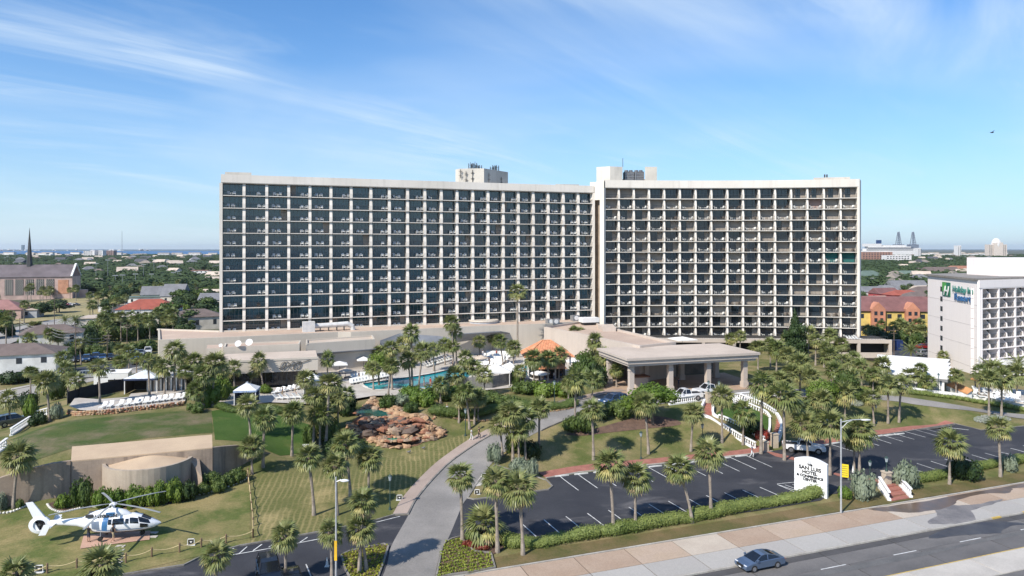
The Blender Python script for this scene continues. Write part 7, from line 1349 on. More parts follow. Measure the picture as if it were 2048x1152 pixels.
# far landmarks
def farbox(px, ytop, w, Y, label, m, cat='building', d=20, name='far_building', extra=None):
    x = (px-CX)*Y/F; z = 30-(ytop-HY)*Y/F; wm_ = w*Y/F; t = empty(name, (x, Y, 0), 0, label, cat); a = MB(); a.box(-wm_/2, wm_/2, 0, d, -1, z); build(a, 'wall', m, t)
    a = MB(); nfl = int(z/3.6)
    for k in range(nfl):
        for i in range(max(2, int(wm_/6))): x_ = -wm_/2+1+i*6; a.box(x_, x_+3.6, -.1, .05, 1.5+k*3.6, 3.2+k*3.6)
    build(a, 'windows_band', WINM, t).name = 'window'; return t, x, z, wm_
W0 = WC['white']; FB = mat('far_white', (.70,.68,.66), .9); FBR = mat('far_brown', (.28,.20,.18), .9)
farbox(178,502,22,2300,'white end block of the long bayside condominium',FB); farbox(190,501.5,16,2320,'middle block of the bayside condominium',FBR); farbox(201,501,9,2300,'white tower of the bayside condominium',FB); farbox(217,501,20,2350,'brown block of the bayside condominium',FBR)
farbox(96,508.5,11,2300,'white flat building on the bay shore',FB)
t, x, z, w_ = farbox(1996,489,36,2200,'cream hotel with white dome on the horizon at the right',mat('far_cream', (.62,.54,.47), .9),'hotel'); a = MB(); a.blob((0,8,z), 15, 12, 20, 12, 8); build(a, 'dome', FB, t); a = MB(); a.box(-14,14,-3,8,-1,z+6); build(a, 'centre_block', MATS['far_cream'], t)
farbox(1919,491,7,2250,'pale round-topped tower block on the right horizon',FB); farbox(1839,496,6,2100,'small pale tower block beside the ship',FB); farbox(1755,504,60,1500,'long orange brick building in the trees at the right',mat('far_orange', (.34,.19,.14), .9),d=30); farbox(1798,510.5,50,1450,'long low white building in the trees at the right',FB,d=20)  # orange brick muted: haze of distance put into its colour
farbox(45,490,5,9800,'distant grey blocky platform on the far shore',mat('far_grey', (.10,.16,.2), .9))
sh = empty('cruise_ship', ((1782-CX)*2500/F, 2500, 0), .06, 'white cruise ship moored at the harbour on the right horizon', 'ship')
a = MB(); a.prism([(-108,-12),(92,-12),(112,0),(92,12),(-108,12)], -1, 22); build(a, 'hull', FB, sh); a = MB(); a.box(-98,78,-12,12,22,30); a.box(-90,66,-11,11,30,37); a.box(-100,-40,-10,10,37,47); a.box(-30,50,-9,9,37,42); build(a, 'superstructure', FB, sh)
a = MB(); [a.box(-96,74,-12.3,-12,23.5+k*4,25.2+k*4) for k in range(3)]; build(a, 'deck_windows', WINM, sh).name = 'window'
a = MB(); a.prism([(-52,-5),(-38,-5),(-38,5),(-52,5)], 47, 60); build(a, 'funnel', mat('funnel_blue', (.02,.05,.14), .6), sh)
def rig(px, lab):
    Y = 2700; t = empty('drilling_rig', ((px-CX)*Y/F, Y, 0), 0, lab, 'rig'); s = Y/F; top = 30+33*s; b_ = 30+4*s; w = 9
    for sx in (-1, 1):
        for sy in (-1, 1): a = MB(); a.tube([(sx*w, sy*w, 0), (sx*w, sy*w, b_+8)], 2.2, 5); a.tube([(sx*w*.8, sy*w*.8, b_+8), (sx*2, sy*2, top)], 1.4, 5); build(a, 'leg', DARKM2, t)
    a = MB()
    for k in range(7): z = b_+8+(top-b_-8)*k/7; q = w*.8*(1-k/7)+2*(k/7); a.box(-q,q,-q,-q+1,z,z+1.4); a.bar((-q,-q,z),(q*.8,-q,z+(top-b_)/7),1.2)
    a.box(-16,16,-12,12,b_-6,b_+8); build(a, 'deck', DARKM2, t)
DARKM2 = mat('rig_grey', (.16,.19,.24), .8)
rig(1797,'left drilling rig tower standing on the right horizon'); rig(1826,'right drilling rig tower standing on the right horizon')
def mast(px, ytop, ybase, label, r=.25, head=True, z0=0, cat='pole', Y=None, name='light_pole', m=None):
    Y = Y or (30-z0)*F/(ybase-HY); x = (px-CX)*Y/F; h = 30-(ytop-HY)*Y/F-z0; t = empty(name, (x, Y, z0), 0, label, cat); a = MB(); a.tube([(0,0,-.3),(0,0,h)], [r, r*.55], 6); build(a, 'pole', m or METAL, t)
    if head: a = MB(); a.box(-2.2*r*4,2.2*r*4,-.2,.2,h-.3,h+.3); build(a, 'head', METAL, t)
    return t, x, Y, h
mast(244,462,503,'tall guyed radio mast on the bay shore',.9,False,Y=2000,name='radio_mast')
for k, (px, y0, y1) in enumerate(((10,515,530),(15,513,530),(41,505,527),(117,521,530),(170,506,525),(192,527,568),(215.5,520,563),(231,551,575),(245,550,577),(271,548,573),(287,529,562),(303,548,566),(308,519,556),(334.5,519,553),(347,545,562),(355,543,562),(360,548,562),(416,511,521),(393,520,530))): mast(px, y0, y1, 'tall field light pole, %s from the left behind the church' % nth(k+1))
for k, (px, y0, y1) in enumerate(((1846,500,508),(1892,500,514),(1920,503,512),(1970,501,513))): mast(px, y0, y1, 'tall light pole among the trees at the right, %s from the left' % nth(k+1), .4)
WOOD = mat('pole_wood', (.13,.10,.08), .9, scale=2)
UP = {}
for k, (px, y0, y1, lab) in enumerate(((25,621,676,'utility pole on the avenue, nearest the left edge'),(39.6,636,694,'utility pole left of the white houses'),(94.4,646,708,'dark utility pole between the two white houses'),(151.4,651,741,'utility pole at the corner of the guest lot with transformer'),(214.6,665,724,'utility pole with crossarms behind the guest lot cars'),(108.8,590,649,'utility pole standing on the far side of the avenue'),(180,598,640,'utility pole by the avenue palms'),(220,570,607,'utility pole between avenue palms and field'),(393,573,600,'utility pole near the small brick house'),(281,615,655,'utility pole in front of the red roof'),(241,640,668,'utility pole in the palm garden'),(254,645,690,'lamp pole at the lawn behind the annex'),(1787,596,640,'utility pole before the coloured houses, left'),(1818,570,600,'utility pole with transformers before the red house'),(1788,655,712,'lamp pole in the right car park'))):
    t, x, Y, h = mast(px, y0, y1, lab, .16, False, m=WOOD, name='utility_pole', cat='utility pole', z0=T((px-CX)*30*F/(y1-HY)/F, 30*F/(y1-HY))); a = MB(); a.box(-1.2,1.2,-.08,.08,h-.9,h-.75); a.box(-.9,.9,-.08,.08,h-1.7,h-1.58); build(a, 'crossarm', WOOD, t); UP[k] = Vector((x, Y, h))
def wire(a_, b_, sag, label, r=.035):
    m = MB(); m.tube([a_.lerp(b_, t/12)-Vector((0,0,sag*4*(t/12)*(1-t/12))) for t in range(13)], r, 4); build(m, 'power_line', mat('wire', (.30,.29,.28), .7), label=label, cat='wire')
for i, j, sg in ((3,4,1.6),(2,3,1.2),(1,2,1.0),(5,6,2)):
    for dz, nm in ((-.8,'upper'),(-1.6,'middle'),(-2.4,'lower')): wire(UP[i]+Vector((0,0,dz)), UP[j]+Vector((0,0,dz)), sg, '%s overhead wire %s' % (nm, {3:'over the guest lot',2:'between the white house and guest lot',1:'above the white house roof',5:'along the avenue'}[i]), .045)
# trees of the town: the 300 nearest stand alone, the rest is one wood
TL = [cloudmesh('crown', tree_lobes(60+i, 7), 420, .062, i+50, m, .78) for i, m in enumerate((FARL, LEAFD, FARL, LEAF))]
random.seed(44); spots = []
def clear(x, y):
    if y < 475 and -345 < x < -252 and y > 395: return False
    px = CX+x*F/y; py = HY+30*F/y
    for a_, b_, c_, d_ in ((0,600,215,625),(250,594,350,636),(190,628,340,652),(60,640,170,710),(1720,596,1856,690),(130,625,260,655),(0,625,60,700),(380,540,425,556)):
        if a_ < px < c_ and b_ < py < d_: return False
    return True
y = 225.
while len(spots) < 20000 and y < 900:
    for s in (0, 1):
        lo, hi = ((-20, 446) if s == 0 else (1712, 2060)); x0 = (lo-CX)*y/F; x1 = (hi-CX)*y/F
        k = (x1-x0)/9*(.45 if y < 330 and s == 0 else 1.25)
        for _ in range(int(k)+1):
            x = random.uniform(x0, x1); yy = y+random.uniform(-6, 6)
            if clear(x, yy): spots.append((x, yy))
    y += 9+y*.012
random.shuffle(spots); near_ = sorted(spots, key=lambda p: p[1]); ind = near_[:225]
for k, (x, yy) in enumerate(ind):
    side_ = 'left of' if x < 0 else 'right of'; t = empty('town_tree', (x, yy, T(x, yy)), random.uniform(0,6), 'round %s tree among the houses %s the hotel' % (('olive green','dark green','deep olive green','mid green')[k % 4], side_), 'tree', '%s trees among the houses %s the hotel' % (('olive green','dark green','deep olive green','mid green')[k % 4], side_))
    w = random.uniform(7, 12); h = random.uniform(5.5, 8.5); obj('crown', TL[k % 4], t, sc=(w, w, h)); obj('trunk', TTR, t, sc=(w, w, h))
V = []; rr = np.random.default_rng(5)
base = [leafcloud(tree_lobes(90+i, 6), 46, .13, i, .8) for i in range(5)]; coreV = []
far = near_[225:]; y = 900.
while y < 2850:
    for s in (0, 1):
        lo, hi = ((-10, 446) if s == 0 else (1712, 2055)); x0 = (lo-CX)*y/F; x1 = (hi-CX)*y/F
        for _ in range(int((x1-x0)/7)): far.append((random.uniform(x0, x1), y+random.uniform(-12, 12)))
    y += 16+y*.012
for i, (x, yy) in enumerate(far): w = random.uniform(9, 15)*(1+yy/4000); h = random.uniform(5.5, 8.5)*(1 if yy < 1500 else 1.1); V.append(base[i % 5]*np.array([w, w, h])+np.array([x, yy, 0]))
V = np.concatenate(V); cb = MB()
for i, (x, yy) in enumerate(far): cb.blob((x, yy, 3.2), 4.6*(1+yy/4000), 4.6, 3.2, 6, 4)
np_o = obj('town_wood', np_mesh('town_wood', V, FARL, cb), None, label='dense low canopy of town trees stretching to the bay', cat='woods'); np_o['kind'] = 'stuff'
# small houses among the trees
random.seed(66); hm = []
for wk, rk, kd in (('white','grey','hip'),('white','pale','gable'),('cream','tan','hip'),('cream','dark','gable'),('white','brown','hip'),('pink','pale','gable')): hm.append(house_mesh(15, 10, 5.0, 3.2, kd, WC[wk], RC[rk]))
HL = ['white house with grey hipped roof','white house with pale gabled roof','cream house with tan roof','cream house with dark roof','white house with brown roof','pinkish house with pale gabled roof']
for k in range(125):
    s = k % 2; yy = random.uniform(380, 1100) if k < 50 else random.uniform(1100, 2500); lo, hi = ((170, 440) if s == 0 and yy < 900 else ((0, 440) if s == 0 else (1722, 2048))); px = random.uniform(lo, hi); x = (px-CX)*yy/F; i = random.randrange(6); sc = random.uniform(.65, 1.0)*(1 if yy < 1100 else 1.35)
    if not clear(x, yy): continue
    t = empty('distant_house', (x, yy, 0), random.uniform(-.5,.8), '%s in the trees %s the hotel, %s distance' % (HL[i], 'left of' if s == 0 else 'right of', 'middle' if yy < 1100 else 'far'), 'house', 'small houses in the trees'); t.scale = (sc, sc, sc*1.15); obj('wall', hm[i][0], t); obj('roof', hm[i][1], t)
_c = MB(); _c.box(-13,13,-6,6,0,9.5); SHB = _c.mesh('wall', FB); _c = MB(); _c.prism([(-13.5,-6.5),(13.5,-6.5),(13.5,6.5),(-13.5,6.5)], 9.5, 11); SHR_ = _c.mesh('roof', RC['pale'])
for k in range(95):
    s = k % 3; yy = random.uniform(2420, 2820); px = random.uniform(0, 440) if s else random.uniform(1722, 2048); sc = random.uniform(.6, 1.5); t = empty('shore_building', ((px-CX)*yy/F, yy, 0), random.uniform(-.3,.3), 'small white building in the row near the %s' % ('bay shore left of the hotel' if s else 'harbour right of the hotel'), 'building', 'white buildings near the shore'); t.scale = (sc, 1, sc); obj('wall', SHB, t); obj('roof', SHR_, t)
for k in range(30):
    px = random.uniform(0, 300); Y = 9600; w = random.uniform(15, 70); h = random.uniform(8, 26); t = MB(); t.box(-w/2,w/2,0,30,0,h*.6); t.box(-w/4,w/4,0,30,h*.6,h); o = build(t, 'far_shore_works', FB, label='pale industrial block on the far shore of the bay', cat='building', group='industrial blocks on the far shore'); o.location = ((px-CX)*Y/F, Y, 0)
# bushy greenery round the guest lot and houses on the left
random.seed(15)
for k, (px, py, w, h, m) in enumerate([(190,712,40,26,LEAF),(225,706,40,24,LEAFD),(262,706,40,22,LEAF),(298,702,40,24,LEAF),(140,722,40,30,LEAF),(115,735,40,34,LEAFY),(180,690,50,30,LEAFD),(215,682,50,34,LEAF),(250,680,46,30,LEAF),(285,676,46,34,LEAF),(320,672,40,30,LEAFD),(345,668,40,26,LEAF),(90,725,30,26,LEAFD),(330,640,40,24,LEAF),(365,626,30,20,LEAFY),(372,618,26,18,LEAF),(50,690,34,26,LEAF),(70,712,30,20,LEAF),(20,672,30,26,LEAFD),(195,660,40,22,LEAF),(165,650,30,20,LEAFD),(400,606,26,24,LEAFY),(1740,716,50,30,LEAFD),(1760,690,60,30,LEAFD),(1830,690,50,26,LEAF),(1800,684,50,24,LEAF),(1750,676,40,26,LEAF)]): shrub(px, py, w, h, m, '%s shrub %s, %s of its row' % ({'leaf_mid':'green','leaf_dark':'dark green','leaf_bright':'bright green'}[m.name], 'by the guest lot' if px < 600 else 'of the right car park', nth(k+1)), z=0 if py < 700 else None)
# ---------------------------------------------------------------- vehicles
TYRE = mat('tyre_rubber', (.02,.02,.02), .9); RIM = mat('alloy', (.45,.46,.48), .3, metal=.8); CGL = mat('car_glass', (.012,.015,.02), .06, spec=.8); HLAMP = mat('headlight_lens', (.75,.77,.8), .15); TLAMP = mat('tail_lens', (.45,.02,.02), .25); CHROME = mat('chrome', (.5,.5,.52), .2, metal=.9); BLKP = mat('black_trim', (.02,.02,.022), .6)
def paint(name, c, metal=.3): 
    m = mat('paint_'+name, c, .28, var=.03, metal=metal, spec=.6); m.node_tree.nodes['Principled BSDF'].inputs['Coat Weight'].default_value = .6; return m
def extr(a, prof, w, b=.10, ins=.05, mi=0, top_w=None):
    """side profile (x, z) pulled across the car, with softened flanks"""
    n = len(prof); cx = sum(p[0] for p in prof)/n; cz = sum(p[1] for p in prof)/n; vs = []
    for y, k in ((-w, 1), (-w+b, 0), (w-b, 0), (w, 1)):
        for x, z in prof: s = ins*k; vs.append((x-(s if x > cx else -s), y, z-(s if z > cz else -s)))
    fs = [(r*n+i, r*n+(i+1) % n, (r+1)*n+(i+1) % n, (r+1)*n+i) for r in range(3) for i in range(n)]+[tuple(range(n-1, -1, -1)), tuple(range(3*n, 4*n))]
    a.add(vs, fs, mi)
CARK = {
 'sedan': dict(L=4.9, W=.93, low=[(-2.45,.4),(-2.45,.8),(-2.32,.98),(-1.9,1.02),(-.2,1.0),(1.1,.97),(1.8,.88),(2.25,.76),(2.42,.62),(2.46,.42),(2.36,.25),(-2.32,.27)], gh=[(-2.0,1.0),(-1.35,1.27),(-.75,1.41),(-.1,1.46),(.35,1.41),(1.3,.95)], wx=(-1.42,1.42), r=.33),
 'suv': dict(L=4.9, W=.97, low=[(-2.4,.4),(-2.42,1.05),(-2.3,1.15),(1.0,1.12),(2.1,1.0),(2.4,.85),(2.42,.45),(2.3,.34),(-2.3,.34)], gh=[(-2.28,1.12),(-2.05,1.72),(-.4,1.80),(.35,1.74),(1.1,1.10)], wx=(-1.45,1.45), r=.38),
 'pickup': dict(L=5.8, W=1.0, low=[(-2.9,.55),(-2.9,1.15),(-.75,1.17),(-.72,1.22),(1.1,1.22),(1.25,1.18),(2.6,1.10),(2.86,1.0),(2.9,.55),(2.75,.42),(-2.8,.5)], gh=[(-.7,1.2),(-.55,1.88),(.1,1.93),(.55,1.88),(1.25,1.18)], wx=(-1.8,1.85), r=.42)}
def tw(prof, w0, w1): pass
def car_meshes(kind, pm):
    K = CARK[kind]; w = K['W']; d = {}
    a = MB(); extr(a, K['low'], w, .12, .05)
    for x in K['wx']: a.cone((x, -w-.012, K['r']), K['r']*1.14, K['r']*1.14, .02, 14, 1, ax=(0, 1, 0)); a.cone((x, w-.008, K['r']), K['r']*1.14, K['r']*1.14, .02, 14, 1, ax=(0, 1, 0))
    a.box(K['L']/2-.04, K['L']/2+.015, -w*.55, w*.55, .45, .72, 1); 
    if kind == 'pickup': a.box(-2.75, -.85, -.82, .82, 1.10, 1.19, 1); a.box(-2.82,-2.74,-.9,.9,.9,1.24); a.box(-2.8,-.8,-1.0,-.86,1.1,1.24); a.box(-2.8,-.8,.86,1.0,1.1,1.24)
    d['body'] = a.mesh('body', [pm, BLKP])
    g = K['gh']; zb = g[0][1]; zt_ = max(p[1] for p in g); a = MB(); n = len(g); vs = []
    for s in (-1, 1):
        for x, z in g: t = (z-zb)/(zt_-zb); vs.append((x, s*(w-.09-.22*t), z))
    a.add(vs, [tuple(range(n)), tuple(range(2*n-1, n-1, -1))]+[(i+n, (i+1) % n+n, (i+1) % n, i) for i in range(n)]); d['window'] = a.mesh('window', CGL)
    a = MB(); yw = w-.09-.20
    top = [p for p in g if p[1] > zt_-.14]; x0, x1 = top[0][0], top[-1][0]
    if kind != 'pickup': a.add([(x0,-yw,top[0][1]+.01),(x0,yw,top[0][1]+.01)]+[c for p in top[1:] for c in ((p[0],-yw,p[1]+.015),(p[0],yw,p[1]+.015))], [(2*i,2*i+2,2*i+3,2*i+1) for i in range(len(top)-1)])
    else: a.add([(x0,-yw,top[0][1]+.01),(x0,yw,top[0][1]+.01)]+[c for p in top[1:] for c in ((p[0],-yw,p[1]+.015),(p[0],yw,p[1]+.015))], [(2*i,2*i+2,2*i+3,2*i+1) for i in range(len(top)-1)])
    def pil(pa, pb, ww=.09):
        for s in (-1, 1):
            q = []
            for x, z in (pa, pb): t = (z-zb)/(zt_-zb); q.append(Vector((x, s*(w-.085-.22*t), z+.005)))
            a.bar(q[0], q[1], .05, ww)
    pil(g[0], g[1]); pil(g[-1], g[-2]); pil(((g[0][0]+g[-1][0])/2+.05, zb), ((g[0][0]+g[-1][0])/2-.05, zt_-.03), .07)
    for i in range(1, n-2): pil(g[i], g[i+1], .06)
    if kind == 'suv': pil((-1.3, zb), (-1.2, zt_-.04), .12)
    for s in (-1, 1): a.box(g[-1][0]-.35, g[-1][0]-.15, s*(w+.08)-.08, s*(w+.08)+.08, zb+.02, zb+.18)
    d['roof'] = a.mesh('roof', pm)
    a = MB(); a.cone((0,-.11,0), K['r'], K['r'], .22, 18, ax=(0,1,0)); d['tyre'] = a.mesh('tyre', TYRE)
    a = MB(); a.cone((0,-.125,0), K['r']*.64, K['r']*.64, .25, 12, ax=(0,1,0)); 
    for i in range(5): t = 6.283*i/5; a.bar((0,-.13,0),(math.cos(t)*K['r']*.6,-.135,math.sin(t)*K['r']*.6),.03,.08)
    d['rim'] = a.mesh('rim', RIM)
    h = .66 if kind == 'sedan' else .92; a = MB(); a.box(-.1,.03,-.2,.2,-.07,.08); d['headlight'] = a.mesh('headlight', HLAMP); a = MB(); a.box(-.045,.06,-.17,.17,-.06,.07); d['tail_light'] = a.mesh('tail_light', TLAMP)
    a = MB(); a.box(0,.02,-.16,.16,-.06,.06); d['plate'] = a.mesh('licence_plate', WHITE)
    return K, d, h
CARC = {}
def car(kind, pm, loc, rz, label, group=None, name=None):
    key = (kind, pm.name)
    if key not in CARC: CARC[key] = car_meshes(kind, pm)
    K, d, h = CARC[key]; t = empty(name or {'sedan':'sedan','suv':'suv','pickup':'pickup_truck'}[kind], loc, rz, label, 'car' if kind != 'pickup' else 'pickup truck', group)
    w, L = K['W'], K['L']/2
    obj('body', d['body'], t); obj('window', d['window'], t); obj('roof', d['roof'], t)
    for x in K['wx']:
        for s in (-1, 1): wh = obj('wheel', d['tyre'], t, (x, s*(w-.08), K['r'])); obj('rim', d['rim'], wh)
    for s in (-1, 1): obj('headlight', d['headlight'], t, (L-.12, s*(w-.26), h)); obj('tail_light', d['tail_light'], t, (-L+.035, s*(w-.26), h+.12))
    obj('licence_plate', d['plate'], t, (L, 0, .42)); return t
def onroad(px, py, lift=.0): q = R(px, py); q.z = T(q.x, q.y)+lift; return q
q = G(1522,1136,0); car('sedan', paint('blue_grey', (.14,.20,.30), .6), (q.x, q.y+.3, 0.005), ang+math.pi, 'blue-grey sedan driving on the boulevard').scale = (.93,)*3
WP = paint('white', (.72,.72,.72), .0); BP = paint('black', (.008,.009,.014), .3); SP = paint('silver', (.42,.43,.44), .6); BLP = paint('blue', (.05,.12,.26), .5); RP = paint('red', (.30,.02,.02), .2); GP = paint('grey', (.12,.13,.14), .5)
q = onroad(1612,908,.06); car('pickup', WP, (q.x, q.y+.8, q.z), -.28, 'white pickup parked on the lot beside the brick path')
q = onroad(1372,803,.1); car('pickup', WP, (q.x, q.y+.6, q.z), .30+math.pi, 'white pickup nearer the balustrade at the canopy'); q = onroad(1420,792,.1); car('pickup', WP, (q.x, q.y+.6, q.z), .30+math.pi, 'white pickup beside a canopy column, behind the other')
q = onroad(1228,812,.08); car('suv', BLP, (q.x, q.y+.6, q.z), .5+math.pi, 'blue sport utility car going down the hotel driveway')
q = onroad(547,1148,.06); car('suv', BP, (q.x, q.y-1.2, q.z), -1.15, 'black sport utility car parked in the lower lot'); q = onroad(588,1170,.06); car('sedan', BP, (q.x, q.y-.8, q.z), -1.15, 'black sedan beside the black sport utility car, cut by the picture bottom')
random.seed(2)
for k, (px, py, kd, pm, rz) in enumerate([(142,724,'sedan',SP,-1.1),(158,722,'sedan',BP,-1.1),(173,723,'suv',BLP,-1.1),(191,719,'suv',BLP,-1.1),(205,719,'sedan',BLP,-1.1),(222,718,'sedan',BP,-1.1),(236,716,'sedan',GP,-1.1),(254,713,'sedan',WP,-1.1),(268,712,'suv',BLP,-1.1),(281,710,'sedan',SP,-1.1),(296,707,'suv',WP,-1.1),(271,728,'suv',BLP,-1.0)]):
    q = onroad(px, py, .08); car(kd, pm, q, rz, '%s car in the guest lot, %s from the left' % ({'paint_silver':'silver','paint_black':'black','paint_blue':'blue','paint_white':'white','paint_grey':'grey'}[pm.name], nth(k+1)), 'cars in the guest lot')
q = onroad(180,757,.08); car('suv', SP, q, .25, 'silver car driving on the narrow street behind the screen fence'); q = onroad(27,850,.05); car('suv', GP, q, .9, 'grey car below the white stair rail at the left')
for k, (px, py, pm, c) in enumerate([(1775,697,BLP,'blue'),(1768,690,SP,'silver'),(1838,684,BP,'black'),(1852,682,BP,'black'),(1848,697,RP,'red'),(1852,712,SP,'silver'),(1726,722,WP,'white')]): q = G(px, py, .13); car('suv' if k % 2 else 'sedan', pm, q, random.uniform(-.3,.3), '%s car in the right car park, %s' % (c, ('beside the container','left of the container','behind the date palm','next to the black one','beside the date palm trunk','close to the white hotel wall','at the garage corner')[k]), 'cars in the right car park')
for k, (px, py, pm, c) in enumerate([(104,612,BP,'black'),(112,613,SP,'silver'),(120,611,BP,'black'),(132,612,RP,'dark red'),(140,611,WP,'white'),(150,611,BP,'black'),(262,573,WP,'white'),(410,632,SP,'silver'),(392,625,WP,'white'),(372,640,WP,'white'),(385,645,SP,'silver'),(366,636,SP,'silver')]): q = G(px, py, .1); car('sedan', pm, q, random.uniform(-.3,.4), '%s parked car far behind, %s' % (c, 'by the church palms, %s' % nth(k+1) if k < 7 else 'near the brown roof, %s' % nth(k-6)), 'cars parked far behind')
# white trailer
t = empty('food_trailer', onroad(226,775,.05), .22, 'white box trailer with service hatch beside the screen fence', 'trailer'); a = MB(); a.prism([(-3.0,-1.2),(3.0,-1.2),(3.0,1.2),(-3.0,1.2)], .5, 2.9); build(a, 'body', WHITE, t); a = MB(); a.add([(-3.05,-1.25,2.9),(3.05,-1.25,2.9),(3.05,1.25,3.25),(-3.05,1.25,3.25),(-3.05,1.25,2.9),(3.05,1.25,2.9)], [(0,1,2,3),(0,3,4),(1,5,2),(3,2,5,4)]); build(a, 'roof', WHITE, t); a = MB(); a.box(-.5,2.2,-1.26,-1.18,1.0,1.7); build(a, 'hatch', DARKG, t); a = MB(); a.box(3.0,3.05,-1,1,.8,2.7); build(a, 'end_panel', mat('trailer_end', (.22,.28,.28), .6), t); a = MB(); a.box(-.3,.3,-.3,.3,3.0,3.35); build(a, 'roof_vent', DARKM, t)
a = MB(); [a.box(-1.9+i*.16, -1.8+i*.16, -1.215, -1.2, 2.05, 2.25) for i in range(9)]; o = build(a, 'lettering', DARKM, t); o['kind'] = 'stuff'
for x in (-1.2, .2): a = MB(); a.cone((x,-1.25,.35), .35,.35,.25,12,ax=(0,1,0)); build(a, 'wheel', TYRE, t)
# ---------------------------------------------------------------- helicopter
hl = empty('helicopter', (-39.95, 70.6, 1.12), math.radians(12), 'white helicopter with blue stripe parked on the brick pad on the lawn', 'helicopter'); hl.scale = (.895,)*3
HWH = mat('heli_white', (.78,.79,.80), .3, var=.02, spec=.6); HBL = mat('heli_blue', (.05,.16,.34), .3, var=.03); HGR = mat('heli_grey_belly', (.10,.11,.13), .5)
SEC = [(4.95,1.18,.06,.05),(4.7,1.18,.30,.20),(4.3,1.2,.52,.38),(3.7,1.28,.78,.60),(3.0,1.42,.96,.82),(2.2,1.50,1.03,.96),(1.0,1.52,1.05,.98),(-.6,1.52,1.03,.97),(-1.7,1.60,.92,.86),(-2.6,1.80,.66,.62),(-3.6,1.95,.42,.44),(-5.0,2.03,.28,.32),(-6.6,2.08,.19,.27)]
def secat(x):
    for i in range(len(SEC)-1):
        a_, b_ = SEC[i], SEC[i+1]
        if b_[0] <= x <= a_[0]: t = (x-a_[0])/(b_[0]-a_[0]); return [a_[j]+(b_[j]-a_[j])*t for j in range(4)]
    return SEC[0] if x > 0 else SEC[-1]
def sp(x, an, off=0.):
    """point on the fuselage; an: 0 at the near flank, 90 at the top"""
    _, zc_, hw, hh = secat(x); c, s = math.cos(math.radians(an)), math.sin(math.radians(an)); e = .75; f = lambda v: math.copysign(abs(v)**e, v)
    return (x, -(hw+off)*f(c), zc_+(hh+off)*f(s))
def patch(x0, x1, a0, a1, m, name, off=.015, skew=0., far_=False, nx_=6, na=5):
    a = MB(); vs = []
    for i in range(nx_+1):
        for j in range(na+1):
            an = a0+(a1-a0)*j/na; x = x0+(x1-x0)*i/nx_+skew*j/na; p = sp(x, an, off); vs.append((p[0], -p[1] if far_ else p[1], p[2]))
    a.add(vs, [(i*(na+1)+j, (i+1)*(na+1)+j, (i+1)*(na+1)+j+1, i*(na+1)+j+1) for i in range(nx_) for j in range(na)]); return build(a, name, m, hl, smooth=True)
a = MB(); n = 20; vs = []
xs_ = [4.95,4.7,4.3,3.9,3.5,3.0,2.6,2.2,1.6,1.0,.2,-.6,-1.2,-1.7,-2.2,-2.6,-3.1,-3.6,-4.3,-5.0,-5.8,-6.6]
for x in xs_: vs += [sp(x, 360*j/n) for j in range(n)]
mi_ = []; fs = []
for i in range(len(xs_)-1):
    for j in range(n): fs.append((i*n+j, i*n+(j+1) % n, (i+1)*n+(j+1) % n, (i+1)*n+j)); mi_.append(1 if 11 <= j <= 18 and abs((j+.5)*18-270) < 52 and xs_[i] > -2.5 else 0)
a.add(vs, fs); a.m = mi_; a.add([sp(4.96, 0), sp(4.96, 120), sp(4.96, 240)], [(0,1,2)]); build(a, 'fuselage', [HWH, HGR], hl, smooth=True)
for far_ in (False, True):
    patch(2.95, 4.0, 18, 62, CGL, 'windscreen', far_=far_, skew=-.25); patch(2.0, 2.85, 8, 48, CGL, 'door_window', far_=far_, skew=-.1); patch(3.0, 3.75, -12, 10, CGL, 'chin_window', far_=far_)
    patch(.2, 1.35, 6, 44, CGL, 'cabin_window', far_=far_); patch(1.5, 1.85, 8, 40, CGL, 'cabin_window', far_=far_); patch(-.25, .1, 8, 42, CGL, 'cabin_window', far_=far_); patch(-1.9, -1.1, -14, 34, mat('heli_panel', (.16,.20,.27), .4), 'baggage_door', far_=far_, skew=-.1)
    patch(-.9, -.35, -20, 84, HBL, 'blue_stripe', far_=far_, skew=.15); patch(-2.4, 4.2, -22, -17, HBL, 'sill_stripe', far_=far_)
patch(3.02, 3.9, 66, 114, CGL, 'windscreen', skew=-.0)
a = MB(); vs = []; cow = [(1.9,2.35,.2,.1),(1.3,2.55,.5,.35),(.4,2.70,.62,.52),(-.8,2.72,.62,.52),(-1.8,2.6,.55,.45),(-2.6,2.4,.4,.3),(-3.2,2.25,.2,.12)]
for x, zc_, hw, hh in cow: vs += [(x, -hw*math.cos(6.283*j/14), zc_+hh*math.sin(6.283*j/14)) for j in range(14)]
a.add(vs, [(i*14+j, i*14+(j+1) % 14, (i+1)*14+(j+1) % 14, (i+1)*14+j) for i in range(len(cow)-1) for j in range(14)]); build(a, 'engine_cowling', HWH, hl, smooth=True)
for s in (-1, 1): a = MB(); a.cone((-1.9, s*.42, 2.62), .2, .17, .75, 10, ax=(-1, s*.25, .12)); build(a, 'exhaust', DARKM, hl)
for s_ in (-.66, .6): a = MB(); a.box(-.55,.3,s_,s_+.06,2.55,2.95); build(a, 'cowling_stripe', HBL, hl)
text('N100GN', .52, BLKP, hl, (-.55,-.66,2.42), 0, .012, sx=1.15, bold=.01, name='registration')
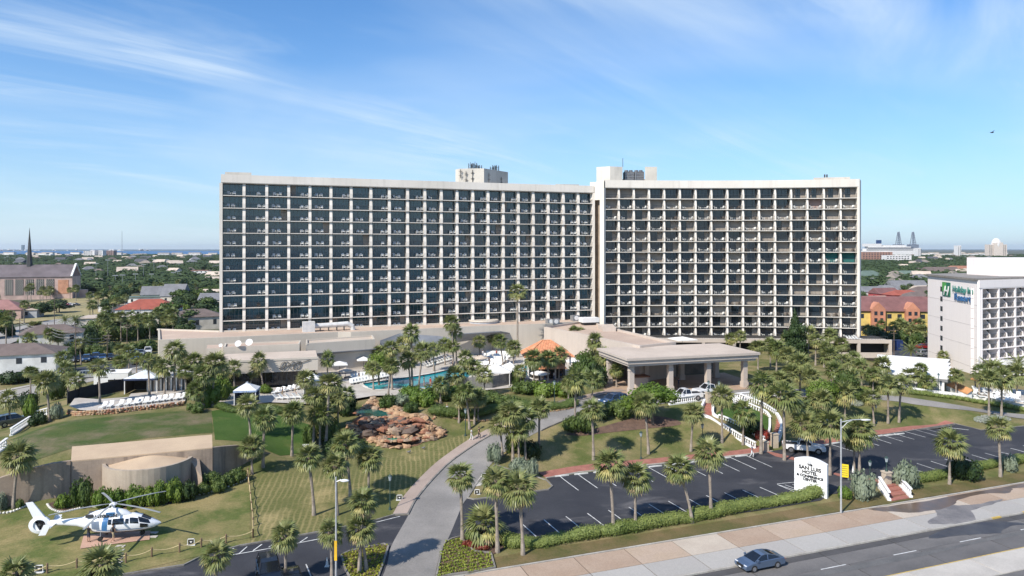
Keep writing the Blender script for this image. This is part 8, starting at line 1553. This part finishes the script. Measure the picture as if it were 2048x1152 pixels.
# tail: shrouded fan, fin, stabilisers
a = MB(); n = 22; ro, ri, w_ = .95, .62, .22; cx_, cz_ = -7.35, 1.95; vs = []
for y in (-w_, w_):
    for r_ in (ro, ri): vs += [(cx_+r_*math.cos(6.283*j/n)*(1.15 if r_ == ro else 1), y*(1 if r_ == ri else .55), cz_+r_*math.sin(6.283*j/n)) for j in range(n)]
for j in range(n): k = (j+1) % n; a.add([], []); a.f += [(j,k,n+k,n+j),(2*n+j,3*n+j,3*n+k,2*n+k),(j,2*n+j,2*n+k,k),(n+j,n+k,3*n+k,3*n+j)]; a.m += [0]*4
a.v = vs; build(a, 'fan_shroud', HWH, hl, smooth=False)
a = MB(); a.cone((cx_,-.12,cz_), .13,.13,.24,10,ax=(0,1,0)); 
for i in range(10): t = 6.283*i/10+.2; a.bar((cx_,0,cz_),(cx_+.6*math.cos(t),0,cz_+.6*math.sin(t)),.03,.10,up=(0,1,0))
build(a, 'tail_fan', DARKM, hl); a = MB(); a.cone((cx_,.19,cz_), .61,.61,.01,20,ax=(0,1,0)); build(a, 'fan_backing', BLKP, hl)
a = MB(); a.add([(-6.5,-.13,2.3),(-7.9,-.1,2.55),(-8.75,-.05,4.45),(-8.05,-.05,4.5),(-6.5,.13,2.3),(-7.9,.1,2.55),(-8.75,.05,4.45),(-8.05,.05,4.5)], [(0,3,2,1),(4,5,6,7),(0,4,7,3),(3,7,6,2),(2,6,5,1),(1,5,4,0)]); build(a, 'tail_fin', HWH, hl)
a = MB(); a.add([(-7.3,-.1,1.2),(-8.1,-.08,1.4),(-8.5,-.05,1.9),(-7.9,-.1,2.4),(-7.3,.1,1.2),(-8.1,.08,1.4),(-8.5,.05,1.9),(-7.9,.1,2.4)], [(0,3,2,1),(4,5,6,7),(0,4,7,3),(3,7,6,2),(2,6,5,1),(1,5,4,0)]); build(a, 'lower_fin', HWH, hl)
for s in (-1, 1): a = MB(); a.box(-6.3,-5.7,min(0,s*1.5),max(0,s*1.5),2.0,2.07); a.add([(-5.7,s*1.5,2.4),(-6.4,s*1.5,2.4),(-6.9,s*1.55,1.3),(-6.2,s*1.55,1.3),(-5.7,s*1.45,2.4),(-6.4,s*1.45,2.4),(-6.9,s*1.5,1.3),(-6.2,s*1.5,1.3)], [(0,1,2,3),(7,6,5,4),(0,4,5,1),(1,5,6,2),(2,6,7,3),(3,7,4,0)]); build(a, 'stabiliser', HWH, hl)
BLD = mat('rotor_blade', (.30,.31,.31), .5)
a = MB(); a.cone((0,0,3.1), .2,.16,.55,10); a.cone((0,0,3.62), .42,.34,.12,14); a.cone((0,0,3.72), .3,.15,.12,12); build(a, 'rotor_mast', HWH, hl)
for k in range(5):
    az = math.radians(-14-12+72*k); c, s = math.cos(az), math.sin(az); a = MB(); pts = []; 
    for i, r_ in enumerate((.3,.9,1.2,3.0,4.8,6.2)): w2 = (.06,.07,.13,.13,.13,.12)[i]; z = 3.72-.012*r_**2; pts += [(r_*c-w2*s, r_*s+w2*c, z), (r_*c+w2*s, r_*s-w2*c, z), (r_*c+w2*s, r_*s-w2*c, z+.04), (r_*c-w2*s, r_*s+w2*c, z+.04)]
    a.add(pts, [(i*4+j, i*4+(j+1) % 4, (i+1)*4+(j+1) % 4, (i+1)*4+j) for i in range(5) for j in range(4)]+[(3,2,1,0),(20,21,22,23)]); build(a, 'rotor_blade', BLD, hl)
for x, y in ((3.0,0),(-1.0,-1.0),(-1.0,1.0)):
    a = MB(); a.tube([(x,y*.8,1.0),(x,y,.25)], .06, 6); build(a, 'landing_strut', METAL, hl); a = MB(); a.cone((x,y-.12,.24), .25,.25,.22,14,ax=(0,1,0)); build(a, 'wheel', TYRE, hl)
def sheet(name, px, m, lift=.05, **kw): return drape(name, P2(px), m, lift, kind='structure', **kw)
sheet('helipad', [(160,1099),(167.5,1072),(301,1063),(299,1081)], mat('pad_brick', (.50,.31,.23), .85, scale=.8, col2=(.42,.26,.19), fine=.12), .09)
for k, (px, py) in enumerate(((241,1093),(239,1101),(237,1109),(236,1117),(306,1074),(307,1066),(235,1125))): q = R(px, py); a = MB(); a.box(-.42,.42,-.22,.22,-.1,.07); o = build(a, 'stepping_stone', DECK, label='square stepping stone %s the brick pad, %s' % ('below' if k < 4 or k == 6 else 'right of', nth(k+1)), cat='paving', group='stepping stones by the pad'); o.location = q
# ---------------------------------------------------------------- people
SKIN = mat('skin', (.42,.24,.16), .6); SHOE = mat('shoe', (.03,.03,.03), .7)
def body_mesh(pose, shirt, trouser, shorts=False):
    J = {'pelvis':(0,0,.95),'belly':(0,0,1.1),'chest':(0,.01,1.32),'neck':(0,.01,1.5),'head0':(0,-.01,1.58),'head1':(0,-.02,1.72)}
    if pose == 'walk': J.update(lh=(.09,0,.9),lk=(.1,-.18,.5),la=(.1,-.1,.1),lt=(.1,-.25,.05),rh=(-.09,0,.9),rk=(-.1,.05,.48),ra=(-.1,.3,.14),rt=(-.1,.2,.04),ls=(.19,0,1.42),le=(.25,.12,1.15),lw=(.25,.05,.92),lf=(.24,.0,.83),rs=(-.19,0,1.42),re=(-.25,-.08,1.16),rw=(-.25,-.22,.95),rf=(-.24,-.27,.87))
    elif pose == 'reach': J.update(lh=(.09,0,.9),lk=(.11,-.02,.5),la=(.12,.02,.1),lt=(.12,-.14,.04),rh=(-.09,0,.9),rk=(-.12,-.03,.5),ra=(-.13,.02,.1),rt=(-.13,-.14,.04),ls=(.19,0,1.42),le=(.26,-.16,1.2),lw=(.2,-.38,1.28),lf=(.18,-.46,1.32),rs=(-.19,0,1.42),re=(-.26,-.14,1.18),rw=(-.16,-.34,1.2),rf=(-.12,-.42,1.23))
    else: J.update(lh=(.09,0,.9),lk=(.1,-.02,.5),la=(.1,.02,.1),lt=(.11,-.14,.04),rh=(-.09,0,.9),rk=(-.1,-.02,.5),ra=(-.1,.02,.1),rt=(-.11,-.14,.04),ls=(.19,0,1.42),le=(.25,.03,1.15),lw=(.24,-.06,.92),lf=(.23,-.09,.83),rs=(-.19,0,1.42),re=(-.25,.03,1.15),rw=(-.24,-.06,.92),rf=(-.23,-.09,.83))
    rad = dict(pelvis=(.15,.11),belly=(.13,.10),chest=(.17,.11),neck=(.055,.055),head0=(.075,.085),head1=(.08,.095),lh=(.09,.09),lk=(.06,.06),la=(.042,.045),lt=(.04,.03),ls=(.065,.065),le=(.045,.045),lw=(.03,.03),lf=(.035,.02)); rad.update({'r'+k[1:]: v for k, v in list(rad.items()) if k[0] == 'l'})
    E = [('pelvis','belly'),('belly','chest'),('chest','neck'),('neck','head0'),('head0','head1'),('pelvis','lh'),('lh','lk'),('lk','la'),('la','lt'),('pelvis','rh'),('rh','rk'),('rk','ra'),('ra','rt'),('chest','ls'),('ls','le'),('le','lw'),('lw','lf'),('chest','rs'),('rs','re'),('re','rw'),('rw','rf')]
    ks = list(J); me = bpy.data.meshes.new('body'); me.from_pydata([J[k] for k in ks], [(ks.index(a_), ks.index(b_)) for a_, b_ in E], [])
    o = bpy.data.objects.new('body_tmp', me); COL.objects.link(o); sk = o.modifiers.new('s', 'SKIN'); 
    if not me.skin_vertices: me.attributes.new
    bpy.context.view_layer.objects.active = o
    try: sv = me.skin_vertices[0].data
    except Exception:
        bpy.ops.object.select_all(action='DESELECT'); o.select_set(True); bpy.ops.object.modifier_remove(modifier='s'); bpy.ops.object.modifier_add(type='SKIN'); sv = me.skin_vertices[0].data
    for i, k in enumerate(ks): sv[i].radius = rad[k]; sv[i].use_root = (k == 'pelvis')
    o.modifiers.new('u', 'SUBSURF').levels = 1; o.modifiers[-1].render_levels = 1
    dg = bpy.context.evaluated_depsgraph_get(); dg.update(); ev = bpy.data.meshes.new_from_object(o.evaluated_get(dg)); bpy.data.objects.remove(o)
    for m in (SKIN, shirt, trouser, SHOE): ev.materials.append(m)
    for p in ev.polygons:
        c = p.center; ax_ = abs(c.x); k = 0
        if c.z < .1: k = 3
        elif c.z < (1.0): k = 2 if ax_ < .2 and c.z > (.5 if shorts else .1) else 0
        elif c.z < 1.49: k = 1 if (ax_ < .235 and c.y > -.2) else 0
        p.material_index = k; p.use_smooth = True
    ev.name = 'body'; return ev
def cloth(n, c): return mat('cloth_'+n, c, .9, var=.06)
_h = MB(); _h.blob((0,.015,1.735), .098,.11,.09,10,6); _f = MB(); _f.blob((0,-.115,1.66),.014,.022,.02,5,4); _f.blob((.035,-.105,1.685),.012,.008,.008,5,4); _f.blob((-.035,-.105,1.685),.012,.008,.008,5,4); _f.box(-.025,.025,-.112,-.1,1.618,1.626); _f.blob((.092,-.01,1.66),.012,.02,.03,5,4); _f.blob((-.092,-.01,1.66),.012,.02,.03,5,4)
HAIRM = {c: _h.mesh('hair', cloth('hair_'+c, v)) for c, v in (('dark',(.03,.02,.015)),('fair',(.40,.28,.14)))}; FACEM = _f.mesh('face', SKIN)
BM = {}
def person(px, py, rz, pose, sc, tc_, label, hair='dark', shorts=False, P=None, sit=0):
    key = (pose, sc.name, tc_.name, shorts)
    if key not in BM: BM[key] = body_mesh(pose, sc, tc_, shorts)
    q = P or R(px, py); t = empty('person', (q.x, q.y, q.z+.06), rz, label, 'person'); obj('body', BM[key], t); obj('hair', HAIRM[hair], t); obj('face', FACEM, t)
    for s in (-1, 1): pass
    return t
CN, CK_, CW_, CD_ = cloth('navy', (.02,.03,.06)), cloth('khaki', (.40,.32,.2)), cloth('white', (.7,.7,.7)), cloth('denim', (.06,.10,.2)); CB = cloth('black', (.015,.015,.018)); CR_ = cloth('red', (.35,.05,.04))
person(177,1086,2.8,'reach',CB,CN,'man in dark clothes photographing beside the helicopter boom',shorts=True); person(226,1085,2.6,'walk',CB,CK_,'man in a dark shirt walking beside the helicopter cabin',shorts=True)
person(943,882,1.2,'walk',CW_,CW_,'person in white walking on the driveway pavement'); person(958,879,1.2,'walk',CB,CB,'person in black beside the one in white on the pavement'); person(894,832,.4,'stand',CW_,CK_,'person in pale clothes standing on the lawn by the hedge','fair')
person(1504,916,.9,'walk',CD_,CW_,'person in light trousers walking at the corner of the lot'); person(1357,776,.2,'stand',CN,CN,'person in navy under the canopy'); person(1290,772,.2,'stand',CW_,CB,'attendant in white shirt at the valet booth')
for k, (px, py, sh_, tr_, lab) in enumerate(((1098,758,CK_,CB,'person at the tiled bar counter, left'),(1108,762,CW_,CD_,'person at the tiled bar counter, right'),(848,773,CB,SKIN,'dark silhouetted bather at the near pool rim, left'),(861,775,CR_,SKIN,'bather at the near pool rim, right'),(960,700,CW_,CB,'waiter near the pavilion palms'),(742,700,CR_,CD_,'person in red beside the annex umbrellas'))): person(px, py, k*.9, 'stand', sh_, tr_, lab)
random.seed(19)
for k, (px, py) in enumerate(((905,741),(955,727),(966,716),(978,731),(993,715),(1010,726),(718,762),(748,757),(770,750),(590,790),(565,796),(1050,762),(1090,766),(1122,758),(880,712),(1030,722))):
    c_ = random.choice(((CB,'black'),(CW_,'white'),(CR_,'red'),(CN,'navy'))); person(px, py, random.uniform(0,6), random.choice(('stand','walk')), c_[0], random.choice((CK_,CD_,CB)), 'guest in a %s top among the loungers, %s along the pool terrace' % (c_[1], nth(k+1)), P=G(px, py, DK+.0), shorts=True)
# ---------------------------------------------------------------- lamps, signs, ropes
LGREEN = mat('lamp_dark_green', (.03,.06,.05), .5); LGL = mat('lamp_glass', (.35,.40,.42), .2)
def lantern(px, py, ytop, label, P=None):
    q = P or R(px, py); h = (py-ytop)*q.y/F if P is None else 1.9; t = empty('garden_lamp', q, 0, label, 'lamp'); a = MB(); a.tube([(0,0,0),(0,0,h-.75)], [.07,.045], 8); a.cone((0,0,0), .2,.12,.35,8); build(a, 'post', LGREEN, t)
    a = MB(); a.cone((0,0,h-.75), .12,.22,.5,6); build(a, 'lantern_glass', LGL, t); a = MB(); a.cone((0,0,h-.25), .26,.05,.22,6); a.cone((0,0,h-.8), .14,.14,.06,6); a.tube([(0,0,h-.05),(0,0,h+.08)], .02, 4); build(a, 'lantern_cap', LGREEN, t)
for c in ((780,1020,948,'lantern post on the mown lawn near the driveway mouth'),(1282,919,862,'lantern post on the lawn above the lot'),(1405,884,846,'lantern post left of the curved stair'),(1752,847,806,'lantern post with pale head on the right lawn'),(931,872,816,'lantern post in the small palm grove'),(1109,806,760,'thin lantern post before the tiled bar hedge'),(1877,790,746,'lantern post in front of the scalloped restaurant'),(870,778,722,'lantern post at the pool rim'),(1740,955,920,'low lantern post at the edge of the lot by the red path')): lantern(*c)
for q, l in zip(PT[:2]+PT[4:], ('lamp on the left stair-head pier','lamp on the middle stair-head pier','lamp on the roadside pier by the red steps')): lantern(0, 0, 0, l, q)
AL = mat('aluminium', (.52,.53,.54), .45, metal=.4); BAN = mat('banner_yellow', (.72,.42,.02), .7)
q = D(672,1160,62.5); q.z = .1; t = empty('street_lamp', q, 0, 'tall grey street lamp with single head and yellow banner, bottom centre', 'street lamp'); hh = 30-(956-HY)*62.5/F
a = MB(); a.tube([(0,0,0),(0,0,hh)], [.10,.06], 10); build(a, 'pole', AL, t); a = MB(); a.tube([(0,0,hh-.45),(.45,0,hh-.25)], .04, 6); build(a, 'arm', AL, t); a = MB(); a.blob((.75,0,hh-.33), .42,.2,.12,10,6); build(a, 'lamp_head', mat('lamp_head_white', (.7,.71,.7), .5), t); zb_ = 30-(1122-HY)*62.5/F; a = MB(); a.box(-.12,.12,-.16,-.13,zb_,zb_+1.75); build(a, 'banner', BAN, t)
q = R(1682,1026); t = empty('street_lamp', q, 0, 'tall street lamp with long arm standing on the seawall pavement edge', 'street lamp'); hh = (1026-838)*q.y/F
a = MB(); a.tube([(0,0,0),(0,0,hh)], [.11,.07], 10); build(a, 'pole', AL, t); a = MB(); a.tube([(0,0,hh-.35),(1.2,0,hh-.1),(2.3,0,hh-.05)], .05, 6); a.tube([(0,0,hh-1.1),(.7,0,hh-.4),(1.3,0,hh-.12)], .035, 6); build(a, 'arm', AL, t); a = MB(); a.blob((2.8,0,hh-.1), .6,.2,.1,10,6); build(a, 'lamp_head', MATS['lamp_head_white'], t)
q = R(1958,758); t = empty('street_lamp', q, 0, 'white lamp pole behind the small orange canopy', 'street lamp'); a = MB(); a.tube([(0,0,0),(0,0,(758-714)*q.y/F)], .1, 8); build(a, 'pole', AL, t)
# hotel sign
sL, sR = G(1590,979,.55), G(1655,998,.4); sR_z = .4; sdv = (sR-sL); sdv.z = 0; sl_ = sdv.length; srz_ = math.atan2(sdv.y, sdv.x); t = empty('hotel_sign', (sL.x, sL.y, .35), srz_, 'big white sign wall reading THE SAN LUIS HOTEL beside the lot', 'sign'); SWH = mat('sign_white', (.80,.80,.79), .6, scale=.6, col2=(.75,.75,.74))
H_ = 4.35; pr = [(0,0),(sl_,0),(sl_,H_-.25)]+[(sl_*(1-i/12), H_-.25+.45*math.sin(math.pi*i/12)**1.0) for i in range(1,12)]+[(0,H_-.25)]
a = MB(); n = len(pr); a.add([(x,-.18,z) for x, z in pr]+[(x,.22,z) for x, z in pr], [tuple(range(n)), tuple(range(2*n-1,n-1,-1))]+[(i,i+n,(i+1)%n+n,(i+1)%n) for i in range(n)]); build(a, 'sign_wall', SWH, t)
a = MB(); a.box(-.005,sl_+.005,-.2,.23,1.55,1.58); build(a, 'joint', mat('sign_joint', (.3,.3,.3), .8), t)
a = MB(); a.cone((sl_/2-.1,-.26,4.02), .26,.22,.08,14,ax=(0,1,0)); build(a, 'shell_emblem', mat('sign_emblem', (.62,.62,.62), .7), t)
for body, z, s_ in (('THE',3.56,.30),('SAN LUIS',3.04,.60),('HOTEL',2.54,.54),('& CONFERENCE',2.12,.40),('CENTER',1.72,.42)): text(body, s_, BLKP, t, (sl_/2-.05, -.21, z), 0, .02, sx=1.1, bold=.018)
t = empty('yellow_sign', R(1690,960), -.5, 'small yellow notice board with dark lettering beside the street lamp pole', 'sign'); q_ = t.location.y/F; a = MB(); a.box(-.42,.42,-.03,.03,.35,2.0); build(a, 'board', mat('sign_yellow', (.80,.60,.02), .6), t); a = MB(); a.box(-.4,-.34,0,.05,-.1,.4); a.box(.34,.4,0,.05,-.1,.4); build(a, 'leg', AL, t)
a = MB(); [a.box(-.32+j*.13, -.24+j*.13, -.036, -.03, 1.7-i*.28, 1.8-i*.28) for i in range(5) for j in range(5)]; o = build(a, 'lettering', DARKM, t); o['kind'] = 'stuff'
def frame_sign(px, py, rz, label, dark=True, s=.78):
    t = empty('lawn_sign', R(px, py), rz, label, 'sign'); a = MB(); [a.box(*b) for b in ((-.42*s,-.36*s,-.04,.04,0,.85*s),(.36*s,.42*s,-.04,.04,0,.85*s),(-.42*s,.42*s,-.04,.04,.78*s,.85*s),(-.5*s,.5*s,-.12,.12,0,.1))]; build(a, 'frame', WHITE, t); a = MB(); a.box(-.3*s,.3*s,-.02,.02,.2*s,.72*s); build(a, 'board', mat('sign_board_dark', (.03,.03,.03), .7) if dark else WHITE, t); a = MB(); a.add([(-.16*s,-.03,.55*s),(.16*s,-.03,.55*s),(0,-.03,.3*s)], [(0,2,1)]); build(a, 'arrow', WHITE, t)
frame_sign(799,1001,.1,'small white-framed sign on the lawn beside the driveway mouth'); frame_sign(968,957,.1,'small white-framed sign at the back of the traffic island'); frame_sign(954,990,.1,'small white-framed sign at the front of the traffic island'); frame_sign(382,1091,.15,'low white-framed plaque behind the rope fence',s=.8); frame_sign(78,1146,.15,'low white-framed plaque at the bottom left',s=.85); frame_sign(612,902,.1,'pale sign panel in the planting left of the cascade',False,1.1); frame_sign(1225,812,.3,'small sign beside the walk at the canopy',s=.8)
t = empty('traffic_cone', onroad(654,1134,.06), 0, 'white traffic cone on the lower lot', 'cone'); a = MB(); a.box(-.2,.2,-.2,.2,0,.04); a.cone((0,0,.04), .16,.03,.8,10); build(a, 'cone', WHITE, t)
t = empty('traffic_cone', onroad(1706,945,.06), 0, 'white cone beside the yellow notice board', 'cone'); a = MB(); a.box(-.2,.2,-.2,.2,0,.04); a.cone((0,0,.04), .16,.03,.8,10); build(a, 'cone', WHITE, t)
ROPE = mat('rope', (.52,.42,.22), .9); PW = mat('post_timber', (.20,.13,.08), .9)
def rope_fence(pts, label):
    t = empty('rope_fence', R(*pts[0]), 0, label, 'fence'); o = t.location; P = [R(*p)-o for p in pts]; h = .85
    for p in P: a = MB(); a.tube([(p.x,p.y,p.z-.1),(p.x,p.y,p.z+h)], .085, 7); a.cone((p.x,p.y,p.z+h), .1,.05,.1,7); build(a, 'post', PW, t)
    for p, q in zip(P[:-1], P[1:]): u0, u1 = p+Vector((0,0,h-.12)), q+Vector((0,0,h-.12)); a = MB(); a.tube([u0.lerp(u1, k/8)-Vector((0,0,.9*(k/8)*(1-k/8))) for k in range(9)], .045, 6); build(a, 'rope', ROPE, t)
rope_fence([(45,1158),(94.4,1147),(153.5,1137),(205,1130),(251.5,1126),(303.4,1114),(359,1105),(402.6,1095),(452,1087),(506,1076)], 'timber post and rope fence along the lower lot edge'); rope_fence([(506,1076),(506,1053),(505,1036),(503,1019),(501,1000),(499,981),(497,966),(495.6,951)], 'timber post and rope fence running up the lawn from the lot')
for k, (px, py, c) in enumerate(((818,908,'left'),(847,900,'right'))): t = empty('garden_bird', R(px, py), .5, 'small dark goose standing on the lawn below the cascade, %s' % c, 'bird'); a = MB(); a.blob((0,0,.32), .26,.13,.13,8,6); a.tube([(.2,0,.38),(.28,0,.55),(.26,0,.66)], [.05,.03,.035], 6); a.cone((.28,0,.66), .02,.005,.09,5,ax=(1,0,0)); a.tube([(.02,.05,.22),(.02,.05,0)], .012, 4); a.tube([(.02,-.05,.22),(.02,-.05,0)], .012, 4); a.cone((-.2,0,.34), .07,.01,.18,5,ax=(-1,0,.1)); build(a, 'body', GFEN, t)
t = empty('seabird', (82, 120, 50), 0, 'small bird gliding high in the sky at the right', 'bird'); a = MB(); a.blob((0,0,0), .35,.1,.1,8,5); a.add([(.12,0,.05),(-.1,0,.05),(-.25,.8,.2),(-.1,.85,.22)], [(0,1,2,3)]); a.add([(.12,0,.05),(-.1,0,.05),(-.25,-.8,.2),(-.1,-.85,.22)], [(3,2,1,0)]); build(a, 'body', DARKM, t)
t.location = ((1984-CX)*120/F, 120, 30+(HY-265)*120/F)
for k, (px, py) in enumerate(((908,1027),(920,1010))): pass
for px, py, l in ((975,1026,'round manhole on the lot near the island'),(1657,946,'drain cover on the lot beside the sign')): q = R(px, py); a = MB(); a.cone((0,0,0), .45,.45,.03,16); o = build(a, 'manhole_cover', mat('iron', (.06,.06,.06), .7), label=l, cat='manhole'); o.location = (q.x, q.y, T(q.x, q.y)+.055)
dgx = bpy.context.evaluated_depsgraph_get()
for o, name, m, parent, loc, tilt, rz, sx in TXT:
    me = bpy.data.meshes.new_from_object(o.evaluated_get(dgx)); me.name = name; n_ = bpy.data.objects.new(name, me); COL.objects.link(n_); n_.parent = parent; n_.location = loc; n_.rotation_euler = (tilt, 0, rz); n_.scale = (sx, 1, 1)
for o in [t_[0] for t_ in TXT]: bpy.data.objects.remove(o)
# tell alike things apart by their order where their labels agree
by = {}
for o in bpy.data.objects:
    if o.parent is None and 'label' in o.keys(): by.setdefault(o['label'], []).append(o)
for l, os_ in by.items():
    if 1 < len(os_) < 30:
        os_.sort(key=lambda o: o.location.x/max(1., o.location.y))
        for k, o in enumerate(os_):
            n_ = '%s, %s from the left' % (l, nth(k+1))
            if len(n_.split()) <= 16: o['label'] = n_
# thin sea air between the hotel and the far shore
hzm = bpy.data.materials.new('haze'); hzm.use_nodes = True; t = hzm.node_tree; t.nodes.remove(t.nodes['Principled BSDF']); pv = N(t, 'ShaderNodeVolumePrincipled'); pv.inputs['Density'].default_value = .000035; pv.inputs['Color'].default_value = (.80,.88,1,1); pv.inputs['Anisotropy'].default_value = .2
t.links.new(pv.outputs[0], t.nodes['Material Output'].inputs['Volume']); a = MB(); a.box(-16000, 16000, -16000, 23500, -7, 130); build(a, 'haze', hzm, kind='stuff')
